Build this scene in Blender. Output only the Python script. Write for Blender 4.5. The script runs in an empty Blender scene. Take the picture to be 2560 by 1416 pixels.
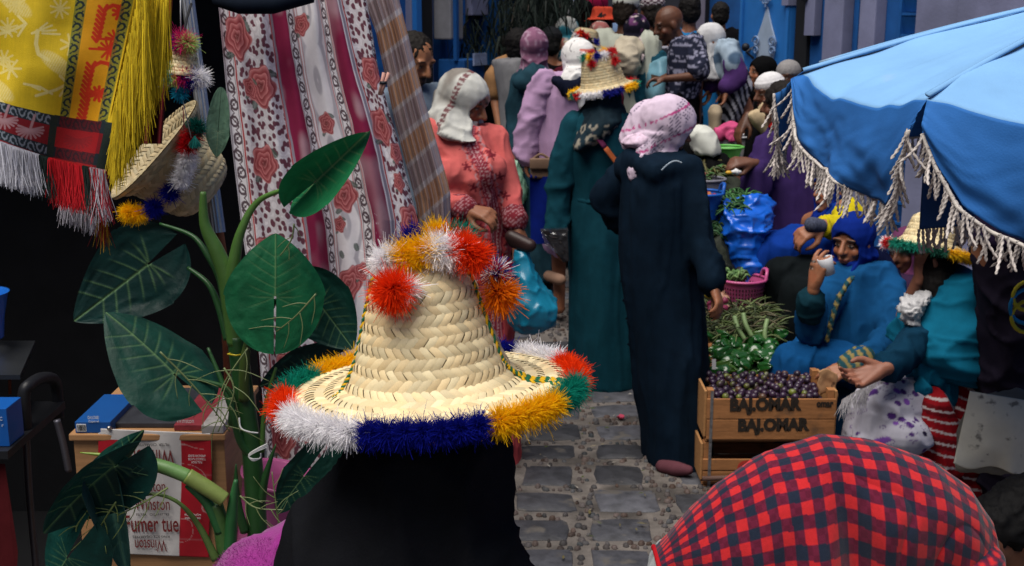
import bpy, bmesh, math, random
import numpy as np
from mathutils import Vector, Matrix, Quaternion
random.seed(7); np.random.seed(7)
V = Vector
SC = bpy.context.scene
COL = SC.collection
pi = math.pi
# ------------------------------------------------------------------ camera
CAM_Z, FPX, CX, CY = 1.9, 3000.0, 1280.0, 708.0
PITCH = math.atan(678.0 / 3000.0)
FW = V((0, math.cos(PITCH), -math.sin(PITCH))); UP = V((0, math.sin(PITCH), math.cos(PITCH)))
def P(px, py, Y):
    d = FW * FPX + V((px - CX, 0, 0)) + UP * (CY - py)
    return V((0, 0, CAM_Z)) + d * (Y / d.y)
def mpp(Y, py=700):
    d = FW * FPX + UP * (CY - py)
    return Y / d.y
def GZ(y):
    return max(0.0, y - 6.2) * 0.045
# ------------------------------------------------------------------ numpy noise
_H = np.random.RandomState(3).rand(1 << 16).astype(np.float32)
def _hash(i, j, k):
    return _H[(i * 73856093 ^ j * 19349663 ^ k * 83492791) & 0xFFFF]
def nz(p):
    p = np.asarray(p, dtype=np.float64); f = np.floor(p).astype(np.int64); t = p - f
    t = t * t * (3 - 2 * t); r = 0
    for a in (0, 1):
        for b in (0, 1):
            for c in (0, 1):
                w = (t[..., 0] if a else 1 - t[..., 0]) * (t[..., 1] if b else 1 - t[..., 1]) * (t[..., 2] if c else 1 - t[..., 2])
                r = r + w * _hash(f[..., 0] + a, f[..., 1] + b, f[..., 2] + c)
    return r * 2 - 1
def nz2(u, v, s=0.0):
    return nz(np.stack([u, v, np.zeros_like(u) + s + .5], -1))
def sm(a, b, x):
    t = np.clip((x - a) / (b - a), 0, 1); return t * t * (3 - 2 * t)
def worley(u, v, seed=0):
    iu, iv = np.floor(u).astype(np.int64), np.floor(v).astype(np.int64)
    d1 = np.full(u.shape, 9.0); d2 = np.full(u.shape, 9.0); idc = np.zeros(u.shape)
    for a in (-1, 0, 1):
        for b in (-1, 0, 1):
            cu = iu + a + _hash(iu + a, iv + b, seed + 11); cv = iv + b + _hash(iu + a, iv + b, seed + 57)
            d = np.hypot(u - cu, v - cv); n = d < d1
            d2 = np.where(n, d1, np.minimum(d2, d)); idc = np.where(n, _hash(iu + a, iv + b, seed + 91), idc); d1 = np.where(n, d, d1)
    return d1, d2, idc
def stroke(u, v, pts, w):
    d = np.full(u.shape, 9.0)
    for (a, b), (c, e) in zip(pts[:-1], pts[1:]):
        L = (c - a) ** 2 + (e - b) ** 2 + 1e-12
        t = np.clip(((u - a) * (c - a) + (v - b) * (e - b)) / L, 0, 1)
        d = np.minimum(d, np.hypot(u - a - t * (c - a), v - b - t * (e - b)))
    return 1 - sm(w * .7, w * 1.3, d)
def mixc(c, rgb, m):
    return c * (1 - m[..., None]) + np.array(rgb, dtype=np.float64) * m[..., None]
def full(u, rgb):
    return np.zeros(u.shape + (3,)) + np.array(rgb, dtype=np.float64)
# ------------------------------------------------------------------ materials
MATS = {}
def mat(name, rgb=(.5, .5, .5), rough=.8, var=.15, nscale=8.0, bump=0.0, bscale=60.0, metal=0.0, spec=.3, sheen=0.0, vc=False,
        trans=0.0, aniso=None, stain=None, weave=0.0, wscale=400.0, sss=0.0, alpha=1.0, coat=0.0, thin=False):
    if name in MATS: return MATS[name]
    m = bpy.data.materials.new(name); m.use_nodes = True; MATS[name] = m
    N = m.node_tree.nodes; Lk = m.node_tree.links; b = N['Principled BSDF']
    b.inputs['Roughness'].default_value = rough; b.inputs['Metallic'].default_value = metal
    b.inputs['Specular IOR Level'].default_value = spec
    b.inputs['Sheen Weight'].default_value = sheen; b.inputs['Transmission Weight'].default_value = trans
    b.inputs['Coat Weight'].default_value = coat; b.inputs['Alpha'].default_value = alpha
    if sss: b.inputs['Subsurface Weight'].default_value = sss; b.inputs['Subsurface Scale'].default_value = .02
    tc = N.new('ShaderNodeTexCoord')
    no = N.new('ShaderNodeTexNoise'); no.inputs['Scale'].default_value = nscale; no.inputs['Detail'].default_value = 6; no.inputs['Roughness'].default_value = .62
    if aniso:
        mp = N.new('ShaderNodeMapping'); mp.inputs['Scale'].default_value = aniso
        Lk.new(tc.outputs['Object'], mp.inputs['Vector']); Lk.new(mp.outputs[0], no.inputs['Vector'])
    else: Lk.new(tc.outputs['Object'], no.inputs['Vector'])
    mr = N.new('ShaderNodeMapRange'); mr.inputs['From Min'].default_value = .25; mr.inputs['From Max'].default_value = .75
    mr.inputs['To Min'].default_value = 1 - var; mr.inputs['To Max'].default_value = 1 + var
    Lk.new(no.outputs['Fac'], mr.inputs['Value'])
    mx = N.new('ShaderNodeVectorMath'); mx.operation = 'SCALE'
    if vc:
        at = N.new('ShaderNodeAttribute'); at.attribute_name = 'Col'; Lk.new(at.outputs['Color'], mx.inputs[0])
    else: mx.inputs[0].default_value = rgb
    Lk.new(mr.outputs[0], mx.inputs['Scale'])
    out = mx.outputs[0]
    if stain:
        sn = N.new('ShaderNodeTexNoise'); sn.inputs['Scale'].default_value = stain[1]; sn.inputs['Detail'].default_value = 8
        Lk.new(tc.outputs['Object'], sn.inputs['Vector'])
        cr = N.new('ShaderNodeMapRange'); cr.inputs['From Min'].default_value = stain[2]; cr.inputs['From Max'].default_value = stain[2] + stain[3]
        Lk.new(sn.outputs['Fac'], cr.inputs['Value'])
        mi = N.new('ShaderNodeMix'); mi.data_type = 'RGBA'; Lk.new(cr.outputs[0], mi.inputs['Factor']); Lk.new(out, mi.inputs['A']); mi.inputs['B'].default_value = (*stain[0], 1)
        out = mi.outputs['Result']
    Lk.new(out, b.inputs['Base Color'])
    if bump or weave:
        bn = N.new('ShaderNodeBump'); bn.inputs['Strength'].default_value = bump or weave; bn.inputs['Distance'].default_value = .004 if bump else .0015
        if weave:
            w = N.new('ShaderNodeTexNoise'); w.inputs['Scale'].default_value = wscale; w.inputs['Detail'].default_value = 2
            Lk.new(tc.outputs['Object'], w.inputs['Vector']); Lk.new(w.outputs['Fac'], bn.inputs['Height'])
        else:
            w = N.new('ShaderNodeTexNoise'); w.inputs['Scale'].default_value = bscale; w.inputs['Detail'].default_value = 5
            Lk.new(tc.outputs['Object'], w.inputs['Vector']); Lk.new(w.outputs['Fac'], bn.inputs['Height'])
        Lk.new(bn.outputs[0], b.inputs['Normal'])
    if thin:   # thin plastic or leaf: part of the light goes through
        tb = N.new('ShaderNodeBsdfTranslucent'); Lk.new(out, tb.inputs['Color'])
        ms = N.new('ShaderNodeMixShader'); ms.inputs[0].default_value = thin
        Lk.new(b.outputs[0], ms.inputs[1]); Lk.new(tb.outputs[0], ms.inputs[2]); Lk.new(ms.outputs[0], N['Material Output'].inputs['Surface'])
    return m
def cloth(name, rgb, **k):
    a = dict(rough=.9, var=.22, nscale=14, spec=.06, sheen=.0, weave=.5, wscale=500); a.update(k)
    return mat(name, tuple(1.02 * c ** 1.22 for c in rgb), **a)
VC = lambda: mat('printed cloth', vc=True, rough=.88, var=.12, nscale=30, spec=.12, weave=.3, wscale=500)
# ------------------------------------------------------------------ objects
ORG = {}
def thing(name, loc, label, cat, group=None, kind=None):
    o = bpy.data.objects.new(name, None); COL.objects.link(o); o.location = loc; o.empty_display_size = .05
    ORG[o] = V(loc); tag(o, label, cat, group, kind); return o
def tag(o, label=None, cat=None, group=None, kind=None):
    if label: o['label'] = label
    if cat: o['category'] = cat
    if group: o['group'] = group
    if kind: o['kind'] = kind
    return o
def obj(name, verts, faces, m, parent=None, cols=None, smooth=True, label=None, cat=None, group=None, kind=None, uvs=None):
    verts = np.asarray([tuple(v) for v in verts] if not isinstance(verts, np.ndarray) else verts, dtype=np.float64).reshape(-1, 3)
    if parent is not None: org = ORG[parent]
    else:
        lo, hi = verts.min(0), verts.max(0); org = V(((lo[0] + hi[0]) / 2, (lo[1] + hi[1]) / 2, lo[2]))
    me = bpy.data.meshes.new(name)
    vv = (verts - np.array(org)).astype(np.float32)
    if isinstance(faces, np.ndarray):
        n = len(faces); k = faces.shape[1]
        me.vertices.add(len(vv)); me.vertices.foreach_set('co', vv.ravel())
        me.loops.add(n * k); me.loops.foreach_set('vertex_index', faces.astype(np.int32).ravel())
        me.polygons.add(n); me.polygons.foreach_set('loop_start', np.arange(0, n * k, k, dtype=np.int32))
        me.update(calc_edges=True)
    else:
        me.from_pydata([tuple(map(float, v)) for v in vv], [], [tuple(int(i) for i in f) for f in faces])
    if cols is not None:
        a = me.color_attributes.new('Col', 'FLOAT_COLOR', 'POINT')
        c = np.ones((len(vv), 4), dtype=np.float32); c[:, :3] = np.asarray(cols).reshape(-1, 3); a.data.foreach_set('color', c.ravel())
    me.polygons.foreach_set('use_smooth', np.full(len(me.polygons), bool(smooth)))
    me.update()
    o = bpy.data.objects.new(name, me); COL.objects.link(o); me.materials.append(m)
    if parent is not None: o.parent = parent; ORG[o] = ORG[parent]
    else: o.location = org; ORG[o] = org
    tag(o, label, cat, group, kind); return o
class MB:
    """mesh collector"""
    def __init__(s): s.v = []; s.f = []; s.c = []; s.cur = (1, 1, 1)
    def add(s, vs, fs):
        n = len(s.v); s.v += [tuple(v) for v in vs]; s.f += [tuple(i + n for i in f) for f in fs]; s.c += [s.cur] * len(vs)
    def box(s, lo, hi, M=None, bev=0.0):
        (a, b, c), (d, e, f) = lo, hi
        if bev <= 0:
            vs = [(a, b, c), (d, b, c), (d, e, c), (a, e, c), (a, b, f), (d, b, f), (d, e, f), (a, e, f)]
            fs = [(0, 3, 2, 1), (4, 5, 6, 7), (0, 1, 5, 4), (1, 2, 6, 5), (2, 3, 7, 6), (3, 0, 4, 7)]
        else:
            bm = bmesh.new(); bmesh.ops.create_cube(bm, size=1)
            for v in bm.verts: v.co = V(((a + d) / 2 + v.co.x * (d - a), (b + e) / 2 + v.co.y * (e - b), (c + f) / 2 + v.co.z * (f - c)))
            bmesh.ops.bevel(bm, geom=bm.edges[:], offset=bev, segments=2, affect='EDGES', profile=.6)
            bm.verts.index_update(); vs = [v.co.copy() for v in bm.verts]; fs = [tuple(v.index for v in q.verts) for q in bm.faces]; bm.free()
        if M is not None: vs = [M @ V(v) for v in vs]
        s.add(vs, fs)
    def tube(s, pts, rad, n=8, caps=True, flat=1.0):
        pts = [V(p) for p in pts]
        if not hasattr(rad, '__len__'): rad = [rad] * len(pts)
        vs = []; fs = []; ref = None
        for i, p in enumerate(pts):
            t = (pts[min(i + 1, len(pts) - 1)] - pts[max(i - 1, 0)]).normalized()
            if ref is None: ref = t.orthogonal().normalized()
            ref = (ref - t * ref.dot(t)); ref = ref.normalized() if ref.length > 1e-6 else t.orthogonal().normalized()
            bb = t.cross(ref)
            for k in range(n):
                a = 2 * pi * k / n; vs.append(p + (ref * math.cos(a) + bb * math.sin(a) * flat) * rad[i])
        for i in range(len(pts) - 1):
            for k in range(n):
                k2 = (k + 1) % n; fs.append((i * n + k, i * n + k2, (i + 1) * n + k2, (i + 1) * n + k))
        if caps: fs.append(tuple(range(n))[::-1]); fs.append(tuple(range((len(pts) - 1) * n, len(pts) * n)))
        s.add(vs, fs)
    def lathe(s, prof, M=None, n=32, caps=True, fn=None):
        vs = []; fs = []
        for (r, z) in prof:
            for k in range(n):
                a = 2 * pi * k / n; v = V((r * math.cos(a), r * math.sin(a), z))
                if fn: v = V(fn(v, a))
                vs.append(M @ v if M is not None else v)
        for i in range(len(prof) - 1):
            for k in range(n):
                k2 = (k + 1) % n; fs.append((i * n + k, i * n + k2, (i + 1) * n + k2, (i + 1) * n + k))
        if caps: fs.append(tuple(range(n))[::-1]); fs.append(tuple(range((len(prof) - 1) * n, len(prof) * n)))
        s.add(vs, fs)
    def ell(s, c, r, R=None, n=14, m=9):
        c = V(c); r = (r, r, r) if not hasattr(r, '__len__') else r; vs = []; fs = []
        for i in range(1, m):
            th = pi * i / m
            for k in range(n):
                a = 2 * pi * k / n; v = V((r[0] * math.sin(th) * math.cos(a), r[1] * math.sin(th) * math.sin(a), r[2] * math.cos(th)))
                vs.append(c + (R @ v if R is not None else v))
        vs.append(c + (R @ V((0, 0, r[2])) if R is not None else V((0, 0, r[2])))); vs.append(c - (R @ V((0, 0, r[2])) if R is not None else V((0, 0, r[2]))))
        T, B = len(vs) - 2, len(vs) - 1
        for i in range(m - 2):
            for k in range(n):
                k2 = (k + 1) % n; fs.append((i * n + k, (i + 1) * n + k, (i + 1) * n + k2, i * n + k2))
        for k in range(n):
            k2 = (k + 1) % n; fs.append((T, k, k2)); fs.append((B, (m - 2) * n + k2, (m - 2) * n + k))
        s.add(vs, fs)
    def build(s, name, m, parent=None, smooth=True, vc=False, **k):
        return obj(name, s.v, s.f, m, parent, cols=s.c if vc else None, smooth=smooth, **k)
def curve_pts(pts, n=8):
    """Catmull-Rom through 3-D points"""
    pts = [V(p) for p in pts]; out = []
    for i in range(len(pts) - 1):
        p0, p1, p2, p3 = pts[max(i - 1, 0)], pts[i], pts[i + 1], pts[min(i + 2, len(pts) - 1)]
        for k in range(n):
            t = k / n
            out.append(.5 * ((2 * p1) + (p2 - p0) * t + (2 * p0 - 5 * p1 + 4 * p2 - p3) * t * t + (3 * p1 - p0 - 3 * p2 + p3) * t ** 3))
    out.append(pts[-1]); return out
def lerp_list(vals, n):
    x = np.linspace(0, len(vals) - 1, n); return list(np.interp(x, range(len(vals)), vals))
def sheet(name, fn, nu, nv, m, parent=None, colfn=None, smooth=True, solid=0.0, **k):
    u, v = np.meshgrid(np.linspace(0, 1, nu), np.linspace(0, 1, nv))
    p = fn(u, v).reshape(-1, 3)
    i = np.arange(nu * nv).reshape(nv, nu)
    f = np.stack([i[:-1, :-1], i[:-1, 1:], i[1:, 1:], i[1:, :-1]], -1).reshape(-1, 4)
    c = colfn(u, v).reshape(-1, 3) if colfn else None
    o = obj(name, p, f, m, parent, cols=c, smooth=smooth, **k)
    if solid:
        md = o.modifiers.new('thickness', 'SOLIDIFY'); md.thickness = solid; md.offset = 0
    return o
def bez(u, xs):
    return np.interp(u, np.linspace(0, 1, len(xs)), xs)
def text_mesh(s, size, name, m, M, parent, extrude=.0004, sx=1.0, bold=0.0):
    cu = bpy.data.curves.new('t', 'FONT'); cu.body = s; cu.size = size; cu.align_x = 'CENTER'; cu.align_y = 'CENTER'; cu.extrude = extrude; cu.offset = bold; cu.resolution_u = 3
    o = bpy.data.objects.new('t', cu); COL.objects.link(o)
    me = bpy.data.meshes.new_from_object(o.evaluated_get(bpy.context.evaluated_depsgraph_get()))
    bpy.data.objects.remove(o); bpy.data.curves.remove(cu)
    vs = [M @ V((v.co.x * sx, v.co.y, v.co.z)) for v in me.vertices]; fs = [tuple(p.vertices) for p in me.polygons]; bpy.data.meshes.remove(me)
    return obj(name, vs, fs, m, parent, smooth=False)
# ------------------------------------------------------------------ blobs: primitives fused into one continuous surface
class Blob(MB):
    def cap(s, pts, rad):
        pts = [V(p) for p in pts]
        if not hasattr(rad, '__len__'): rad = [rad] * len(pts)
        for p, r in zip(pts, rad): s.ell(p, r, n=12, m=8)
        for i in range(len(pts) - 1):
            if (pts[i + 1] - pts[i]).length > 1e-4: s.tube([pts[i], pts[i + 1]], [rad[i], rad[i + 1]], n=14)
    def rings(s, rg, n=28):
        """(centre, rx, ry, yaw[, up-vector])"""
        vs = []; fs = []
        for r in rg:
            c, rx, ry, yaw = r[:4]; R = Matrix.Rotation(yaw, 3, 'Z')
            if len(r) > 4 and r[4] is not None: R = V((0, 0, 1)).rotation_difference(V(r[4])).to_matrix() @ R
            for k in range(n):
                a = 2 * pi * k / n; vs.append(V(c) + R @ V((rx * math.cos(a), ry * math.sin(a), 0)))
        for i in range(len(rg) - 1):
            for k in range(n):
                k2 = (k + 1) % n; fs.append((i * n + k, i * n + k2, (i + 1) * n + k2, (i + 1) * n + k))
        fs.append(tuple(range(n))[::-1]); fs.append(tuple(range((len(rg) - 1) * n, len(rg) * n)))
        s.add(vs, fs)
    def fuse(s, voxel, smooth=4):
        me = bpy.data.meshes.new('t'); me.from_pydata(s.v, [], s.f)
        bm = bmesh.new(); bm.from_mesh(me); bmesh.ops.recalc_face_normals(bm, faces=bm.faces[:]); bm.to_mesh(me); bm.free()
        o = bpy.data.objects.new('t', me); COL.objects.link(o)
        r = o.modifiers.new('r', 'REMESH'); r.mode = 'VOXEL'; r.voxel_size = voxel
        if smooth:
            q = o.modifiers.new('s', 'SMOOTH'); q.factor = .5; q.iterations = smooth
        e = o.evaluated_get(bpy.context.evaluated_depsgraph_get()); m2 = bpy.data.meshes.new_from_object(e)
        n = len(m2.vertices); p = np.zeros(n * 3, np.float32); m2.vertices.foreach_get('co', p)
        nn = np.zeros(n * 3, np.float32); m2.vertices.foreach_get('normal', nn)
        fs = np.zeros(len(m2.loops), np.int32); m2.loops.foreach_get('vertex_index', fs)
        ok = len(fs) == 4 * len(m2.polygons)
        faces = fs.reshape(-1, 4) if ok else [tuple(x.vertices) for x in m2.polygons]
        bpy.data.objects.remove(o); bpy.data.meshes.remove(me); bpy.data.meshes.remove(m2)
        return p.reshape(-1, 3).astype(np.float64), nn.reshape(-1, 3).astype(np.float64), faces
    def make(s, name, m, parent=None, voxel=.012, smooth=4, folds=(), warp=None, colfn=None, seed=0.0, fmask=None, **k):
        p, n, f = s.fuse(voxel, smooth)
        d = np.zeros(len(p)); msk = fmask(p) if fmask is not None else 1.0
        for amp, fr in folds:
            q = p * np.array(fr) + seed * 3.7
            q = q + .6 * np.stack([nz(q * .5 + 9), nz(q * .5 + 19), nz(q * .5 + 29)], -1)
            w = np.clip(1 - 2.2 * np.abs(nz(q)), 0, 1); d += amp * (1.9 * w * w - .5)
        p2 = p + n * (d * msk)[:, None]
        if warp is not None: p2 = warp(p2, n)
        c = colfn(p, n) if colfn is not None else None
        if c is not None: c = np.clip(c, 0, 1) ** 1.15
        return obj(name, p2, f, m, parent, cols=c, **k)
# ------------------------------------------------------------------ people
SKIN = dict(mid=(.30, .135, .075), light=(.42, .21, .13), dark=(.14, .062, .036), tan=(.36, .17, .09))
def skin_mat(): return mat('skin', vc=True, rough=.5, var=.12, nscale=40, spec=.35, sss=.06, bump=.05, bscale=150)
def headM(c, yaw=0, pitch=0, roll=0, s=1.0):
    """head frame: faces -y when yaw = 0 (towards the camera); yaw turns it counter-clockwise from above, pitch > 0 looks down"""
    return Matrix.Translation(V(c)) @ Matrix.Rotation(yaw, 4, 'Z') @ Matrix.Rotation(pitch, 4, 'X') @ Matrix.Rotation(roll, 4, 'Y') @ Matrix.Scale(s, 4)
class T(Blob):
    """blob whose primitives are given in the frame M"""
    def __init__(s, M=None): super().__init__(); s.M = M
    def add(s, vs, fs):
        if s.M is not None: vs = [s.M @ V(v) for v in vs]
        super().add(vs, fs)
def head_prims(b, M, nose=1.0):
    o = b.M; b.M = M
    b.ell((0, .012, .03), (.073, .092, .085)); b.ell((0, -.018, -.03), (.058, .066, .084)); b.ell((0, -.058, -.098), (.026, .022, .02))
    b.ell((0, -.02, -.075), (.05, .055, .04))
    b.cap([(0, -.08, .018), (0, -.1 - .006 * nose, -.022)], [.009, .0125 * nose]); b.ell((.012, -.09, -.026), .009); b.ell((-.012, -.09, -.026), .009)
    for q in (-1, 1):
        b.ell((q * .03, -.072, .03), (.027, .014, .008)); b.ell((q * .038, -.055, -.028), (.022, .02, .022)); b.ell((q * .073, .008, -.01), (.01, .02, .03))
        b.ell((q * .031, -.07, .006), (.015, .01, .01))
    b.ell((0, -.08, -.058), (.024, .012, .007)); b.ell((0, -.078, -.069), (.02, .012, .007))
    b.M = o
def hand_prims(b, wrist, d, nrm, curl=.5, side=1, s=1.0, spread=.06, thumb=.6):
    """wrist, direction of the fingers, normal of the BACK of the hand; side = +1 / -1 puts the thumb left or right"""
    d = V(d).normalized(); nrm = V(nrm); nrm = (nrm - d * nrm.dot(d)).normalized(); l = nrm.cross(d) * side
    W = V(wrist)
    def q(x, y, z): return W + (d * x + l * y + nrm * z) * s
    b.cap([q(-.02, 0, 0), q(.03, .012, 0), q(.08, .027, 0)], [.024 * s, .02 * s, .0125 * s]); b.cap([q(.0, 0, 0), q(.03, -.012, 0), q(.078, -.026, -.002)], [.024 * s, .02 * s, .0115 * s])
    b.cap([q(.03, 0, 0), q(.083, .01, 0)], [.019 * s, .0125 * s]); b.cap([q(.03, 0, 0), q(.083, -.009, 0)], [.019 * s, .0125 * s])
    for i, (y, L) in enumerate(((.03, .07), (.01, .079), (-.01, .073), (-.029, .056))):
        a = curl * (.75 + .12 * i); x, z = .085 - .003 * abs(i - 1), 0; sp = (1.5 - i) * spread; pts = [q(x, y, z)]; yy = y
        for fr in (.45, .32, .25):
            x += L * fr * math.cos(a); z -= L * fr * math.sin(a); yy += L * fr * math.sin(sp); pts.append(q(x, yy, z)); a += curl * (.9 + .1 * i)
        b.cap(pts, [.0092 * s, .0085 * s, .0078 * s, .0065 * s])
    b.cap([q(.012, .02, -.006), q(.045, .048, -.016 - .02 * thumb), q(.068, .056 - .015 * thumb, -.022 - .03 * thumb), q(.088, .054 - .028 * thumb, -.026 - .04 * thumb)], [.016 * s, .0115 * s, .01 * s, .0075 * s])
def body_colors(HM, skin, brow=True, stub=0.0, shade=None):
    inv = np.array(HM.inverted()); sk = np.array(SKIN[skin] if isinstance(skin, str) else skin)
    def fn(p, n):
        q = np.c_[p, np.ones(len(p))] @ inv.T; x, y, z = q[:, 0], q[:, 1], q[:, 2]
        c = np.zeros((len(p), 3)) + sk; fr = (y < -.035) & (np.abs(z) < .14); ax = np.abs(x)
        def e(cx, cz, rx, rz): return np.where(fr, 1 - sm(.6, 1.25, np.hypot((ax - cx) / rx, (z - cz) / rz)), 0)
        c = mixc(c, sk * np.array([1.2, .95, .9]), .5 * e(.04, -.03, .025, .025))
        c = mixc(c, sk * .55, .6 * e(.031, .008, .02, .012))
        c = mixc(c, (.5, .45, .4), .8 * e(.031, .005, .0115, .0035)); c = mixc(c, (.012, .008, .006), e(.030, .005, .0055, .0055)); c = mixc(c, (.012, .008, .006), .8 * e(.031, .0115, .015, .003))
        if brow: c = mixc(c, (.012, .008, .006), .9 * e(.033, .031, .02, .005))
        c = mixc(c, (.24, .07, .06), .85 * e(0, -.063, .022, .0085)); c = mixc(c, (.06, .02, .018), .8 * e(0, -.0635, .022, .0022))
        if stub: c = mixc(c, (.02, .015, .012), stub * np.where((y < .02) & (z < -.035) & (z > -.13), sm(-.035, -.06, z), 0)); c = mixc(c, (.01, .008, .006), stub * e(0, -.046, .028, .009))
        return c
    return fn
def person(label, J, HM, skin='mid', voxel=.009, hands=(), nose=1.0, stub=0.0, feet=True, group=None, legs=True):
    b = T(); head_prims(b, HM, nose)
    hc = HM @ V((0, .02, -.06)); nk = J['neck']; ch = J['chest']; pv = J['pelvis']
    b.cap([hc, nk], [.05, .055]); b.cap([nk, ch], [.06, .10]); b.cap([ch, pv], [.105, .11])
    for q in ('L', 'R'):
        b.cap([nk.lerp(J['sh' + q], .5), J['sh' + q], J['el' + q], J['wr' + q]], [.05, .045, .036, .024])
        if legs:
            b.cap([pv, J['hip' + q], J['kn' + q], J['an' + q]], [.09, .075, .05, .032])
            if feet: b.cap([J['an' + q], J['toe' + q]], [.034, .026])
    for (q, d, n, curl, side, kw) in hands: hand_prims(b, J['wr' + q], d, n, curl, side, **kw)
    o = b.make('person', skin_mat(), None, voxel=voxel, smooth=2, colfn=body_colors(HM, skin, stub=stub), label=label, cat='person', group=group)
    return o
def stand(px, Y, H=1.62, yaw=0.0, lean=0.0, headpitch=0.0, headyaw=None, arms=None, wide=1.0, gz=None, head_s=1.0):
    """joints of a standing figure whose body axis passes through photo column px at depth Y"""
    s = H / 1.66; x = P(px, 500, Y).x; base = V((x, Y, GZ(Y) if gz is None else gz)); R = Matrix.Rotation(yaw, 3, 'Z')
    def L(v):
        v = V(v)
        if v.z > .95 and lean:
            r = Matrix.Rotation(lean, 3, 'X'); v = V((0, 0, .95)) + r @ (v - V((0, 0, .95)))
        return base + R @ (v * s)
    J = dict(pelvis=L((0, 0, .92)), chest=L((0, .01, 1.24)), neck=L((0, .015, 1.4)), headc=L((0, -.01, 1.535)))
    for q, g in (('L', -1), ('R', 1)):
        J['sh' + q] = L((g * .16 * wide, .01, 1.34)); J['el' + q] = L((g * .215 * wide, .03, 1.07)); J['wr' + q] = L((g * .215 * wide, -.04, .83))
        J['hip' + q] = L((g * .09, 0, .88)); J['kn' + q] = L((g * .1, -.01, .48)); J['an' + q] = L((g * .1, .02, .08)); J['toe' + q] = L((g * .11, -.13, .03))
    for k, v in (arms or {}).items(): J[k] = L(v) if isinstance(v, tuple) else V(v)
    J['L'] = L; J['yaw'] = yaw; J['s'] = s; J['R'] = R; J['base'] = base; J['lean'] = lean
    HM = headM(J['headc'], headyaw if headyaw is not None else yaw, headpitch, 0, s * head_s)
    return J, HM
def robe_prims(b, J, wide=1.0, deep=1.0, sleeve=(.085, .072, .07), hem=.05, hemr=(.24, .2), belly=1.0, wrist=.88, hood=False, legs=True, waist=1.0):
    L, s, yw = J['L'], J['s'], J['yaw']
    rg = []
    prof = [(1.395, .075, .07), (1.37, .13, .085), (1.335, .178, .1), (1.27, .19, .122), (1.18, .182 * waist, .132 * belly), (1.08, .175 * waist, .132 * belly), (.98, .188, .14 * belly), (.88, .205, .152), (.75, .205, .15), (.55, .2, .145), (.3, .215, .16), (hem, *hemr)]
    for z, rx, ry in prof:
        if z < .8 and not legs: continue
        rg.append((L((0, .012, z)), rx * s * wide, ry * s * deep, yw))
    b.rings(rg)
    for q in ('L', 'R'):
        sh, el, wr = J['sh' + q], J['el' + q], J['wr' + q]; w = el.lerp(wr, wrist)
        b.cap([sh.lerp(J['neck'], .35), sh, sh.lerp(el, .5), el, w], [sleeve[0] * s * .8, sleeve[0] * s, (sleeve[0] + sleeve[1]) * .5 * s, sleeve[1] * s, sleeve[2] * s])
    if hood: b.ell(L((0, .11, 1.38)), (.15 * s, .085 * s, .1 * s), J['R']); b.rings([(L((0, .03, 1.37)), .14 * s, .12 * s, yw), (L((0, .03, 1.43)), .1 * s, .09 * s, yw)])
def hijab(parent, HM, m, colfn=None, drape=.2, spread=.15, bib=0.0, name='headscarf', face=True, voxel=.008, seed=1.0, back=0.09, folds=None, face_w=.06, face_h=.09, vol=1.0, tail=None, rows=None):
    b = T(HM)
    b.ell((0, .018, .032), (.09 * vol, .112 * vol, .098 * vol)); b.ell((0, .002, -.03), (.08 * vol, .096 * vol, .1))
    U = HM.inverted().to_3x3() @ V((0, 0, 1)); U.normalize(); c0 = V((0, .01, -.06))
    b.M = None; k = HM.to_scale()[0]; yw = HM.to_euler().z; C = HM @ c0; Z = V((0, 0, 1))
    b.rings([(C + Z * .04 * k, .084 * k * vol, .095 * k * vol, yw), (C - Z * .03 * k, .083 * k, .092 * k, yw), (C - Z * .07 * k, .094 * k, .105 * k, yw), (C - Z * (drape * .6) * k, max(.105, spread * .82) * k, .125 * k, yw), (C - Z * drape * k, spread * k, .13 * k, yw)])
    if bib:
        f = Matrix.Rotation(yw, 3, 'Z') @ V((0, -1, 0)); b.cap([C + f * .06 * k - Z * .06 * k, C + f * .11 * k - Z * (.1 + bib) * k], [.07 * k, .05 * k])
    if back:
        f = Matrix.Rotation(yw, 3, 'Z') @ V((0, 1, 0)); b.rings([(C + f * .05 * k + Z * .02 * k, .09 * k, .06 * k, yw), (C + f * .12 * k - Z * .12 * k, .12 * k, .045 * k, yw), (C + f * .135 * k - Z * (.12 + back) * k, .07 * k, .02 * k, yw)])
    if tail: b.cap(tail[0], tail[1])
    if rows: prg(b, rows[0], rows[1])
    inv = np.array(HM.inverted()); M3 = np.array(HM.to_3x3())
    def warp(p, n):
        if not face: return p
        q = np.c_[p, np.ones(len(p))] @ inv.T; r = np.hypot(q[:, 0] / face_w, (q[:, 2] + .032) / face_h)
        k = (1 - sm(.82, 1.12, r)) * (q[:, 1] < -.01)
        return p + (k * .05)[:, None] * (M3 @ np.array([0, 1, 0]))
    cf = None
    if colfn is not None:
        def cf(p, n): return colfn((np.c_[p, np.ones(len(p))] @ inv.T)[:, :3])
    return b.make(name, m, parent, voxel=voxel, smooth=3, folds=folds or [(.007, (11, 11, 8)), (.0035, (24, 24, 16))], fmask=lambda p: .35 + .9 * sm(.03, -.09, ((np.c_[p, np.ones(len(p))] @ inv.T)[:, 2])), warp=warp, colfn=cf, seed=seed)
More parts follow.
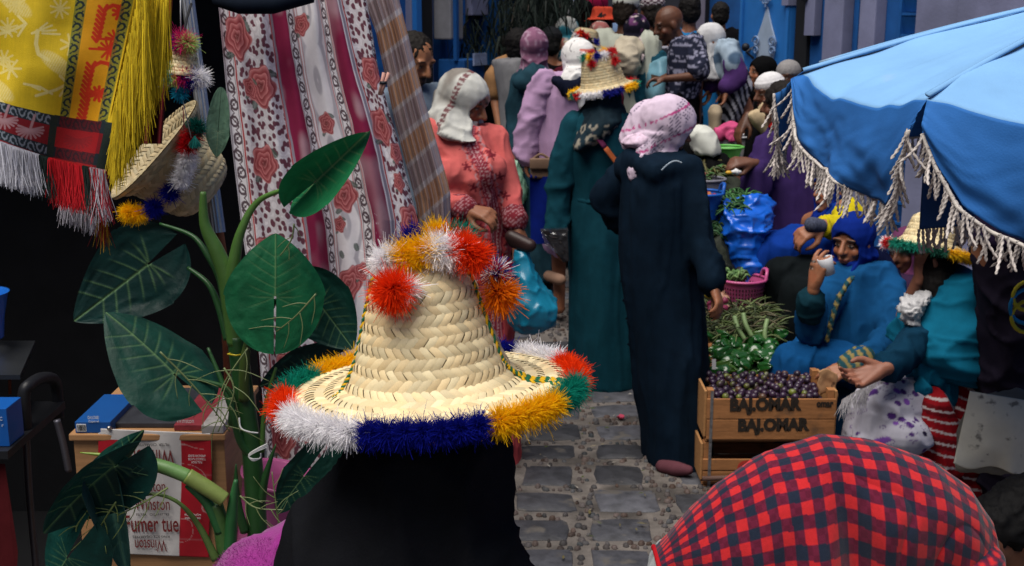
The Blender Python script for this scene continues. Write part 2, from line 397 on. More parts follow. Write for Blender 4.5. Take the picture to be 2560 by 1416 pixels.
def hair(parent, HM, rgb=(.012, .01, .009), low=-.02, name='hair', vol=1.0, back=0):
    b = T(HM); b.ell((0, .022, .036), (.079 * vol, .095 * vol, .086 * vol)); b.ell((0, .05, -.01), (.07 * vol, .06 * vol, .08))
    if back: b.cap([(0, .06, 0), (0, .09, -.12), (0, .09, -back)], [.07, .06, .03])
    inv = np.array(HM.inverted())
    return b.make(name, mat('hair ' + str(rgb), rgb, rough=.7, var=.4, nscale=90, bump=.15, bscale=220, spec=.1), parent, voxel=.007, smooth=1, folds=[(.004, (60, 60, 30))])
def skullcap(parent, HM, m, colfn=None, name='skullcap', z0=.045, brim=None):
    b = T(HM); b.ell((0, .015, .055), (.083, .1, .075)); b.rings([(V((0, .015, z0)), .082, .1, 0), (V((0, .015, z0 + .03)), .083, .1, 0)])
    if brim: b.ell((0, -.12, z0 + .012), (.06, .06, .008))
    inv = np.array(HM.inverted()); cf = None
    if colfn is not None:
        def cf(p, n): return colfn((np.c_[p, np.ones(len(p))] @ inv.T)[:, :3])
    return b.make(name, m, parent, voxel=.006, smooth=1, colfn=cf)
# ------------------------------------------------------------------ camera, light, sky
cam = bpy.data.cameras.new('camera'); co = bpy.data.objects.new('camera', cam); COL.objects.link(co); SC.camera = co
cam.sensor_width = 36; cam.lens = 36 * FPX / 2560; cam.clip_end = 400; cam.clip_start = .05
co.location = (0, 0, CAM_Z); co.rotation_euler = (pi / 2 - PITCH, 0, 0)
cam.dof.use_dof = True; cam.dof.focus_distance = 2.1; cam.dof.aperture_fstop = 13
SUN_EL, SUN_AZ = math.radians(68), math.radians(222)
w = bpy.data.worlds.new('World'); SC.world = w; w.use_nodes = True
sk = w.node_tree.nodes.new('ShaderNodeTexSky'); sk.sky_type = 'NISHITA'; sk.sun_disc = False
sk.sun_elevation = SUN_EL; sk.sun_rotation = SUN_AZ; sk.air_density = 1.0; sk.dust_density = 3.5; sk.ozone_density = 1.0
bg = w.node_tree.nodes['Background']; w.node_tree.links.new(sk.outputs[0], bg.inputs[0]); bg.inputs[1].default_value = .06
sl = bpy.data.lights.new('sun', 'SUN'); sl.energy = 4.2; sl.angle = math.radians(55); sl.color = (1, .95, .88)
so = bpy.data.objects.new('sun', sl); COL.objects.link(so)
sd = V((math.sin(SUN_AZ) * math.cos(SUN_EL), math.cos(SUN_AZ) * math.cos(SUN_EL), math.sin(SUN_EL)))
so.rotation_euler = (-sd).to_track_quat('-Z', 'Y').to_euler(); so.location = sd * 50
SC.view_settings.view_transform = 'Standard'; SC.view_settings.look = 'None'; SC.view_settings.exposure = 0.25
SC.cycles.max_bounces = 6; SC.cycles.use_denoising = True
# ------------------------------------------------------------------ street: one sheet, dark slabs in rows, pebbles set between them
m_mortar = mat('street mortar', (.125, .11, .10), rough=.95, var=.5, nscale=9, bump=.9, bscale=70, stain=((.05, .044, .04), 3, .5, .12))
def ground_fn(u, v):
    x = (u * 2 - 1); x = np.sign(x) * np.abs(x) ** 2.2 * 60; y = -20 + v ** 2.0 * 140
    z = np.maximum(0, y - 6.2) * .045 + .003 * nz2(x * 3, y * 3) - .004
    return np.stack([x, y, z], -1)
sheet('street', ground_fn, 240, 260, m_mortar, kind='structure')
mb = MB(); rs = random.Random(4); slabs = []
for j in range(-3, 22):
    for i in range(-6, 9):
        if j > 8 and rs.random() < .2: continue
        cx, cy = .1 + .325 * i + (.02 * j) + rs.uniform(-.025, .025), 4.2 + .272 * j + rs.uniform(-.02, .02)
        wx, wy = .113 * rs.uniform(.85, 1.12), .096 * rs.uniform(.82, 1.12); slabs.append((cx, cy, wx, wy))
        z = GZ(cy) + rs.uniform(-.001, .004); n = 20; top = []; mid = []; bot = []; g = rs.uniform(.55, 1.4); sk1 = rs.uniform(-.12, .12); sk2 = rs.uniform(-.12, .12)
        mb.cur = (.050 * g, .051 * g, .060 * g)
        for k in range(n):
            a = 2 * pi * k / n; c, s_ = math.cos(a), math.sin(a); e = .2
            x = math.copysign(abs(c) ** e, c) * wx; y = math.copysign(abs(s_) ** e, s_) * wy; q = 1 + rs.uniform(-.06, .06); x, y = x + sk1 * y, y + sk2 * x
            top.append((cx + x * q * .96, cy + y * q * .96, z + rs.uniform(-.0015, .0015))); mid.append((cx + x * q, cy + y * q, z - .004)); bot.append((cx + x * q, cy + y * q, z - .05))
        b0 = list(range(n)); mb.add(top + mid + bot + [(cx, cy, z + .001)], [(k, (k + 1) % n, n * 3) for k in range(n)] + [(n + k, n + (k + 1) % n, (k + 1) % n, k) for k in range(n)] + [(2 * n + k, 2 * n + (k + 1) % n, n + (k + 1) % n, n + k) for k in range(n)])
mb.build('paving_slabs', mat('paving slab', vc=True, rough=.62, var=.55, nscale=16, bump=.6, bscale=60, spec=.4, stain=((.10, .09, .08), 10, .6, .1)), vc=True, kind='structure')
mb = MB(); rs = random.Random(9)
for j in range(330):
    for i in range(118):
        cx, cy = -1.3 + i * .031 + rs.uniform(-.013, .013), 3.55 + j * .0165 * (1 + .002 * j) + rs.uniform(-.012, .012)
        if j % 2: continue
        if rs.random() < .3 or cy > 8.5: continue
        if any(abs(cx - a) < c + .008 and abs(cy - b) < d + .006 for a, b, c, d in slabs): continue
        r = rs.uniform(.008, .0185); f = rs.uniform(.6, 1); a = rs.uniform(0, pi); g = rs.uniform(.45, 1.5); t = rs.uniform(-.012, .02)
        mb.cur = (max(.01, .058 * g + t), .05 * g, max(.01, .05 * g - t * .5)); n = 6; z = GZ(cy) + .001; R = Matrix.Rotation(a, 2)
        def q(rr, zz, k):
            w_ = R @ V((math.cos(2 * pi * k / n) * r * rr, math.sin(2 * pi * k / n) * r * f * rr)); return (cx + w_.x, cy + w_.y, z + zz)
        h = r * rs.uniform(.35, .7)
        mb.add([q(1, -.004, k) for k in range(n)] + [q(.72, h * .72, k) for k in range(n)] + [(cx, cy, z + h)],
               [(k, (k + 1) % n, n + (k + 1) % n, n + k) for k in range(n)] + [(n + k, n + (k + 1) % n, 2 * n) for k in range(n)])
mb.build('pebbles', mat('pebble', vc=True, rough=.7, var=.3, nscale=60, spec=.35), vc=True, kind='stuff')
# ------------------------------------------------------------------ buildings
m_blue = mat('blue limewash', (.008, .085, .30), rough=.85, var=.35, nscale=3, bump=.25, bscale=25, stain=((.014, .15, .45), 2.2, .58, .1))
m_deep = mat('deep blue paint', (.008, .075, .26), rough=.6, var=.35, nscale=5, bump=.1)
m_sky = mat('bright blue door paint', (.02, .15, .46), rough=.5, var=.16, nscale=4, bump=.1, bscale=30)
m_grey = mat('grey violet plaster', (.17, .18, .29), rough=.92, var=.22, nscale=3, bump=.3, bscale=40, stain=((.13, .14, .22), 2, .5, .2))
m_void = mat('shaded interior black', (.006, .007, .01), rough=.9, var=.2)  # near-black colour stands in for the shade of interiors
m_iron = mat('dark iron', (.02, .022, .028), rough=.5, metal=.5)
class Facade:
    def __init__(s, a, b): s.a = V((a.x, a.y, 0)); s.d = (V((b.x, b.y, 0)) - s.a).normalized(); s.n = V((s.d.y, -s.d.x, 0))
    def s(s, px, py=250):
        r = FW * FPX + V((px - CX, 0, 0)) + UP * (CY - py); den = s.d.x * r.y - s.d.y * r.x
        return (s.a.y * r.x - s.a.x * r.y) / den
    def z(s, px, py):
        q = s.a + s.d * s.s(px, py); return P(px, py, q.y).z
    def M(s): return Matrix(((s.d.x, s.n.x, 0, s.a.x), (s.d.y, s.n.y, 0, s.a.y), (0, 0, 1, 0), (0, 0, 0, 1)))
    def box(s, mb, x0, x1, d0, d1, z0, z1, bev=0): mb.box((x0, d0, z0), (x1, d1, z1), s.M(), bev)
    def px(s, mb, p0, p1, d0, d1, z0, z1, bev=0): s.box(mb, s.s(p0), s.s(p1), d0, d1, z0, z1, bev)
def part(name, m, parent, fn, **k):
    b = MB(); fn(b); return b.build(name, m, parent, smooth=False, **k)
# right-hand house: pilasters, shutters, diamond door
FR = Facade(P(1842, 300, 10.4), P(2700, 300, 7.4)); H0, H1 = -.2, 6.5
hr = thing('blue_house', FR.a, 'blue and grey house with pilasters and louvred shutters behind the umbrella', 'house')
part('wall', m_blue, hr, lambda b: (FR.px(b, 1962, 2056, -.5, -.06, H0, H1), FR.px(b, 2056, 3300, -.5, -.05, H0, H1)))
part('pilaster', m_grey, hr, lambda b: FR.px(b, 2062, 2110, -.05, .06, H0, H1, .01))
part('pilaster', m_grey, hr, lambda b: FR.px(b, 2150, 2190, -.05, .06, H0, H1, .01))
part('plaster_wall', m_grey, hr, lambda b: (FR.px(b, 2288, 2392, -.05, .05, H0, H1), FR.px(b, 2392.5, 3300, -.05, .06, H0, H1)))
part('plaster_panel', m_grey, hr, lambda b: (FR.px(b, 1952, 1968, -.05, .04, 1.95, H1), FR.px(b, 2006, 2030, -.05, .02, 1.72, H1)))
part('doorway', m_void, hr, lambda b: (FR.px(b, 1974, 2004, -.06, -.02, H0, H1), FR.px(b, 2048, 2060, -.05, -.02, H0, H1)))
part('drainpipe', m_iron, hr, lambda b: FR.px(b, 2000, 2012, -.02, .05, 1.98, H1, .01))
for a, c in ((2128, 2150), (2232, 2286)):
    def sh(b, a=a, c=c):
        FR.px(b, a, a + 6, -.05, .0, H0, H1)
        for k in range(40):
            x0, x1 = FR.s(a + 6), FR.s(c); b.add([FR.M() @ V(q) for q in ((x0, -.045, .1 + k * .15), (x1, -.045, .1 + k * .15), (x1, -.01, .22 + k * .15), (x0, -.01, .22 + k * .15))], [(0, 1, 2, 3)])
            FR.box(b, x0, x1, -.048, -.005, .225 + k * .15, .245 + k * .15)
    part('shutter', m_deep, hr, sh)
# black gutter strip on the wall just above the umbrella
zc = FR.z(2500, 45)
part('wall_bracket', m_iron, hr, lambda b: (FR.px(b, 2470, 2490, .05, .12, zc - .1, zc - .02), FR.px(b, 2480, 2560, .06, .09, zc - .06, zc - .03), FR.px(b, 2526, 2542, .06, .1, zc - .03, zc + .04)))
# diamond door
dd = thing('metal_door', FR.a, 'bright blue metal door with a pale diamond and curled ironwork', 'door')
s0, s1 = FR.s(1846), FR.s(1966); zt, zb = FR.z(1905, -30), FR.z(1905, 330)
part('door_leaf', m_sky, dd, lambda b: (FR.box(b, s0, s1, -.1, .0, H0, 3.2, .008), FR.box(b, s0, s0 + .03, 0, .025, H0, 3.2, .005), FR.box(b, s1 - .035, s1, 0, .025, H0, 3.2, .005)))
cxs = FR.s(1911); ztop, zmid, zbot = FR.z(1911, 18), FR.z(1911, 105), FR.z(1911, 205)
def diamond(b):
    w_ = FR.s(1936) - cxs; pts = []
    for a, zz in ((0, ztop), (w_ * .45, (ztop + zmid) / 2), (w_, zmid), (w_ * .8, (zmid * .6 + zbot * .4)), (0, zbot), (-w_ * .8, (zmid * .6 + zbot * .4)), (-w_, zmid), (-w_ * .45, (ztop + zmid) / 2)): pts.append((cxs + a, zz))
    n = len(pts); M = FR.M(); b.add([M @ V((x, .004, z)) for x, z in pts] + [M @ V((x, .02, z)) for x, z in pts], [tuple(range(n, 2 * n))] + [(i, (i + 1) % n, n + (i + 1) % n, n + i) for i in range(n)])
part('diamond_panel', mat('pale door paint', (.32, .4, .52), rough=.5, var=.15), dd, diamond)
def curls(b):
    M = FR.M()
    for sx in (-1, 1):
        for zc_, r in ((zmid - .0, .05), (zmid - .07, .04), (ztop + .05, .04)):
            off = (FR.s(1936) - cxs) * (.95 if zc_ < ztop else .3)
            pts = [M @ V((cxs + sx * (off - r * .4 + r * (1 - t * .75) * math.cos(t * 7)), .035, zc_ + r * (1 - t * .75) * math.sin(t * 7))) for t in np.linspace(0, 1, 22)]; b.tube(pts, .008, 5)
    b.tube([M @ V((cxs, .03, ztop)), M @ V((cxs, .03, ztop + .5))], .012, 6)
part('scrollwork', mat('ironwork blue grey', (.16, .24, .4), rough=.5), dd, curls)
part('handle', m_iron, dd, lambda b: (b.ell(FR.M() @ V((FR.s(1868), .04, FR.z(1868, 118))), .035), b.tube([FR.M() @ V((FR.s(1880), .02, FR.z(1880, 120))), FR.M() @ V((FR.s(1880), .08, FR.z(1880, 130))), FR.M() @ V((FR.s(1884), .02, FR.z(1880, 146)))], .012, 6)))
# house at the end of the lane (dark openings, grey post)
FB = Facade(P(1240, 200, 13.5), P(1860, 200, 13.0))
hb = thing('dark_shop_front', FB.a, 'dark open shop front at the far end of the lane', 'shop')
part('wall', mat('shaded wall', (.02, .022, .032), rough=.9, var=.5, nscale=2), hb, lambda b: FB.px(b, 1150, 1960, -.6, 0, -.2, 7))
part('post', mat('violet grey post', (.13, .12, .17), rough=.8), hb, lambda b: FB.px(b, 1728, 1756, 0, .2, -.2, 5))
part('whitewashed_panel', mat('blue white limewash', (.33, .36, .5), rough=.9, var=.5, nscale=4, stain=((.05, .08, .2), 3, .5, .1)), hb, lambda b: (FB.px(b, 1290, 1345, .0, .04, .5, 2.6), FB.px(b, 1350, 1372, .0, .05, 1.2, 2.9)))
part('doorway', m_deep, hb, lambda b: FB.px(b, 1766, 1842, .0, .03, -.2, 4))
aw = thing('shop_awning', P(1430, 0, 12), 'dark blue awning with a ragged white hem at the top of the lane', 'awning')
pz = P(1380, 22, 12).z; xa, xb = P(1372, 0, 12).x, P(1440, 0, 12).x
sheet('canopy', lambda u, v: np.stack([xa + (xb - xa) * u, 12 + .0 * u + .8 * v, pz + .02 + .35 * v], -1), 12, 6, m_deep, aw, solid=.01)
b = MB(); rs = random.Random(3)
for k in range(36):
    x = xa + (xb - xa) * k / 35; l = rs.uniform(.02, .06); b.box((x, 11.985, pz - l), (x + .012, 11.995, pz + .03))
b.build('hem', mat('white fringe far', (.5, .55, .68), rough=.9), aw)
# left-hand blue house
FL = Facade(P(930, 200, 8.2), P(1262, 200, 9.6))
hl = thing('blue_workshop', FL.a, 'blue painted house front with grey plaster pier on the left side of the lane', 'house')
part('wall', m_blue, hl, lambda b: (FL.px(b, 700, 1018, -.5, 0, -.2, 6), FL.px(b, 1108, 1290, -.5, -.02, -.2, 6)))
part('pier', m_grey, hl, lambda b: FL.px(b, 1018, 1072, -.5, .05, -.2, 6, .01))
part('pier', m_grey, hl, lambda b: FL.px(b, 1166, 1206, -.02, .06, FL.z(1180, 40), 6, .01), label='short grey plaster pier over the blue door')
part('doorway', m_void, hl, lambda b: FL.px(b, 1032, 1064, .05, .07, -.2, 4))
part('door_edge', m_sky, hl, lambda b: FL.px(b, 1020, 1032, .05, .09, -.2, 5))
def boards(b):
    s0, s1 = FL.s(1110), FL.s(1160); n = 6
    for k in range(n): FL.box(b, s0 + (s1 - s0) * k / n, s0 + (s1 - s0) * (k + .93) / n, -.02, .02, -.2, 4)
    s0, s1 = FL.s(1206), FL.s(1268); n = 6
    for k in range(n): FL.box(b, s0 + (s1 - s0) * k / n, s0 + (s1 - s0) * (k + .93) / n, -.02, .01, -.2, 3.4)
part('board_door', m_blue, hl, boards)
mbx = thing('meter_box', P(1085, 60, 7.9), 'grey electric meter box and conduit on the left house front', 'meter box')
part('box', mat('meter grey', (.2, .2, .22), rough=.6, var=.2), mbx, lambda b: FL.px(b, 1072, 1104, .05, .2, FL.z(1085, 98), FL.z(1085, -60), .01))
part('conduit', m_deep, mbx, lambda b: FL.px(b, 1078, 1084, .2, .23, FL.z(1085, 150), FL.z(1085, -60)))
bx2 = thing('wall_cabinet', P(1115, 160, 7.9), 'small blue cabinet with a whitish top on the left house front', 'cabinet')
part('body', m_deep, bx2, lambda b: FL.px(b, 1082, 1134, .05, .28, FL.z(1110, 240), FL.z(1110, 146), .01))
part('top', mat('pale blue chipped paint', (.22, .27, .42), rough=.9, var=.4, nscale=20), bx2, lambda b: FL.px(b, 1102, 1134, .285, .30, FL.z(1110, 162), FL.z(1110, 132)))
# tall houses lining the lane outside the frame: they shade the street
for x, lab, y0, y1 in ((-4.2, 'tall plain blue house on the left behind the stall', -6, 7.0), (4.0, 'tall plain blue house on the right side of the lane', -6, 6.2)):
    t = thing('tall_house', (x, 0, 0), lab, 'house'); b = MB(); b.box((min(x, x * 1.6), y0, -.2), (max(x, x * 1.6), y1, 6.5)); b.build('wall', m_blue, t, smooth=False)
# tree: dark drooping branches over the lane
tr = thing('pine_tree', P(1330, 200, 10.8), 'dark tree with drooping feathery branches over the lane', 'tree')
b = MB(); tp = P(1338, -60, 10.8); b.tube([P(1345, 330, 10.8), P(1340, 100, 10.8), tp + V((0, 0, 1))], [.09, .07, .05], 8); rs = random.Random(12); tips = []
for px, py in ((1130, 60), (1180, 95), (1230, 60), (1270, 120), (1320, 30), (1360, 60), (1400, 20), (1420, 80), (1245, 10), (1160, 20), (1290, 70), (1215, 130), (1140, 110)):
    e = P(px, py, 9.2 + rs.uniform(-.5, 1)); c = curve_pts([tp + V((0, 0, .4)), tp.lerp(e, .5) + V((0, 0, .35)), e], 8); b.tube(c, lerp_list([.03, .015, .005], len(c)), 5); tips.append(c)
b.build('trunk', mat('bark', (.03, .025, .02), rough=.95, var=.4, bump=.6), tr)
b = MB()
for c in tips:
    for k in range(620):
        p = c[rs.randrange(4, len(c))] + V((rs.gauss(0, .1), rs.gauss(0, .1), rs.gauss(-.02, .08))); L = rs.uniform(.08, .2); dx = V((rs.gauss(0, .35), rs.gauss(0, .35), -1)).normalized(); sd_ = V((rs.gauss(0, 1), rs.gauss(0, 1), 0)).normalized() * rs.uniform(.004, .009)
        g = rs.uniform(.5, 1.6); b.cur = (.007 * g, .014 * g, .010 * g); b.add([p - sd_, p + sd_, p + dx * L + sd_ * .4 + V((0, 0, -.01)), p + dx * L - sd_ * .4], [(0, 1, 2, 3)])
b.build('foliage', mat('pine needles', vc=True, rough=.7, var=.3), tr, vc=True, smooth=False)
# ------------------------------------------------------------------ left stall: dark interior
m_black = mat('shade black boards', (.006, .006, .007), rough=.95, var=.4)  # near-black board colour stands in for the darkness inside the stall
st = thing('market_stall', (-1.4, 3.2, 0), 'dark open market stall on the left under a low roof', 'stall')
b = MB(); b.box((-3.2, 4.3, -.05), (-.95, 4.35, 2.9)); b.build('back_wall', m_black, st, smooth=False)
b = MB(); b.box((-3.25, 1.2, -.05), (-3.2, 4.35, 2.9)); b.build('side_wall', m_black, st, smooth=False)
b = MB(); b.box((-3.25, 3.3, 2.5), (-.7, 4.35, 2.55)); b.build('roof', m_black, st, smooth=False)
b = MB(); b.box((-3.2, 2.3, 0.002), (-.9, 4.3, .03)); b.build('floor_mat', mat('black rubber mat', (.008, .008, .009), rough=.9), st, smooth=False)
def strand(mb, p, d, L, w, sag=.0, seg=3, jit=.15, rnd=random):
    """thin tapering yarn strand"""
    p = V(p); d = V(d).normalized(); s_ = d.cross(V((rnd.gauss(0, .4), -1, rnd.gauss(0, .4)))).normalized() * w; pts = []
    j = V((rnd.gauss(0, jit), rnd.gauss(0, jit), rnd.gauss(0, jit) * .5))
    vs = []
    for k in range(seg + 1):
        t = k / seg; q = p + d * L * t + j * L * t * t * .5 + V((0, 0, -sag * t * t)); ww = s_ * (1 - .6 * t); vs += [q - ww, q + ww]
    mb.add(vs, [(2 * k, 2 * k + 1, 2 * k + 3, 2 * k + 2) for k in range(seg)])
m_yarn = mat('dyed yarn', vc=True, rough=.75, var=.12, nscale=60, spec=.2, sheen=.0)
m_yarn_thin = mat('soft wool yarn', vc=True, rough=1.0, var=.1, nscale=60, spec=.0, thin=.42)
# ------------------------------------------------------------------ yellow jacquard tablecloth
def quad_px(u, v, c):
    (ax, ay), (bx, by), (cx, cy), (dx, dy) = c
    return (ax * (1 - u) + bx * u) * (1 - v) + (dx * (1 - u) + cx * u) * v, (ay * (1 - u) + by * u) * (1 - v) + (dy * (1 - u) + cy * u) * v
def Pv(x, y, Y):
    d = np.stack([x - CX, np.full_like(x, FPX * FW.y) + UP.y * (CY - y), FPX * FW.z + UP.z * (CY - y)], -1)
    return np.array([0, 0, CAM_Z]) + d * (Y / d[..., 1])[..., None]
TCQ = ((-90, -60), (376, -60), (262, 432), (-70, 332))
def tc_px(u, v):
    x, y = quad_px(u, v, TCQ); return x, y + 10 * np.sin(u * 3.1) * v
def tc_fn(u, v):
    x, y = tc_px(u, v); Y = 2.12 + .02 * np.sin(u * 9 + v * 2) * v + .05 * u * u + .012 * nz2(u * 5, v * 4)
    return Pv(x, y, Y)
def scroll_row(a, b_, per, c, w=.22):
    """running scrolls along a, centred on b_=0, band half-width 1"""
    t = (a / per) % 1.0; n = (np.floor(a / per) % 2) * 2 - 1
    r = np.hypot(t - .5, b_ * .5 * n - .06); th = np.arctan2(b_ * .5 * n - .06, t - .5)
    return np.maximum(((np.abs(r - .3) < w * .42) & ~((th > .2) & (th < 1.3))).astype(float), (np.abs(b_ * .5 - n * .32 * np.cos(t * 2 * pi)) < .09).astype(float)) * (np.abs(b_) < 1)
def tc_col(u, v):
    x, y = tc_px(u, v)
    c = full(u, (.66, .46, .012)); c *= (1 + .06 * nz2(u * 180, v * 3)[..., None])
    pale = np.array((.80, .70, .30)); m = np.zeros_like(u)
    S = lambda pts, w: stroke(x, y, pts, w)
    # pale woven birds, branches and flower sprays
    for ox, oy in ((0, 0), (-105, -150), (150, -205), (-150, 60)):
        o = lambda l: [(a + ox, q + oy) for a, q in l]
        body = sm(1.1, .8, np.hypot(((x - ox - 142) * .8 + (y - oy - 160) * .6) / 52, (-(x - ox - 142) * .6 + (y - oy - 160) * .8) / 21)) * (.45 + .55 * (np.sin(x * .9 + y * .5) > -.2))
        m = np.maximum(m, .8 * body)
        for l, w in ((((94, 78), (90, 110), (96, 135), (120, 150)), 5), (((80, 84), (94, 78), (104, 74)), 3), (((100, 72), (118, 58)), 2.5), (((104, 74), (130, 64)), 2.5), (((106, 78), (140, 76)), 2.5), (((106, 84), (150, 86)), 2.5),
                     (((150, 190), (170, 210), (140, 225), (90, 240)), 3.5), (((170, 210), (150, 240)), 3), (((100, 225), (80, 215)), 3), (((60, 210), (100, 218), (130, 235)), 3)):
            m = np.maximum(m, S(o(l), w))
        for k in range(7): m = np.maximum(m, .8 * S(o([(176, 112), (176 + 26 * math.cos(k * .9), 112 + 26 * math.sin(k * .9))]), 3))
    for cx, cy in ((10, 150), (150, 22), (40, 12), (210, 60), (20, 70)):
        for k in range(9):
            a = k * .7 + cx; m = np.maximum(m, .75 * S([(cx, cy), (cx + 24 * math.cos(a), cy + 24 * math.sin(a))], 2.6))
    m *= (u < .62); c = mixc(c, pale, m * (.75 + .25 * np.sin(x * 1.7)))
    # orange band with red birds and palms between two green scroll borders
    band = sm(.655, .66, u) * sm(.90, .895, u); c = mixc(c, (.72, .33, .006), band)
    r = np.zeros_like(u)
    for cx, cy, kind in ((272, 125, 0), (228, 190, 1), (245, 235, 2), (258, 48, 1), (300, 32, 2), (218, 262, 1), (290, 100, 0)):
        if kind == 0:
            for k in range(11):
                a = -2.9 + k * .52; r = np.maximum(r, S([(cx, cy), (cx + 26 * math.cos(a), cy + 24 * math.sin(a))], 3.2))
            r = np.maximum(r, S([(cx, cy), (cx - 48, cy - 3)], 3.2))
        elif kind == 1:
            for k in range(8): r = np.maximum(r, S([(cx - k * 2.4, cy + k * 11 - 20), (cx - k * 2.4 + 10, cy + k * 11 - 34)], 4)); r = np.maximum(r, S([(cx - k * 2.4, cy + k * 11 - 20), (cx - k * 2.4 - 10, cy + k * 11 - 32)], 4))
            r = np.maximum(r, S([(cx + 4, cy - 24), (cx + 24, cy - 34), (cx + 44, cy - 30), (cx + 50, cy - 18)], 5))
        else:
            for k in range(9): a = k * .7; r = np.maximum(r, S([(cx, cy), (cx + 18 * math.cos(a), cy + 18 * math.sin(a))], 4))
    c = mixc(c, (.62, .035, .008), r * band)
    for uc in (.648, .905):
        b_ = (u - uc) / .032; c = mixc(c, (.10, .16, .03), .75 * (np.abs(b_) < 1)); c = mixc(c, (.012, .028, .03), scroll_row(y + 0 * x, b_, 27, .3))
    # red border with dark green scroll bands
    vb = .745 + .012 * np.sin(u * 3)
    inb = (v > vb); c = np.where(inb[..., None], full(u, (.20, .006, .012)), c)
    br = inb & (u > .60) & (u < .90); c = np.where(br[..., None], full(u, (.34, .008, .012)), c)
    for a, q in ((vb, vb + .06), (vb + .165, vb + .225)):
        g = (v > a) & (v < q); b_ = (v - (a + q) / 2) / ((q - a) / 2)
        c = np.where(g[..., None], full(u, (.012, .022, .03)), c); c = np.where((g & (u > .62) & (u < .9))[..., None], full(u, (.10, .008, .014)), c)
        sc = scroll_row(x, b_, 22, .3) * (u < .58); c = mixc(c, (.22, .25, .30), .8 * sc); c = mixc(c, (.02, .01, .016), .8 * scroll_row(x, b_, 20, .3) * (u > .62) * (u < .9))
    g = inb & (((u > .555) & (u < .605)) | (u > .93)); c = np.where(g[..., None], full(u, (.014, .026, .022)), c)
    for cx, cy in ((75, 325), (10, 300), (-30, 290)):
        for k in range(12):
            a = -.3 + k * .36; c = mixc(c, (.42, .24, .26), .8 * S([(cx, cy), (cx + 34 * math.cos(a), cy + 22 * math.sin(a))], 2.6) * inb)
        c = mixc(c, (.42, .24, .26), .8 * S([(cx, cy), (cx + 12, cy - 36)], 3.4) * inb)
    for k in range(12):
        a = -.3 + k * .36; c = mixc(c, (.25, .01, .015), .8 * S([(195, 350), (195 + 34 * math.cos(a), 350 + 22 * math.sin(a))], 2.6) * inb)
    c = mixc(c, (.62, .48, .02), ((v > .985) & inb).astype(float))
    return c
tcl = thing('tablecloth', P(150, 250, 2.15), 'yellow woven tablecloth with birds, orange band and red border hanging at the stall', 'tablecloth')
tco = sheet('cloth', tc_fn, 330, 330, mat('jacquard cloth', vc=True, rough=.6, var=.1, nscale=40, spec=.3, weave=.4, wscale=700), tcl, colfn=tc_col)
def side_fn(u, v):   # the folded red side hanging back from the corner
    x = 262 + 26 * u + (v * -6) + 6 * np.sin(v * 5) * u; y = 300 + 10 * u + v * 250 - 40 * u * v
    return Pv(x, y, 2.16 + .03 * u + .01 * np.sin(u * 6 + v * 4))
def side_col(u, v):
    c = full(u, (.22, .008, .012)); c = mixc(c, (.012, .026, .028), ((v < .1) | (u > .7) | (u < .14)).astype(float)); return mixc(c, (.05, .012, .012), sm(-.2, .5, nz2(u * 3, v * 9)) * (v > .45))
sheet('side_border', side_fn, 24, 80, VC(), tcl, colfn=side_col)
mb = MB(); rs = random.Random(5)
for k in range(3000):
    u = rs.random(); x, y = tc_px(np.array(u), np.array(.99)); q = tc_fn(np.array(u), np.array(.985)); xx = float(x)
    if xx < 100: col = (.5, .5, .56); L = rs.uniform(.055, .078)
    elif xx < 125: col = (.016, .03, .026); L = rs.uniform(.06, .08)
    elif xx < 208: col = (.55, .012, .02); L = rs.uniform(.07, .088)
    elif xx < 226: col = (.016, .03, .026); L = rs.uniform(.07, .09)
    else: col = (.45, .43, .48) if rs.random() < .6 else (.4, .02, .03); L = rs.uniform(.06, .1)
    g = rs.uniform(.6, 1.35); mb.cur = tuple(a * g for a in col); strand(mb, q + np.array((0, -.003 + rs.gauss(0, .004), 0)), (rs.gauss(.02, .06), rs.gauss(0, .06), -1), L, .0008, rnd=rs)
mb.build('fringe', m_yarn, tco, vc=True)
mb = MB()
for k in range(900):
    x = rs.uniform(150, 246); q = P(x, 430 + (x - 150) * .35 + rs.uniform(-4, 30), 2.3); g = rs.uniform(.6, 1.3); mb.cur = (.42 * g, .40 * g, .45 * g); strand(mb, q, (rs.gauss(-.02, .08), rs.gauss(0, .08), -1), rs.uniform(.05, .085), .0009, rnd=rs)
for k in range(120):
    x = rs.uniform(246, 262); q = P(x, 470 + rs.uniform(0, 40), 2.19); mb.cur = (.35, .2, .01) if rs.random() < .5 else (.2, .01, .01); strand(mb, q, (rs.gauss(-.02, .05), 0, -1), rs.uniform(.06, .1), .0008, rnd=rs)
mb.build('fringe', m_yarn, tco, vc=True)
# yellow fringe of a shawl draped over the cloth
ys = thing('fringed_shawl', P(350, 60, 2.15), 'bright yellow shawl edge with long silky fringe beside the tablecloth', 'shawl')
mb = MB()
for k in range(5200):
    t = rs.random(); x0, y0 = 360 - 70 * t + rs.uniform(-6, 70 * (1 - t) ** .6), -40 + 330 * t + rs.uniform(-25, 25)
    grp = math.sin(x0 * .16) * .5; L = rs.uniform(.09, .17) * (1.0 - .25 * t); g = rs.uniform(.5, 1.25); mb.cur = (.72 * g, .52 * g, .02 * g)
    strand(mb, P(x0, y0, 2.13 + rs.gauss(0, .012) + .05 * (x0 > 370)), (rs.gauss(-.10, .05) + .03 * grp, rs.gauss(0, .03), -1), L, .0009, rnd=rs, seg=4, jit=.08)
mb.build('fringe', m_yarn, ys, vc=True)
sheet('hem', lambda u, v: Pv(350 - 78 * u + 60 * v * (1 - u), -60 + 370 * u, 2.15 + .02 * v), 30, 8, mat('yellow silk', (.6, .42, .02), rough=.6, var=.2), ys)
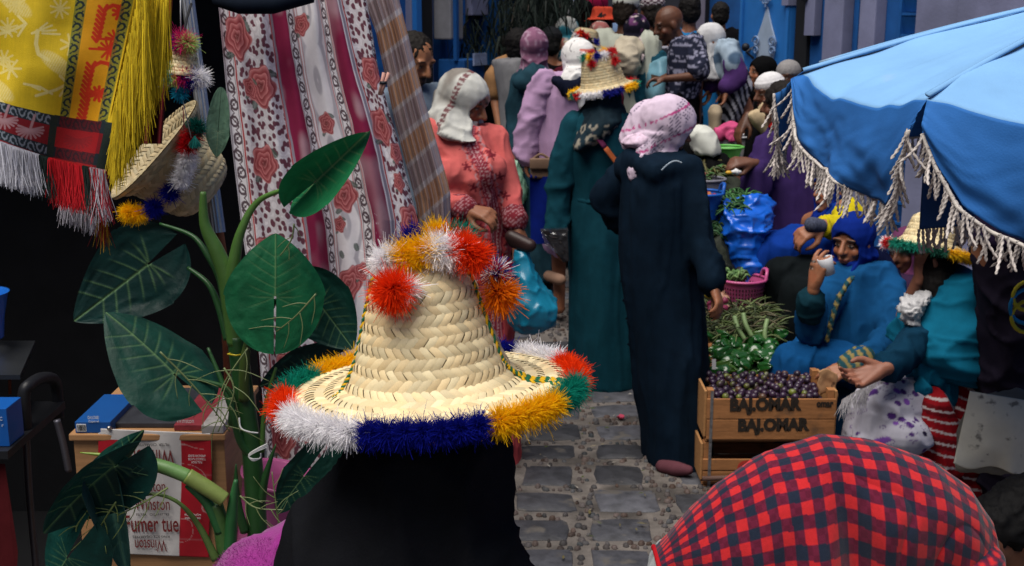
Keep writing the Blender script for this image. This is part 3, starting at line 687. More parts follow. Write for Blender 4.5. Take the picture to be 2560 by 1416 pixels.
# rust scarf behind the fringe
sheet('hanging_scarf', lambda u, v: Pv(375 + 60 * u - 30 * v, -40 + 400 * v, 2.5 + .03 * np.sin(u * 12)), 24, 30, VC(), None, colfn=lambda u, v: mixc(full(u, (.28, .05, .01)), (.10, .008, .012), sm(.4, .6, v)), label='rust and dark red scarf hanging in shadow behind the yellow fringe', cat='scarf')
# ------------------------------------------------------------------ straw hats
def straw_hat(M, prof, root, name_c='crown', row=.0155, sw=.0135, wob=.006, seed=1, tone=1.0, detail=3, inside=False):
    """prof: (r, z) from the crown centre out to the brim edge; plaited rows of slanting palm strips on it"""
    prof = np.array(prof); ds = np.hypot(*np.diff(prof, axis=0).T); S_ = np.r_[0, np.cumsum(ds)]
    f = lambda s: (np.interp(s, S_, prof[:, 0]), np.interp(s, S_, prof[:, 1]))
    rs = np.random.RandomState(seed); mb = MB(); s = .004; i = 0; tot = S_[-1]; sg = -1.6 if inside else 1.0
    while s < tot - row * .5:
        r, _ = f(s + row / 2); n = max(6, int(round(2 * pi * r / sw))); lean = (1 if i % 2 else -1) * 1.15
        ph = rs.rand(); rowd = rs.uniform(.0, .0012)
        for k in range(n):
            g = tone * rs.uniform(.74, 1.14); t_ = rs.uniform(-.03, .03); mb.cur = (.70 * g, (.57 + t_) * g, (.335 + t_ * 1.3) * g)
            a0 = 2 * pi * (k + ph + rs.uniform(-.06, .06)) / n; da = 2 * pi / n; vs = []
            jl = rs.uniform(-.1, .1)
            for b_ in range(4):
                t = b_ / 3; ss = np.clip(s + row * (-.16 + 1.32 * t), .001, tot); rr, zz = f(ss); r2, z2 = f(min(ss + .004, tot)); tx, tz = r2 - rr, z2 - zz; L = math.hypot(tx, tz) + 1e-9; nx, nz_ = -tz / L, tx / L
                if nx < 0 and nz_ < 0: nx, nz_ = -nx, -nz_
                for c_ in range(detail):
                    wv = c_ / (detail - 1) - .5; a = a0 + da * (lean * (t - .5) * (1 + jl) + wv * .99)
                    h = sg * (.0004 + rowd + .0026 * math.sin(pi * t) + .0011 * (1 - (2 * wv) ** 2) + .0012 * wv * lean)
                    wr = 1 + wob * math.sin(2 * a + zz * 20) + wob * .6 * math.sin(3 * a + 1 + zz * 35)
                    vs.append(M @ V(((rr * wr + nx * h) * math.cos(a), (rr * wr + nx * h) * math.sin(a), zz + nz_ * h + wob * .5 * rr * math.sin(2 * a + .7))))
            mb.add(vs, [(b_ * detail + c_, b_ * detail + c_ + 1, (b_ + 1) * detail + c_ + 1, (b_ + 1) * detail + c_) for b_ in range(3) for c_ in range(detail - 1)])
        s += row; i += 1
    o = mb.build(name_c, mat('palm straw', vc=True, rough=.62, var=.1, nscale=30, spec=.3, aniso=(30, 30, 8)), root, vc=True)
    if inside: return o
    mi = MB(); fn = lambda v, a: (v.x * (1 + wob * math.sin(2 * a + v.z * 20) + wob * .6 * math.sin(3 * a + 1 + v.z * 35)), v.y * (1 + wob * math.sin(2 * a + v.z * 20) + wob * .6 * math.sin(3 * a + 1 + v.z * 35)), v.z + wob * .5 * math.hypot(v.x, v.y) * math.sin(2 * a + .7))
    mi.lathe([(max(r - .001, .0005), z - .0015) for r, z in prof], M, 48, caps=False, fn=fn)
    li = mi.build('lining', mat('straw lining', (.24, .165, .08), rough=.8, var=.3, nscale=60, bump=.5, bscale=120), root)
    return o
def pompom(mb, c, r, n, col, rs, dirs=None, w=.0011, flat=1.0):
    c = V(c)
    for k in range(n):
        d = V((rs.gauss(0, 1), rs.gauss(0, 1), rs.gauss(0, 1)))
        if dirs is not None: d = d + V(dirs) * 1.2
        d.normalize(); L = r * rs.uniform(.68, 1.06); g = rs.uniform(.86, 1.1); mb.cur = tuple(min(.96, a * g) for a in col)
        p = c + d * r * .15; s_ = d.cross(V((rs.gauss(0, 1), rs.gauss(0, 1), rs.gauss(0, 1)))).normalized() * w; j = V((rs.gauss(0, .36), rs.gauss(0, .36), rs.gauss(-.12, .36))) * L
        vs = []
        for t in (0, .5, 1): q = p + d * L * t + j * t * t; vs += [q - s_ * (1 - .55 * t), q + s_ * (1 - .55 * t)]
        mb.add(vs, [(0, 1, 3, 2), (2, 3, 5, 4)])
WHITE, YEL, ORED, BLUEP, GRN, RED, PINK, CYAN, LIME = (.93, .91, .94), (.90, .52, .008), (.85, .055, .008), (.008, .012, .24), (.008, .23, .16), (.5, .01, .015), (.65, .03, .16), (.02, .30, .46), (.5, .68, .2)
# the big hat in front
HY = 1.74
hat_o = P(1076, 962, HY)
hatM = Matrix.Translation(hat_o) @ Matrix.Rotation(math.radians(-3.6), 4, 'Y') @ Matrix.Rotation(math.radians(-2), 4, 'X')
k_ = mpp(HY, 900)
HPROF = [(.0008, .197), (.03, .196), (.05, .191), (.062, .183), (.069, .172), (.075, .157), (.084, .125), (.095, .088), (.107, .05), (.118, .024), (.130, .010), (.15, .003), (.175, .0), (.2, -.002), (.217, -.004)]
ht = thing('straw_hat', hat_o, 'large woven straw hat with fluffy coloured wool tufts worn in the foreground', 'hat')
straw_hat(hatM, HPROF, ht, seed=3)
rs = random.Random(21)
def rim(a, r=.22, z=-.004): return hatM @ V((r * math.cos(a), r * math.sin(a), z))
D = math.radians
segs = [(182, 205, ORED), (207, 247, WHITE), (249, 294, BLUEP), (296, 327, YEL), (329, 352, GRN), (-6, 25, ORED), (27, 52, WHITE), (54, 84, BLUEP), (86, 118, RED), (120, 150, YEL), (152, 180, GRN)]
for a0, a1, col in segs:
    mb = MB(); n = max(3, int((a1 - a0) / 6))
    for q in range(n):
        a = D(a0 + (a1 - a0) * (q + .5) / n); c = rim(a); pompom(mb, c, .0185 if col != BLUEP else .0175, 1500, col, rs, dirs=(math.cos(a) * .3, math.sin(a) * .3, .05), w=.0006)
    mb.build('wool_tuft', m_yarn_thin, ht, vc=True)
tops = [(965, 652, WHITE, 1), (1015, 640, YEL, 1), (1060, 628, YEL, 1), (1095, 625, WHITE, 1), (1118, 630, WHITE, 1), (1160, 622, ORED, 1), (1185, 640, ORED, 1), (1035, 606, BLUEP, -1), (1090, 592, YEL, -1), (1150, 597, GRN, -1), (1125, 605, ORED, -1)]
for px, py, col, sgn in tops:
    mb = MB(); c = P(px, py, HY - .045 * sgn); pompom(mb, c, .0215, 2300, col, rs, dirs=(0, -.3 * sgn, .1), w=.0006); mb.build('wool_tuft', m_yarn_thin, ht, vc=True)
mb = MB(); pompom(mb, P(985, 722, HY - .085), .026, 4200, ORED, rs, dirs=(-.2, -.5, -.1), w=.0006); mb.build('wool_tuft', m_yarn_thin, ht, vc=True)
mb = MB(); pompom(mb, P(1022, 718, HY - .08), .019, 500, WHITE, rs, dirs=(.2, -.5, -.2), w=.0008); mb.build('wool_tuft', m_yarn_thin, ht, vc=True)
mb = MB(); pompom(mb, P(1243, 728, HY - .01), .026, 1500, (.8, .2, .008), rs, dirs=(.5, -.2, -.4), w=.0009); mb.build('wool_tuft', m_yarn_thin, ht, vc=True)
mb = MB()
for col in (RED, WHITE, BLUEP): pompom(mb, P(1238, 684, HY), .02, 400, col, rs, dirs=(.5, 0, .3), w=.0008)
mb.build('wool_tuft', m_yarn_thin, ht, vc=True)
def twist2(mb, pts, r, c1, c2, turns=14):
    pts = curve_pts(pts, 14); n = len(pts)
    for ph, c in ((0, c1), (pi, c2)):
        mb.cur = c; q = []
        for i, p in enumerate(pts):
            t = (pts[min(i + 1, n - 1)] - pts[max(i - 1, 0)]).normalized(); o = t.orthogonal().normalized(); o2 = t.cross(o); a = ph + turns * 2 * pi * i / n; q.append(p + (o * math.cos(a) + o2 * math.sin(a)) * r)
        mb.tube(q, r * 1.05, 5)
mb = MB(); DG, MU = (.01, .11, .05), (.62, .36, .01)
hp = lambda a, i, e=.004: hatM @ V(((HPROF[i][0] + e) * math.cos(D(a)), (HPROF[i][0] + e) * math.sin(D(a)), HPROF[i][1] + .002))
twist2(mb, [hp(197, 4), hp(196, 6), hp(197, 8), hp(200, 10, .006), hp(205, 11)], .0022, DG, MU, 20)
mb.build('cord', m_yarn, ht, vc=True); mb = MB()
twist2(mb, [hp(-14, 4), hp(-15, 6), hp(-14, 8), hp(-12, 9, .006), hp(-10, 11), hp(-6, 12)], .0022, DG, MU, 20)
for j in range(3): twist2(mb, [hp(-10 + 3 * j, 10, .006), hp(-14 + 3 * j, 11, .008), hp(-12 + 3 * j, 12, .006), hp(-18 + 5 * j, 13, .005)], .0025, DG, MU, 5)
mb.build('cord', m_yarn, ht, vc=True)
# ------------------------------------------------------------------ hat hanging by the pole, mouth towards the left
hc = P(452, 430, 2.75)
ax = V((.55, .22, -.55)).normalized()      # crown axis points down to the right, away
hm = Matrix.Translation(hc) @ V((0, 0, 1)).rotation_difference(ax).to_matrix().to_4x4()
h2 = thing('straw_hat', hc, 'upturned woven straw hat hanging from a cord against the metal pole', 'hat')
P2 = [(.0008, .085), (.04, .083), (.065, .074), (.08, .055), (.09, .02), (.095, -.02), (.105, -.05), (.13, -.07), (.15, -.08)]
straw_hat(hm, P2, h2, seed=5, tone=.8, wob=.03); straw_hat(hm, [(r - .002, z - .002) for r, z in P2], h2, name_c='inside', seed=6, tone=.55, wob=.03, inside=True)
mb = MB()
for a, col in ((120, (.008, .1, .08)), (100, RED), (80, RED), (60, WHITE), (42, WHITE), (24, WHITE), (5, BLUEP), (-15, BLUEP), (-40, BLUEP), (-75, YEL), (-95, YEL)):
    c = hm @ V((.15 * math.cos(D(a + 150)), .15 * math.sin(D(a + 150)), -.08))
for px, py, col in ((490, 318, (.008, .1, .08)), (478, 340, RED), (468, 365, RED), (470, 395, WHITE), (462, 420, WHITE), (452, 450, WHITE), (425, 480, BLUEP), (385, 518, BLUEP), (345, 535, YEL), (322, 532, YEL)):
    t = MB(); pompom(t, P(px, py, 2.62), .018, 1500, col, rs, w=.0007); t.build('wool_tuft', m_yarn_thin, h2, vc=True)
# little hat charm above it
h3c = P(460, 175, 2.4)
h3 = thing('hat_charm', h3c, 'tiny straw hat charm with bright pompoms dangling beside the pole', 'ornament')
k3 = mpp(2.4, 150); m3 = Matrix.Translation(h3c) @ Matrix.Rotation(.1, 4, 'Y')
straw_hat(m3, [(.001, .05), (.014, .048), (.019, .035), (.022, .015), (.03, -.002), (.038, -.008)], h3, row=.008, sw=.007, seed=8)
for px, py, r, col in ((456, 103, .02, PINK), (468, 107, .018, LIME), (444, 105, .013, BLUEP), (410, 180, .019, CYAN), (426, 188, .018, LIME), (456, 190, .019, PINK), (478, 195, .018, BLUEP), (500, 192, .018, WHITE), (450, 230, .013, CYAN)):
    t = MB(); pompom(t, P(px, py, 2.38), r * .95, 1700, col, rs, w=.0006); t.build('pompom', m_yarn_thin, h3, vc=True)
mb = MB(); mb.cur = (.6, .6, .62); mb.tube([P(451, -40, 2.38), P(452, 95, 2.38)], .0012, 5); mb.build('string', m_yarn, h3, vc=True); mb = MB(); mb.cur = (.6, .6, .62); mb.tube([P(455, 240, 2.38), P(470, 310, 2.5), P(478, 345, 2.6)], .0011, 5); mb.cur = (.5, .02, .12); mb.tube([P(458, 270, 2.42), P(460, 325, 2.55)], .001, 5)
mb.build('string', m_yarn, h3, vc=True)
mb = MB()
for k in range(160): g = rs.uniform(.6, 1.2); mb.cur = (.006 * g, .16 * g, .14 * g); strand(mb, P(487, 340, 2.58), (rs.gauss(0, .3), rs.gauss(0, .3), -1), rs.uniform(.018, .03), .001, rnd=rs)
mb.build('tassel', m_yarn, h3, vc=True)
# ------------------------------------------------------------------ metal pole with fluted foil
mb = MB(); A, B = P(462, -60, 2.86), P(546, 582, 2.78)
n = 28; dirv = (B - A).normalized(); o1 = dirv.orthogonal().normalized(); o2 = dirv.cross(o1); vs = []; fs = []
for i, t in enumerate(np.linspace(0, 1, 12)):
    for k in range(n):
        a = 2 * pi * k / n; r = (.0135 + .002 * t) * (1 + .10 * (k % 2)); vs.append(A.lerp(B, t) + (o1 * math.cos(a) + o2 * math.sin(a)) * r)
for i in range(11):
    for k in range(n): fs.append((i * n + k, i * n + (k + 1) % n, (i + 1) * n + (k + 1) % n, (i + 1) * n + k))
mb.add(vs, fs); pl = mb.build('metal_pole', mat('fluted steel', (.42, .42, .43), rough=.38, metal=.85, var=.3, nscale=14, aniso=(60, 60, 3)), None, smooth=False, label='slanting fluted silver pole between the straw hat and the rose curtain', cat='pole')
mb = MB(); mb.tube([P(478, 10, 2.82), P(466, 50, 2.7), P(458, 92, 2.45)], .003, 6); mb.build('cord', mat('black cord', (.01, .01, .012), rough=.8), pl)
mb = MB(); mb.tube([P(544, 560, 2.83), P(556, 640, 2.83), P(580, 1100, 2.9)], .012, 8); mb.build('wood_core', mat('red wood', (.16, .05, .02), rough=.7, var=.4), pl)
# ------------------------------------------------------------------ rose curtain
xl = lambda v: np.interp(v, [0, .02, .32, .5, .75, 1], [532, 540, 574, 598, 640, 668]); xr = lambda v: np.interp(v, [0, .02, .2, .33, .5, 1], [898, 905, 950, 1000, 1052, 1085])
def cu_fn(u, v):
    x = xl(v) * (1 - u) + xr(v) * u; y = -60 + 1250 * v + 14 * np.sin(u * 6)
    fold = .035 * np.sin(u * 15 + 1.2 * nz2(u * 2, v * 2)) * (.35 + v) + .015 * np.sin(u * 37 + v * 3) + .012 * nz2(u * 8, v * 5)
    x = x + 9 * np.sin(u * 15 + .8 + v * 2) * v + 7 * nz2(u * 6, v * 3, 2)
    return Pv(x, y, 3.25 + fold)
def cu_col(u, v):
    uw = u + .004 * nz2(u * 30, v * 40); y = v * 2.5
    c = full(u, (.84, .81, .84)); c *= (1 + .05 * nz2(u * 9, v * 14))[..., None]
    def bandm(a, b_): return sm(a - .002, a + .002, uw) * sm(b_ + .002, b_ - .002, uw)
    wine, redc, ink = (.24, .02, .065), (.48, .05, .05), (.05, .012, .025)
    leo = np.maximum(bandm(.085, .345), bandm(.845, 1.01))
    d1, d2, ic = worley(u * 34, v * 66, 3); spot = sm(.44, .32, d1 + .15 * nz2(u * 90, v * 160)) * (ic > .12)
    c = mixc(c, (.13, .02, .045), leo * spot * .95)
    ring = sm(.12, .2, np.abs(d1 - .62)); c = mixc(c, (.42, .38, .42), leo * (1 - ring) * .35)
    mid = bandm(.535, .68)
    sw = np.sin(12 * np.hypot((u - .6) * 9, (v * 7) % 1 - .5) + 2 * nz2(u * 12, v * 14)); c = mixc(c, (.36, .34, .40), mid * sm(.2, .9, sw) * .7)
    for a, b_ in ((.365, .47), (.735, .815)): c = mixc(c, wine, bandm(a, b_) * (1 - .25 * sm(.1, .6, nz2(u * 14, v * 18))))
    # little pale drops in the wine stripes
    q = worley(u * 60, v * 60, 8)[0]; c = mixc(c, (.45, .3, .36), (bandm(.41, .45) + bandm(.745, .78)) * sm(.16, .1, q) * (nz2(u * 3, v * 5) > .0))
    for a, b_ in ((.345, .353), (.842, .85), (.073, .083), (.52, .524), (.535, .538), (.68, .684), (.728, .732)): c = mixc(c, redc, bandm(a, b_))
    for a, b_ in ((.353, .366), (.822, .838)): c = mixc(c, (.30, .27, .33), bandm(a, b_))
    for a, b_ in ((.005, .068), (.473, .518), (.688, .726), (.98, .998)):
        w_ = (b_ - a) / 2; b0 = (uw - (a + b_) / 2) / w_
        ph = y / .085; t = ph % 1; nn = (np.floor(ph) % 2) * 2 - 1
        cl = (np.abs(np.hypot((t - .5) * 2.2, b0 * .9 - nn * .15) - .62) < .17) * (np.abs(b0) < .95); cl = np.maximum(cl, (np.abs(b0 - .55 * nn * np.sin(t * pi * 2)) < .14) * 1.0); cl = np.maximum(cl, (np.hypot((t - .5) * 2.2, b0 * .9) < .2) * 1.0)
        c = mixc(c, ink, cl * bandm(a, b_) * .9); c = mixc(c, ink, .8 * bandm(a, a + .004)); c = mixc(c, ink, .8 * bandm(b_ - .004, b_))
    # roses and leaves
    asp = 3.0
    def rose(uc, vc, s, th=.3, faint=1.0):
        nonlocal c
        du, dv = (u - uc), (v - vc) * asp; ca, sa = math.cos(th), math.sin(th); a, e = (du * ca + dv * sa) / s, (-du * sa + dv * ca) / (s * 1.5)
        r = np.hypot(a, e); phi = np.arctan2(e, a); r2 = r * (1 + .12 * np.cos(5 * phi + 3 * r) + .05 * nz2(u * 40, v * 60))
        m = sm(1.0, .93, r2) * faint; pet = (r2 * 3.6 + phi / (2 * pi) + .22 * np.sin(3 * phi + 2 * r2)) % 1.0; shade = .12 + .88 * pet ** 1.4 * sm(1.0, .93, pet)
        col = (1 - shade)[..., None] * np.array((.24, .02, .03)) + shade[..., None] * np.array((.70, .26, .26)); col = col * (1 - .5 * sm(.35, .0, r2)[..., None]) + .12 * sm(.75, 1.0, r2)[..., None] * np.array((1, .8, .8)) * shade[..., None]
        c = c * (1 - m[..., None]) + col * m[..., None]
    def leaf(uc, vc, s, th, col=(.085, .12, .10)):
        nonlocal c
        du, dv = (u - uc), (v - vc) * asp; ca, sa = math.cos(th), math.sin(th); a, e = (du * ca + dv * sa) / s, (-du * sa + dv * ca) / (s * .5)
        m = sm(1.05, .9, np.hypot(a, e) + .15 * np.abs(np.sin(a * 9))); c = mixc(c, col, m * .85); c = mixc(c, (.3, .34, .33), m * sm(.12, .05, np.abs(e)) * .7)
    rr = random.Random(2)
    for uc, vc, s, th in ((.115, .115, .062, .1), (.235, .21, .058, .15), (.165, .215, .03, -.1), (.19, .365, .05, .1), (.15, .55, .055, .1), (.235, .54, .028, 0), (.2, .78, .055, 0), (.12, .92, .05, 0), (.27, .9, .04, .2),
                          (.5, .02, .035, .1), (.555, .1, .03, .2), (.60, .30, .03, -.1), (.62, .445, .045, .1), (.565, .50, .022, 0), (.59, .62, .045, .1), (.66, .60, .025, 0), (.6, .8, .045, .1), (.55, .9, .03, 0),
                          (.94, .2, .045, .2), (.90, .31, .05, .1), (.96, .36, .03, .3), (.93, .42, .028, .2), (.95, .50, .05, .1), (.92, .66, .045, 0), (.95, .8, .04, 0)):
        leaf(uc + s * 1.1, vc - s * .45, s * .9, .7 + rr.uniform(-.4, .4)); leaf(uc - s * .9, vc + s * .6, s * .8, 2.2 + rr.uniform(-.4, .4)); rose(uc, vc, s * 1.5, th)
    rose(.635, .2, .045, .2, .0); leaf(.645, .55, .03, 1.4); leaf(.665, .68, .03, 1.5); leaf(.56, .56, .03, 1.3)
    return c
rc = thing('rose_curtain', P(800, 600, 3.25), 'hanging cotton curtain printed with red roses, wine stripes and lacy scrolls', 'curtain')
sheet('cloth', cu_fn, 330, 760, mat('rose cotton', vc=True, rough=.9, var=.08, nscale=30, spec=.1, weave=.25, wscale=600, thin=.12), rc, colfn=cu_col)
def back_fn(u, v):
    x = 590 + 20 * u + 70 * v + 50 * u; y = 300 + 760 * v; return Pv(x, y, 3.36 + .03 * np.sin(u * 11))
sheet('cloth_behind', back_fn, 40, 60, mat('wine cloth', (.14, .012, .035), rough=.9, var=.3), rc)
mb = MB(); mb.tube([P(540, 0, 3.18), P(600, 14, 3.14), P(680, 14, 3.14), P(780, -10, 3.18)], [.016, .022, .022, .018], 10); mb.build('curtain_roll', cloth('navy roll', (.012, .018, .03)), rc)
cp = thing('clothes_peg', P(958, 210, 3.2), 'pinkish wooden clothes peg clipping the curtain edge', 'peg')
m_peg = mat('peg wood', (.42, .22, .18), rough=.7, var=.2)
a, b2 = P(966, 182, 3.16), P(950, 238, 3.16)
for o in (-.004, .004): mb = MB(); mb.tube([a + V((o * 1.6, 0, 0)), a.lerp(b2, .5) + V((o, 0, 0)), b2 + V((o * .6, 0, 0))], [.005, .0045, .004], 6); mb.build('jaw', m_peg, cp)
mb = MB(); mb.tube([a.lerp(b2, .45) + V((-.009, -.004, 0)), a.lerp(b2, .45) + V((.009, -.004, 0))], .004, 8); mb.build('spring', m_iron, cp)
# plaid wool scarf hung behind it
pxl = lambda v: np.interp(v, [0, .2, .5, .8, 1], [888, 940, 985, 1040, 1062]); pxr = lambda v: np.interp(v, [0, .1, .45, .76, .8, 1], [988, 1000, 1060, 1120, 1126, 1128])
def pl_fn(u, v):
    x = pxl(v) * (1 - u) + pxr(v) * u; y = -60 + 680 * v + 30 * (1 - u) * v; return Pv(x, y, 3.55 + .03 * np.sin(u * 13 + v) + .01 * np.sin(u * 31))
def pl_col(u, v):
    t = (v * 5.2 + u * .35) % 1; c = mixc(full(u, (.62, .34, .19)), (.46, .35, .36), (t > .5).astype(float))
    s_ = (u * 9) % 1; c = mixc(c, (.38, .29, .28), .5 * (s_ < .45)); c = mixc(c, (.60, .56, .57), .6 * (np.abs(s_ - .55) < .09))
    c = mixc(c, (.64, .6, .62), .85 * (np.minimum(t, 1 - t) < .055)); c = mixc(c, (.64, .6, .62), .75 * (np.abs(t - .5) < .045)); return c
sheet('plaid_scarf', pl_fn, 130, 240, mat('plaid wool', vc=True, rough=.9, var=.1, nscale=60, spec=.05, thin=.3), None, colfn=pl_col, label='brown and grey plaid wool scarf hanging behind the rose curtain', cat='scarf')
# ------------------------------------------------------------------ artificial taro plant
m_leaf = mat('silk leaf', vc=True, rough=.5, var=.3, nscale=14, spec=.22, bump=.3, bscale=90, thin=.1)
m_leaf_s = mat('stem skin', vc=True, rough=.4, var=.2, nscale=20, spec=.4, bump=.15, bscale=60)
def taro(parent, attach, tip, side, lobe=.32, width=.5, cup=.12, droop=.1, fold=0.0, col=(.012, .14, .045), seed=0, back=None, vein=(.16, .30, .12), curl=0.0, twist=0.0, nk=.12):
    """heart-shaped leaf: attach = where the petiole meets the blade, tip = point of the blade, side = direction of its left half"""
    A, Tp = V(attach), V(tip); ax = Tp - A; Lf = ax.length; ax = ax / Lf; S = V(side); S = (S - ax * S.dot(ax)).normalized(); Nn = ax.cross(S)
    wd = width * Lf; nu, nv = 91, 111
    uu, vv = np.meshgrid(np.linspace(-1, 1, nu), np.linspace(0, 1, nv))
    # outline: half-width as a function of t along the axis, with two back lobes
    t = -lobe + (1 + lobe) * vv
    prof = np.where(t < .02, np.sqrt(np.clip(1 - ((t - .02) / (lobe + .02)) ** 2, 0, 1)) * .97 + .0, np.clip((1 - np.clip((t - .02) / .98, 0, 1) ** 1.55), 0, 1) ** .8)
    x = uu * prof * wd
    notch = np.where(t < 0, 1.0, 0)
    hole = (notch * (np.abs(x) < (.012 + nk * np.clip(-t / lobe, 0, 1)) * wd))
    x = np.where(hole > 0, np.sign(uu + 1e-9) * (.012 + nk * np.clip(-t / lobe, 0, 1)) * wd, x)
    ww = nz2(uu * 3, t * 3, seed); edge = np.abs(x) / (wd + 1e-9)
    z = cup * Lf * edge ** 2 - droop * Lf * np.clip(t, 0, 1) ** 2 + .045 * Lf * ww * edge + .02 * Lf * nz2(uu * 7, t * 8, seed + 3) * edge + fold * np.abs(x)
    # radiating veins
    vm = np.exp(-(x / (.011 * Lf)) ** 2) * (t > -.03); vr = np.zeros_like(x); xs = np.abs(x) / Lf
    for k, (t0, sl) in enumerate(((0, -.55), (0, -.12), (0.02, .25), (.14, .42), (.3, .5), (.46, .55), (.62, .6))):
        d = np.abs((t - t0) - sl * xs - .35 * xs ** 2) / math.hypot(1, sl); vr = np.maximum(vr, np.exp(-(d / .008) ** 2) * (xs > .005) * sm(.6, .3, xs / (width + .05)))
    z = z + .012 * Lf * vm - .006 * Lf * vr
    if curl: z = z + curl * Lf * np.sign(x) * edge ** 2 
    X = np.array(A) + (t * Lf)[..., None] * np.array(ax) + x[..., None] * np.array(S) + z[..., None] * np.array(Nn)
    if twist: X = X + (twist * Lf * np.clip(t, 0, 1) ** 2 * uu)[..., None] * np.array(Nn)
    c = np.array(col) * np.array((.7, .62, .8)) * (1 + .25 * nz2(uu * 5 + seed, vv * 6))[..., None]
    c = mixc(c, np.array(vein) * .8, np.clip(vm * .8 + vr * .5, 0, 1))
    i = np.arange(nu * nv).reshape(nv, nu); f = np.stack([i[:-1, :-1], i[:-1, 1:], i[1:, 1:], i[1:, :-1]], -1)
    keep = ~((hole[:-1, :-1] > 0) & (hole[:-1, 1:] > 0) & (hole[1:, 1:] > 0) & (hole[1:, :-1] > 0)) & ~((t[:-1, :-1] < 0) & (np.sign(uu[:-1, :-1]) != np.sign(uu[:-1, 1:])))
    f = f[keep]
    return obj('leaf', X.reshape(-1, 3), f, m_leaf, parent, cols=c.reshape(-1, 3))
def stem(mb, pts, rad, col, n=9):
    c = curve_pts(pts, 7); mb.cur = col; mb.tube(c, lerp_list(rad, len(c)), n)
def sprig(mb, pts, rs, n=9, L=.05, col=(.10, .16, .045), r=.0017, dens=1.0):
    c = curve_pts(pts, 6); mb.cur = col; mb.tube(c, lerp_list([r * 1.3, r * .7], len(c)), 5)
    for k in range(n):
        p = c[int(len(c) * (.15 + .8 * k / n))]; i = min(len(c) - 2, int(len(c) * (.15 + .8 * k / n))); t = (c[i + 1] - c[i]).normalized()
        sd_ = t.cross(V((0, -1, .2))).normalized() * (1 if k % 2 else -1); d = (t * .7 + sd_ * rs.uniform(.6, 1.1) + V((0, rs.uniform(-.3, .1), 0))).normalized(); l = L * rs.uniform(.6, 1.2)
        mb.tube(curve_pts([p, p + d * l * .5 + t * .0, p + d * l + t * l * .3], 4), [r * .9, r * .8, r * .75, r * .7, r * .65, r * .6, r * .55, r * .5, r * .35][:9], 4)
PLY = 2.42
def Q(px, py, dy=0.0): return P(px, py, PLY + dy)
pt = thing('taro_plant', Q(640, 1400), 'tall artificial taro plant with big heart-shaped green leaves and thick stalk', 'plant')
G1, G2, G3 = (.03, .13, .025), (.02, .075, .02), (.075, .17, .035)
def one(name, fn, parent=pt):
    b = MB(); fn(b); return b.build(name, m_leaf_s, parent, vc=True)
def trunk(b):
    stem(b, [Q(650, 1440), Q(640, 1280), Q(628, 1120), Q(606, 960), Q(592, 840)], [.021, .022, .021, .021, .02], G2, 12)
    stem(b, [Q(592, 860), Q(578, 760), Q(566, 690), Q(540, 625), Q(512, 560), Q(508, 480)], [.02, .02, .019, .016, .011, .006], G3, 12)
    stem(b, [Q(580, 740, -.01), Q(584, 670, -.012), Q(602, 580, -.01), Q(650, 500, -.005), Q(752, 463, -.04)], [.016, .014, .009, .006, .0035], G3, 10)
    stem(b, [Q(610, 1000, -.018), Q(612, 900, -.03), Q(626, 806, -.032)], [.012, .011, .001], (.06, .10, .02), 9)
trk = one('stalk', trunk)
one('petiole', lambda b: stem(b, [Q(566, 780, .01), Q(552, 700, .02), Q(520, 640, .03), Q(480, 590, .05), Q(400, 560, .08)], [.010, .009, .007, .005, .003], G2))
one('petiole', lambda b: stem(b, [Q(570, 850, .01), Q(548, 770, .02), Q(520, 710, .03), Q(470, 670, .06)], [.010, .008, .006, .004], G2))
one('petiole', lambda b: stem(b, [Q(608, 1010, 0), Q(580, 1060, -.02), Q(575, 980, -.03), Q(500, 950, -.04), Q(436, 935, -.05)], [.008, .008, .006, .004, .003], G2))
one('petiole', lambda b: stem(b, [Q(630, 1140, -.01), Q(600, 1100, -.02), Q(572, 1000, -.03), Q(520, 870, .0)], [.010, .009, .007, .003], G2))
one('petiole', lambda b: stem(b, [Q(592, 900, .02), Q(640, 850, .03), Q(690, 750, -.02)], [.007, .006, .004], G2))
one('shoot', lambda b: stem(b, [Q(655, 1250, -.02), Q(664, 1190, -.03), Q(690, 1110, -.03)], [.009, .008, .001], G2))
one('shoot', lambda b: stem(b, [Q(612, 1330, -.02), Q(592, 1250, -.03), Q(590, 1160, -.03)], [.010, .009, .001], G2))
one('petiole', lambda b: stem(b, [Q(655, 1130, 0), Q(662, 1020, -.01), Q(690, 920, -.02)], [.006, .005, .003], G3))
one('yellow_tie', lambda b: [setattr(b, 'cur', (.55, .42, .02)), b.tube([Q(570, 886, -.03), Q(590, 889, -.04), Q(612, 886, -.03), Q(590, 880, .03), Q(570, 886, -.03)], .002, 6)])
bright = (.012, .19, .055); dark = (.006, .05, .03); mid = (.008, .10, .045)  # greens carry the light: bright for top-lit leaves, dark for shaded ones
# L1: bright twisted leaf at the top
taro(pt, Q(790, 455, -.05), Q(926, 326, -.06), (P(770, 360, 2.42) - P(810, 520, 2.42)), lobe=.55, width=.33, cup=.35, droop=-.12, fold=.35, col=(.014, .21, .06), seed=1, twist=.12)
taro(pt, Q(780, 462, -.045), Q(724, 536, -.05), (P(700, 470, 2.42) - P(800, 520, 2.4)), lobe=.25, width=.38, cup=.3, droop=.0, fold=.4, col=(.012, .19, .055), seed=12)
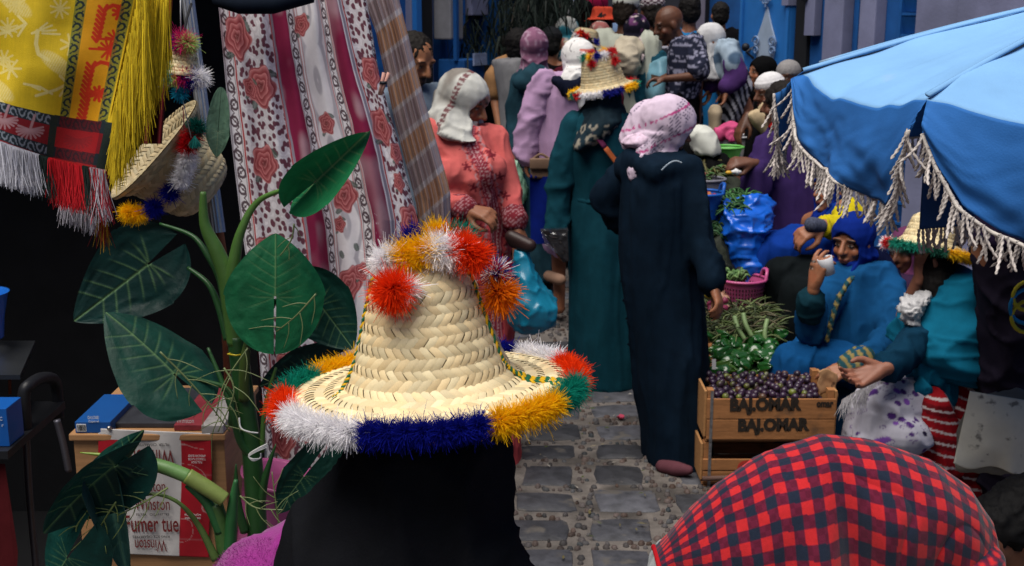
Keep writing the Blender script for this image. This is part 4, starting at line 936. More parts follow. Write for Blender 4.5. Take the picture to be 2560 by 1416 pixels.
# L2: broad leaf facing us
taro(pt, Q(688, 742, -.04), Q(690, 584, -.02), V((-1, -.25, .0)), lobe=.92, width=.8, cup=-.08, droop=.12, col=bright, seed=2, nk=.0)
taro(pt, Q(800, 762, .06), Q(885, 872, .05), V((-.6, -.1, -.6)), lobe=.75, width=.62, cup=-.1, droop=.1, col=(.006, .065, .035), seed=3)
taro(pt, Q(436, 936, -.06), Q(272, 768, -.03), V((.55, -.3, -.7)), lobe=.5, width=.56, cup=-.12, droop=.12, col=(.008, .075, .04), seed=4)
taro(pt, Q(372, 660, .62), Q(192, 800, .6), V((.5, .1, .8)), lobe=.45, width=.5, cup=-.1, droop=.1, col=(.004, .04, .028), seed=5)
taro(pt, Q(545, 330, .2), Q(540, 395, .2), V((1, 0, .1)), lobe=1.7, width=.46, cup=.1, droop=.1, col=(.16, .34, .18), seed=6, nk=.0, vein=(.3, .4, .25))
taro(pt, Q(770, 920, .07), Q(650, 965, .06), V((.1, .2, 1)), lobe=.9, width=.45, cup=-.1, droop=.05, col=dark, seed=7)
taro(pt, Q(760, 1190, -.04), Q(690, 1280, -.05), V((-.7, -.2, .4)), lobe=1.3, width=.5, cup=-.1, droop=.1, col=(.006, .055, .03), seed=8)
rs = random.Random(31)
for pts, n, L in (([Q(400, 880, -.09), Q(470, 950, -.09), Q(530, 1020, -.08), Q(575, 1080, -.06)], 9, .075), ([Q(560, 920, -.07), Q(585, 980, -.08), Q(545, 1080, -.08)], 6, .07), ([Q(620, 870, -.06), Q(560, 960, -.07), Q(540, 1040, -.07)], 5, .06),
                  ([Q(790, 735, -.07), Q(740, 790, -.07), Q(690, 830, -.06)], 6, .05), ([Q(600, 1240, -.08), Q(640, 1270, -.09), Q(710, 1275, -.09)], 7, .05), ([Q(700, 1330, -.08), Q(690, 1260, -.09), Q(680, 1180, -.09)], 4, .05), ([Q(735, 560, -.03), Q(728, 600, -.03), Q(700, 640, -.03)], 3, .03)):
    one('sprig', lambda b: sprig(b, pts, rs, n, L, (.16, .20, .08)))
wr = thing('wire_tie', Q(640, 1130, -.05), 'loop of twisted white wire tied round the plant stalk', 'wire')
mb = MB(); mb.cur = (.6, .6, .58)
mb.tube(curve_pts([Q(598, 1045, -.05), Q(602, 1070, -.06), Q(622, 1080, -.06), Q(645, 1083, -.05)], 6), .0018, 6); 
for k in range(3): mb.tube(curve_pts([Q(668, 1110 + 4 * k, -.05), Q(640, 1124 + 3 * k, -.06), Q(622, 1138 + 2 * k, -.06), Q(632, 1152 - 2 * k, -.06), Q(650, 1146, -.05), Q(652, 1134, -.05)], 6), .0017, 6)
mb.build('wire', m_yarn, wr, vc=True)
# second, bent stalk in front of the cabinet
p2 = thing('taro_plant', P(560, 1416, 2.2), 'bent artificial taro stalk with drooping leaves in front of the cigarette carton', 'plant')
def W(px, py, dy=0.0): return P(px, py, 2.2 + dy)
YG = (.16, .24, .03)
one('stalk', lambda b: (stem(b, [W(372, 1158), W(420, 1172), W(470, 1192)], [.013, .014, .014], (.10, .20, .06), 12), stem(b, [W(468, 1190), W(520, 1222), W(562, 1250)], [.016, .016, .015], (.15, .2, .05), 12), stem(b, [W(200, 1132), W(290, 1142), W(372, 1160)], [.001, .005, .008], YG, 9), stem(b, [W(372, 1160), W(395, 1170)], [.016, .014], (.12, .22, .08), 12)), p2)
one('stalk', lambda b: (stem(b, [W(540, 1260, .02), W(554, 1320, .02), W(570, 1420, .02)], [.013, .016, .018], (.05, .12, .03), 12), stem(b, [W(470, 1210, .01), W(520, 1260, .015), W(552, 1330, .015)], [.009, .011, .012], (.02, .1, .03), 10), stem(b, [W(590, 1200, .01), W(580, 1280, .01), W(572, 1416, .01)], [.004, .011, .014], (.02, .10, .03), 10)), p2)
one('petiole', lambda b: stem(b, [W(275, 1262, -.02), W(330, 1245, -.03), W(390, 1236, -.03), W(450, 1260, -.02), W(500, 1320, 0), W(540, 1400, 0)], [.002, .003, .0035, .004, .006, .009], (.07, .12, .03), 8), p2)
taro(p2, W(288, 1165, -.06), W(106, 1306, -.05), V((.35, -.35, .8)), lobe=.4, width=.40, cup=-.15, droop=.15, fold=-.1, col=(.006, .06, .038), seed=9)
taro(p2, W(272, 1172, -.055), W(362, 1066, -.06), V((-.3, -.2, .6)), lobe=.1, width=.22, cup=-.2, droop=-.1, col=(.008, .07, .04), seed=10)
taro(p2, W(285, 1168, -.05), W(376, 1196, -.05), V((0, -.3, 1)), lobe=.3, width=.46, cup=-.1, droop=.1, col=(.006, .055, .035), seed=11)
taro(p2, W(168, 1395, -.06), W(120, 1470, -.05), V((.9, -.3, .1)), lobe=1.3, width=.95, cup=-.2, droop=.1, fold=-.2, col=(.006, .065, .042), seed=13)
taro(p2, W(262, 1180, .03), W(322, 1460, .0), V((1, .3, .1)), lobe=.15, width=.15, cup=.6, droop=.05, col=(.06, .20, .14), seed=14, vein=(.12, .28, .2))
for pts, n, L in (([W(420, 1220, -.03), W(350, 1262, -.05), W(292, 1290, -.05)], 8, .05), ([W(290, 1255, -.06), W(255, 1310, -.06), W(245, 1340, -.06)], 6, .05), ([W(225, 1270, -.06), W(195, 1310, -.06), W(190, 1330, -.06)], 2, .03)):
    one('sprig', lambda b: sprig(b, pts, rs, n, L, (.15, .2, .06)), p2)
# ------------------------------------------------------------------ cabinet with the flattened cigarette carton
CY0 = 2.62
m_wood = mat('veneer board', (.36, .19, .085), rough=.55, var=.22, nscale=6, aniso=(1.2, 1.2, 18), bump=.08, bscale=90)
cb = thing('cabinet', P(370, 1416, CY0), 'plain wooden cabinet with a flattened carton pinned to its front', 'cabinet')
def fr(px, py, dy=0.0): return P(px, py, CY0 + dy)
xl0, xr0 = fr(192, 1200).x, fr(566, 1200).x; zt0 = fr(380, 1082).z
b = MB(); b.box((xl0, CY0, .3), (xr0, CY0 + .35, zt0 - .018), bev=.002); b.build('body', m_wood, cb, smooth=False)
b = MB(); b.box((xl0 - .006, CY0 - .012, zt0 - .016), (xr0 + .006, CY0 + .36, zt0), bev=.003); b.build('top', m_wood, cb, smooth=False)
ct = thing('carton', fr(390, 1380), 'flattened red and white cigarette carton with upside-down lettering pinned on the cabinet', 'carton')
def ctf(u, v):
    x = 246 + (526 - 246) * u + 4 * np.sin(v * 5) * u; y = 1072 + 12 * u + 310 * v
    x = np.where((v < .03) & (u < .06), x + 6, x); return Pv(x, y, CY0 - .008 - .004 * np.sin(u * 7 + v * 3) ** 2 - .003 * (nz2(u * 5, v * 6)))
def ctc(u, v):
    c = full(u, (.52, .50, .49)); c *= (1 + .07 * nz2(u * 14, v * 16))[..., None]; rd = (.36, .008, .018)
    c = mixc(c, rd, ((u < .235) & (v > .08)).astype(float)); c = mixc(c, rd, ((u > .735) & (v > .055)).astype(float))
    for vv in (.335, .86): c = mixc(c, (.35, .34, .34), .3 * np.exp(-((v - vv) / .004) ** 2))
    cr = np.abs(nz2(u * 4, v * 5, 7)); c = mixc(c, (.62, .58, .55), .35 * (cr < .012)); return c
cardo = sheet('card', ctf, 130, 140, mat('printed card', vc=True, rough=.45, var=.05, spec=.35, bump=.2, bscale=30), ct, colfn=ctc, solid=.0015)
m_inkr = mat('dark red print', (.16, .02, .02), rough=.5, var=.1); m_inkw = mat('white print', (.6, .6, .6), rough=.5, var=.05); m_inkk = mat('black print', (.03, .03, .035), rough=.5, var=.05)
def lab(s, px, py, hpx, m, flip=False, sx=1.0, bold=0.0, Y=CY0 - .017, wpx=None, parent=None, up=None, name='lettering', rot=0.0):
    k = mpp(Y, py); M = Matrix.Translation(P(px, py, Y)) @ Matrix.Rotation(pi / 2, 4, 'X') @ Matrix.Rotation((pi if flip else 0) + rot, 4, 'Z')
    size = hpx * k * 1.42
    if wpx:
        cu = bpy.data.curves.new('t', 'FONT'); cu.body = s; cu.size = size; o = bpy.data.objects.new('t', cu); COL.objects.link(o); bpy.context.view_layer.update(); w_ = o.dimensions.x; bpy.data.objects.remove(o); bpy.data.curves.remove(cu); sx = wpx * k / max(w_, 1e-5)
    return text_mesh(s, size, name, m, M, parent or cardo, sx=sx, bold=bold)
lab('Winston', 380, 1142, 42, m_inkr, True, wpx=108); lab('FILTER  CIGARETTES', 382, 1112, 7, m_inkk, True, wpx=82)
lab('Winston', 372, 1217, 30, m_inkr, False, wpx=84); lab('Winston', 381, 1262, 34, m_inkr, False, wpx=88); lab('FILTER   CIGARETTES', 382, 1287, 6, m_inkk, False, wpx=82)
lab('Fumer tue', 379, 1312, 44, m_inkr, False, wpx=132, bold=.0006); lab('KING SIZE CIGARETTES', 378, 1342, 6, m_inkk, True, wpx=92); lab('Winston', 376, 1363, 32, m_inkr, True, wpx=78)
for i, s in enumerate(('FULL RICH', 'TOBACCO FLAVOR', 'AMERICAN BLEND')): lab(s, 492, 1156 - 8 * i, 6, m_inkw, True, wpx=44 if i else 26)
for i, s in enumerate(('FULL RICH', 'AMERICAN BLEND')): lab(s, 482, 1288 + 8 * i, 5, m_inkw, False, wpx=40)
b = MB(); b.ell(fr(273, 1071, -.014), .0055); b.build('drawing_pin', mat('steel pin', (.4, .38, .36), rough=.3, metal=.9), ct)
gb = thing('cigarette_box', fr(230, 1050, .02), 'flat blue cigarette carton lying on the cabinet edge', 'box')
x0, x1, z0, z1 = fr(188, 1050).x, fr(277, 1050).x, zt0 + .001, zt0 + .001 + 29 * mpp(CY0, 1050)
m_gblue = mat('glossy blue card', (.008, .07, .26), rough=.35, var=.1, spec=.45)
b = MB(); b.box((x0, CY0 - .005, z0), (x1, CY0 + .2, z1), bev=.0015); b.build('carton_body', m_gblue, gb, smooth=False)
b = MB(); b.box((x0 + .004, CY0 - .0065, z0 + .004), (x0 + .026, CY0 - .0052, z1 - .005)); b.build('barcode_panel', m_inkw, gb, smooth=False)
b = MB(); rs = random.Random(2); xx = x0 + .006
while xx < x0 + .024: ww = rs.choice((.0006, .001, .0015)); b.box((xx, CY0 - .0072, z0 + .006), (xx + ww, CY0 - .0066, z1 - .007)); xx += ww + rs.choice((.0006, .001))
b.build('barcode', m_inkk, gb, smooth=False)
lab('GAULOISES', 233, 1045, 8, m_inkw, wpx=28, Y=CY0 - .0065, parent=gb); lab('Caporal', 234, 1054, 5, m_inkw, wpx=26, Y=CY0 - .0065, parent=gb)
# papers and packets lying on the cabinet top
for i, (px0, px1, h, c, lb) in enumerate(((225, 430, .012, (.03, .032, .04), 'dark stack of papers on the cabinet top'), (430, 505, .014, (.22, .03, .04), 'red and white cigarette packet lying on the cabinet top'), (505, 560, .02, (.35, .33, .32), 'pale grey paper packet at the right of the cabinet top'))):
    b = MB(); z_ = zt0 + .001; M = Matrix.Translation((0, 0, 0)); b.box((fr(px0, 1050).x, CY0 + .03 - .02 * i, z_), (fr(px1, 1050).x, CY0 + .3, z_ + h), bev=.002); b.build('paper_stack' if i == 0 else 'cigarette_packet', mat('packet' + str(i), c, rough=.5, var=.4, nscale=20), None, smooth=False, label=lb, cat='papers' if i == 0 else 'packet')
lab('Winston', 463, 1053, 12, m_inkw, wpx=44, Y=CY0 + .006, parent=bpy.data.objects['cigarette_packet'])
# stall furniture in the dark
ch = thing('folding_chair', P(100, 1416, 2.9), 'grey tubular folding chair frame with black grips in the dark stall', 'chair')
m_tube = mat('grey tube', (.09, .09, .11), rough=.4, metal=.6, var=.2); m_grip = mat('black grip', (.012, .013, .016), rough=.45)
for a in ([(64, 990), (66, 1090), (74, 1240), (92, 1440)], [(142, 1050), (158, 1110), (172, 1180)]):
    b = MB(); c = curve_pts([P(x, y, 2.9) for x, y in a], 6); b.tube(c, .009, 10); b.build('tube', m_tube, ch)
b = MB(); b.tube(curve_pts([P(66, 1092, 2.88), P(60, 990, 2.88), P(74, 962, 2.9), P(110, 945, 3.0), P(140, 960, 3.1), P(146, 1050, 3.1)], 6), .0155, 12); b.build('grip', m_grip, ch)
tb = thing('display_table', P(20, 900, 3.0), 'dark glass topped display table at the left edge of the stall', 'table')
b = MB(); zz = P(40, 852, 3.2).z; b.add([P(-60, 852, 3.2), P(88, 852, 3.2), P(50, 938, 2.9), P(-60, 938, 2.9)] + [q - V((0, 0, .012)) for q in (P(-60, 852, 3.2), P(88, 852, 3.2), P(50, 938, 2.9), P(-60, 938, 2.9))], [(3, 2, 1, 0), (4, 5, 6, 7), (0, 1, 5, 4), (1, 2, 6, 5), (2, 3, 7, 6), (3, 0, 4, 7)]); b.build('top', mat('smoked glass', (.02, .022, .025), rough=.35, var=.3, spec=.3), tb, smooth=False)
b = MB(); b.tube([P(24, 938, 2.95), P(25, 985, 2.95)], .004, 6); b.tube([P(-40, 938, 2.95), P(-40, 1416, 2.95)], .01, 6); b.build('leg', mat('rust rod', (.2, .04, .01), rough=.6), tb)
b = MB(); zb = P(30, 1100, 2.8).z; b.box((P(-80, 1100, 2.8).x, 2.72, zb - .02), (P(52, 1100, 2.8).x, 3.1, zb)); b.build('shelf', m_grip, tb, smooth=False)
bb = thing('blue_box', P(0, 1100, 2.75), 'shiny blue cardboard box with white lettering at the left edge', 'box')
b = MB(); b.box((P(-120, 1050, 2.75).x, 2.75, zb + .001), (P(18, 1050, 2.75).x, 2.84, P(0, 1022, 2.75).z), bev=.002); b.build('carton_body', mat('bright blue card', (.008, .09, .36), rough=.35, var=.1), bb, smooth=False)
lab('C', 2, 1048, 9, m_inkw, Y=2.747, parent=bb); lab('r', 6, 1064, 9, m_inkw, Y=2.747, parent=bb)
bk = thing('blue_basket', P(0, 850, 3.05), 'blue plastic basket standing on the display table edge', 'basket')
b = MB(); M = Matrix.Translation(P(-45, 845, 3.1)); kk = mpp(3.1, 800)
b.lathe([(.055, 0), (.06, .05), (.075, .12), (.08, .125), (.074, .122), (.058, .05), (.05, .006)], M, 28, caps=False); b.build('bowl', mat('blue plastic', (.01, .12, .5), rough=.35, var=.08, spec=.45), bk)
mr = MB(); mr.add([P(-80, 1160, 2.75), P(12, 1160, 2.75), P(45, 1380, 2.7), P(40, 1460, 2.7), P(-80, 1460, 2.7)] + [P(-80, 1160, 3.0), P(12, 1160, 3.0), P(45, 1380, 3.0), P(40, 1460, 3.0), P(-80, 1460, 3.0)], [(0, 1, 2, 3, 4)[::-1], (0, 1, 6, 5), (1, 2, 7, 6), (2, 3, 8, 7)])
mr.build('maroon_cloth', cloth('maroon drape', (.10, .018, .022)), None, smooth=False, label='maroon cloth draped under the table at the left edge', cat='cloth')
# pink plastic pot behind the plant, magenta felt hat in front
pp = thing('pink_bucket', P(690, 1300, 2.62), 'pink plastic bucket standing behind the plant stalk', 'bucket')
b = MB(); b.lathe([(.07, -.2), (.08, -.06), (.086, .0), (.09, .002), (.086, -.004), (.075, -.1)], Matrix.Translation(P(700, 1190, 2.66)) @ Matrix.Rotation(.22, 4, 'Y'), 36, caps=False); b.build('pail', mat('pink plastic', (.5, .12, .3), rough=.3, var=.08, spec=.4, thin=.2), pp)
b = MB(); b.lathe([(.09, .001), (.093, .004), (.092, -.004)], Matrix.Translation(P(700, 1190, 2.66)) @ Matrix.Rotation(.22, 4, 'Y'), 36, caps=False); b.build('rim', mat('pink plastic', ()), pp)
mh = thing('felt_hat', P(640, 1416, 2.0), 'rounded magenta felt hat poking up at the bottom edge', 'hat')
b = T(); b.ell(P(665, 1462, 2.02), (.10, .11, .09)); b.ell(P(760, 1450, 2.06), (.10, .11, .125)); b.make('felt', mat('magenta felt', (.22, .012, .17), rough=.95, var=.15, nscale=60, sheen=.4, bump=.4, bscale=300), mh, voxel=.008, smooth=12, folds=[(.003, (12, 12, 12))])
mb = MB(); rs = random.Random(8)
for k in range(2600):
    d = V((rs.gauss(0, 1), -abs(rs.gauss(0, 1)), abs(rs.gauss(0, 1)))).normalized(); q = P(665, 1462, 2.02) + V((d.x * .10, d.y * .11, d.z * .09)); mb.cur = (.24, .015, .19); strand(mb, q, d + V((rs.gauss(0, .5), rs.gauss(0, .5), rs.gauss(0, .5))), .006, .0003, seg=2, rnd=rs)
mb.build('nap', m_yarn, mh, vc=True)
# ------------------------------------------------------------------ blue market umbrella with rope fringe
um = thing('market_umbrella', V((1.62, 3.0, 0)), 'blue market umbrella with deep valance and cream rope fringe', 'umbrella')
AP = P(2865, -37, 3.0)
angs = [-9 + 45 * k for k in range(8)]; tips = []
for k, a in enumerate(angs):
    r = .93 if k != 0 else .86; tips.append(AP + V((-math.cos(D(a)) * r, -math.sin(D(a)) * r, -.24)))
tips[0] = P(2008, 181, 3.13); tips[1] = P(2318, 246, 2.45); tips[7] = AP + V((-.60, .72, -.22))
m_can = mat('skylit canopy cloth', (.17, .35, .60), rough=.8, var=.1, nscale=5, spec=.18, weave=.3, wscale=260, stain=((.30, .36, .40), 2.6, .6, .14))  # same cloth as the valance, coloured lighter to carry the skylight on top
m_val = mat('shaded valance cloth', (.02, .115, .36), rough=.8, var=.16, nscale=6, spec=.18, weave=.3, wscale=260, stain=((.035, .16, .42), 3, .55, .15))
edge_fn = {}
for k in range(8):
    A, B = tips[k], tips[(k + 1) % 8]; n1 = ((A + B) / 2 - AP); n1.z = 0; n1.normalize()
    def fn(u, v, A=A, B=B, n1=n1, k=k):
        e = np.array(A) * (1 - u)[..., None] + np.array(B) * u[..., None]
        p = np.array(AP) * (1 - v)[..., None] + e * v[..., None]
        sag = -.05 * np.sin(pi * u) * v ** 2 + .03 * np.sin(pi * v) * (1 - np.sin(pi * u)) * .4 + .016 * nz2(u * 4 + k * 5, v * 5) * v + .006 * nz2(u * 14 + k * 5, v * 9) * v
        p[..., 2] += sag; p += (np.array(n1) * (.02 * np.sin(pi * u) * v)[..., None]); return p
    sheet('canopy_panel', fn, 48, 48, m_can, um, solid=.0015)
    prof_s = [0, .03, .065, .14, .23, .42, .65, .85, .93, .97, 1.0]; prof_h = [.012, .045, .105, .135, .155, .165, .19, .215, .165, .11, .06]
    if k == 1: prof_s = [0, .05, .12, .22, .35, .5, .7, .9, 1]; prof_h = [.065, .13, .19, .22, .235, .24, .235, .2, .06]
    def vf(u, v, fn=fn, n1=n1, ps=prof_s, ph=prof_h, k=k):
        p = fn(u, np.ones_like(u)); h = np.interp(u, ps, ph) * v
        out = .03 * np.sin(v * 1.5) + .02 * nz2(u * 4 + k * 3, v * 2) * v + .014 * np.sin(u * 14 + k) * v * v + .010 * nz2(u * 13, v * 7 + k) * v + .004 * nz2(u * 40 + v * 22, v * 9) * v
        if k == 7: out = out + .03 * v * u
        p = p.copy(); p[..., 2] -= h; p += np.array(n1) * out[..., None]
        p[..., :2] += (np.array((B - A).normalized())[:2] * (.02 * v * np.sin(u * 6))[..., None]); return p
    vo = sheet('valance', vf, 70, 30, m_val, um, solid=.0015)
    edge_fn[k] = (vf, vo)
def twist_tassel(mb, p, d, L, r, ph, rs):
    d = d.normalized(); o = d.orthogonal().normalized(); o2 = d.cross(o); n = 8; m_ = max(8, int(L / (r * .62))); vs = []; fs = []
    bend = V((rs.gauss(0, .2), rs.gauss(0, .2), 0)) * L
    for i in range(m_ + 1):
        t = i / m_; c = p + d * L * t + bend * t * t; rr = r * (1.0 if t < .93 else 1.0 - (t - .93) * 7)
        for q in range(n):
            a = 2 * pi * q / n; k_ = rr * (1 + .36 * math.cos(2 * (a - i * .5 - ph))); vs.append(c + (o * math.cos(a) + o2 * math.sin(a)) * k_)
    for i in range(m_):
        for q in range(n): fs.append((i * n + q, i * n + (q + 1) % n, (i + 1) * n + (q + 1) % n, (i + 1) * n + q))
    fs.append(tuple(range(m_ * n, (m_ + 1) * n))); mb.add(vs, fs)
rs = random.Random(17)
m_rope = mat('cotton rope', vc=True, rough=.95, var=.18, nscale=50, spec=.1, bump=.3, bscale=300)
for k in (0, 1, 7, 6, 5, 2, 3, 4):
    u = np.linspace(0, 1, 400); p = edge_fn[k][0](u, np.ones_like(u)); L = np.r_[0, np.cumsum(np.linalg.norm(np.diff(p, axis=0), axis=1))]
    if k in (3, 4, 5): continue
    n = int(L[-1] / .0088); mb = MB()
    for i in range(n):
        s_ = L[-1] * (i + rs.uniform(.2, .8)) / n; q = V([np.interp(s_, L, p[:, j]) for j in range(3)]); g = rs.uniform(.75, 1.08); mb.cur = (.52 * g, .47 * g, .44 * g)
        twist_tassel(mb, q + V((0, rs.uniform(-.004, .004), .004)), V((rs.gauss(0, .18), rs.gauss(0, .14), -1)), rs.uniform(.055, .078), .003, rs.uniform(0, 6), rs)
    mb.cur = (.50, .46, .42); mb.tube([V(x) for x in p[::3]], .0042, 7)
    mb.build('rope_fringe', m_rope, edge_fn[k][1], vc=True)
# the inner flap behind the rib slit, same canvas coloured darker for the shade there
def flap(u, v):
    x = (2316 + 60 * u) * (1 - v) + (2298 + 146 * u) * v; y = (300 + 60 * u) * (1 - v) + (574 - 12 * u) * v
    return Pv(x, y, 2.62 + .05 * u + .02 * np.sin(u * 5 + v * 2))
fl_ = sheet('valance_flap', flap, 20, 24, mat('shaded flap cloth', (.012, .05, .17), rough=.9), um, solid=.0015)
mb = MB()
for i in range(17):
    q = V(flap(np.array(i / 16), np.array(1.0))); g = rs.uniform(.7, 1); mb.cur = (.42 * g, .37 * g, .36 * g); twist_tassel(mb, q, V((rs.gauss(0, .15), 0, -1)), rs.uniform(.045, .06), .003, rs.uniform(0, 6), rs)
mb.build('rope_fringe', m_rope, fl_, vc=True)
for k in range(8):   # seam welts and ribs
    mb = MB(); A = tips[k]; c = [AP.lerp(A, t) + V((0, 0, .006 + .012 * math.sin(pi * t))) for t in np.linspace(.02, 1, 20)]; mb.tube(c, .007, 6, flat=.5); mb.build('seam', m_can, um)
    mb = MB(); mb.tube([AP.lerp(A, t) + V((0, 0, -.02)) for t in (0, .5, .98)], .005, 6); mb.build('rib', m_iron, um)
mb = MB(); mb.tube([V((AP.x, AP.y, .0)), V((AP.x, AP.y, AP.z + .05))], .02, 12); mb.build('pole', mat('umbrella pole', (.3, .3, .3), rough=.4, metal=.6), um)
# ------------------------------------------------------------------ the people of the market
def prg(b, Y, rows, yaw=0.0, n=30):
    """garment rings read as (photo row, left column, right column, half depth in metres[, shift in depth])"""
    rg = []
    for r in rows:
        y, x0, x1, ry = r[:4]; dy = r[4] if len(r) > 4 else 0.0; k = mpp(Y + dy, y); c = P((x0 + x1) / 2, y, Y + dy); rg.append((c, (x1 - x0) / 2 * k, ry, yaw))
    b.rings(rg, n)
def at_head(px, py, Y, yaw=0.0, H=None, seated=False, **k):
    hp = P(px, py, Y); g = GZ(Y)
    if H is None: H = (hp.z - g) / 1.535 * 1.66
    s = H / 1.66; J, HM = stand(px, Y, H, yaw, gz=hp.z - 1.535 * s, **k)
    d = hp - J['headc']
    for q, v in list(J.items()):
        if isinstance(v, V): J[q] = v + V((d.x, d.y, 0))
    if seated:
        f = J['R'] @ V((0, -1, 0))
        for q, sg in (('L', -1), ('R', 1)):
            sd_ = J['R'] @ V((sg * .11, 0, 0)); J['hip' + q] = J['pelvis'] + sd_ * .8; J['kn' + q] = J['pelvis'] + f * .42 + sd_ + V((0, 0, .05)); z = max(g + .08, J['kn' + q].z - .42)
            J['an' + q] = V((J['kn' + q].x, J['kn' + q].y, z)) - f * .05; J['toe' + q] = J['an' + q] + f * .14 - V((0, 0, .05))
    HM = Matrix.Translation(d if False else V((d.x, d.y, 0))) @ HM
    L0 = J['L']; J['L'] = lambda v: L0(v) + V((d.x, d.y, 0)); J['hp'] = hp
    return J, HM
def setarm(J, q, sh=None, el=None, wr=None):
    for n_, v in (('sh', sh), ('el', el), ('wr', wr)):
        if v is not None: J[n_ + q] = V(v)
FOLD = [(.010, (9, 9, 1.1)), (.004, (22, 22, 3))]
FOLD2 = [(.009, (9, 9, 3)), (.004, (24, 24, 9))]
def garment(parent, name, m, fn, voxel=.014, smooth=4, folds=FOLD, colfn=None, seed=1.0):
    b = T(); fn(b); return b.make(name, m, parent, voxel=voxel, smooth=smooth, folds=folds, colfn=colfn, seed=seed)
def sleeves(b, J, q, r=(.07, .062, .06), to=.9):
    sh, el, wr = J['sh' + q], J['el' + q], J['wr' + q]; b.cap([sh.lerp(J['neck'], .3), sh, sh.lerp(el, .5), el, el.lerp(wr, .5), el.lerp(wr, to)], [r[0], r[0] * 1.08, r[0], r[1], (r[1] + r[2]) / 2, r[2]])
# --- the wearer of the big hat
J, HM = at_head(1068, 1140, HY, pi, H=1.36)
for q in 'LR': J['el' + q] = J['shL'].lerp(J['shR'], .5) - V((0, 0, .25)); J['wr' + q] = J['el' + q] - V((0, -.02, .2)); J['sh' + q] = J['sh' + q].lerp(J['chest'], .4)
o = person('person in a black draped head cloth under the big foreground straw hat', J, HM, voxel=.012)
def f(b):
    prg(b, HY + .02, [(1030, 950, 1190, .07), (1085, 872, 1262, .11), (1140, 850, 1268, .12), (1200, 826, 1272, .13, .01), (1262, 775, 1274, .15, .02), (1330, 718, 1268, .17, .03), (1420, 700, 1268, .18, .04), (1560, 660, 1300, .19, .05), (1900, 640, 1340, .2, .06), (2600, 600, 1400, .22, .08), (3200, 560, 1440, .24, .1)])
    prg(b, HY - .02, [(1330, 1120, 1262, .06), (1400, 1080, 1296, .08), (1520, 1020, 1340, .1), (1800, 1000, 1360, .1)])
garment(o, 'black_cloak', cloth('black crepe', (.017, .018, .022), var=.25, weave=.6, wscale=240), f, voxel=.01, folds=[(.012, (5, 5, 3)), (.006, (14, 14, 7))], smooth=5)
# --- navy djellaba, pink and white scarf
NY = 5.0; J, HM = at_head(1672, 322, NY, math.radians(95), headpitch=.32)
for q, g in (('L', 1), ('R', -1)): J['hip' + q] = P(1660 + 12 * g, 720, NY); J['kn' + q] = P(1680 + 12 * g, 920, NY); J['an' + q] = P(1688 + 12 * g, 1120, NY); J['toe' + q] = P(1690 + 14 * g, 1150, NY - .06)
J['pelvis'] = P(1655, 690, NY); J['chest'] = P(1655, 510, NY); setarm(J, 'L', P(1722, 440, NY - .1), P(1752, 590, NY - .16), P(1782, 712, NY - .24)); setarm(J, 'R', P(1580, 430, NY + .12), P(1512, 500, NY + .2), P(1590, 575, NY + .26))
o = person('woman in a long navy djellaba and pink checked headscarf bending over the vegetables', J, HM, hands=(('L', (.3, -.5, -.9), (.8, -.3, .3), .5, 1, {}),), voxel=.009)
NAVY = cloth('navy wool djellaba', (.009, .022, .040), var=.3)
def f(b):
    prg(b, NY, [(372, 1600, 1712, .1), (400, 1575, 1738, .15), (450, 1558, 1748, .2), (520, 1556, 1742, .21), (600, 1552, 1745, .2), (700, 1556, 1752, .2), (800, 1570, 1762, .21), (900, 1582, 1770, .22), (1000, 1592, 1776, .23), (1100, 1602, 1774, .24), (1150, 1606, 1772, .25), (1163, 1610, 1766, .25)])
    b.cap([P(1722, 430, NY - .1), P(1740, 510, NY - .14), P(1753, 600, NY - .17), P(1778, 700, NY - .23)], [.062, .062, .056, .062]); b.cap([P(1585, 430, NY + .1), P(1518, 492, NY + .19), P(1560, 560, NY + .22)], [.075, .07, .06])
    b.cap([P(1590, 402, NY - .05), P(1640, 430, NY - .16), P(1700, 420, NY - .12)], [.05, .055, .045]); b.ell(P(1590, 420, NY + .02), (.08, .12, .08))
garment(o, 'djellaba', NAVY, f, folds=[(.011, (9, 9, .8)), (.004, (22, 22, 2.5))], seed=2)
mb = MB(); mb.cur = (.30, .36, .42)
for t in np.linspace(0, 1, 22): mb.ell(P(1655 + 48 * t, 425 - 22 * math.sin(t * 2.2), NY - .235 + .02 * t), .0035, n=6, m=4)
mb.build('stitching', m_yarn, o, vc=True)
def cf(q):
    x, y, z = q[:, 0], q[:, 1], q[:, 2]; c = np.zeros((len(q), 3)) + np.array((.58, .48, .58)); a = y * 1.2 + z * .5; e = z - y * .3
    dots = (np.sin(a * 420) > .1) & (np.sin(e * 420) > .1); zone = sm(.0, .3, np.sin(a * 26 + 1)); c = mixc(c, (.05, .04, .09), (dots & (zone > .5)) * .8)
    for l0 in (-.03, .075): c = mixc(c, (.42, .02, .18), .85 * (np.abs(z * .8 + y * .75 - l0) < .006) * (np.sin(a * 300 + e * 200) > -.5))
    c = mixc(c, (.32, .18, .36), sm(.1, .6, nz(q * 14)) * (y < -.01) * .8); return c
hijab(o, HM, VC(), cf, drape=.085, spread=.1, face=True, seed=2, vol=1.18, back=.05, tail=([P(1625, 300, NY + .05), P(1600, 350, NY + .05), P(1594, 368, NY + .02)], [.09, .08, .05]))
b = T(); prg(b, NY, [(338, 1566, 1650, .08), (358, 1545, 1640, .09), (368, 1558, 1615, .05)]); b.make('scarf_end', mat('pink streaked scarf', (.5, .38, .48), rough=.8, var=.6, nscale=30), o, voxel=.01, folds=FOLD2)
b = T(); b.cap([P(1655, 1166, NY - .2), P(1690, 1172, NY - .25), P(1722, 1176, NY - .29)], [.03, .034, .022]); b.make('slipper', cloth('dusty pink slipper', (.14, .06, .075)), o, voxel=.01, folds=())
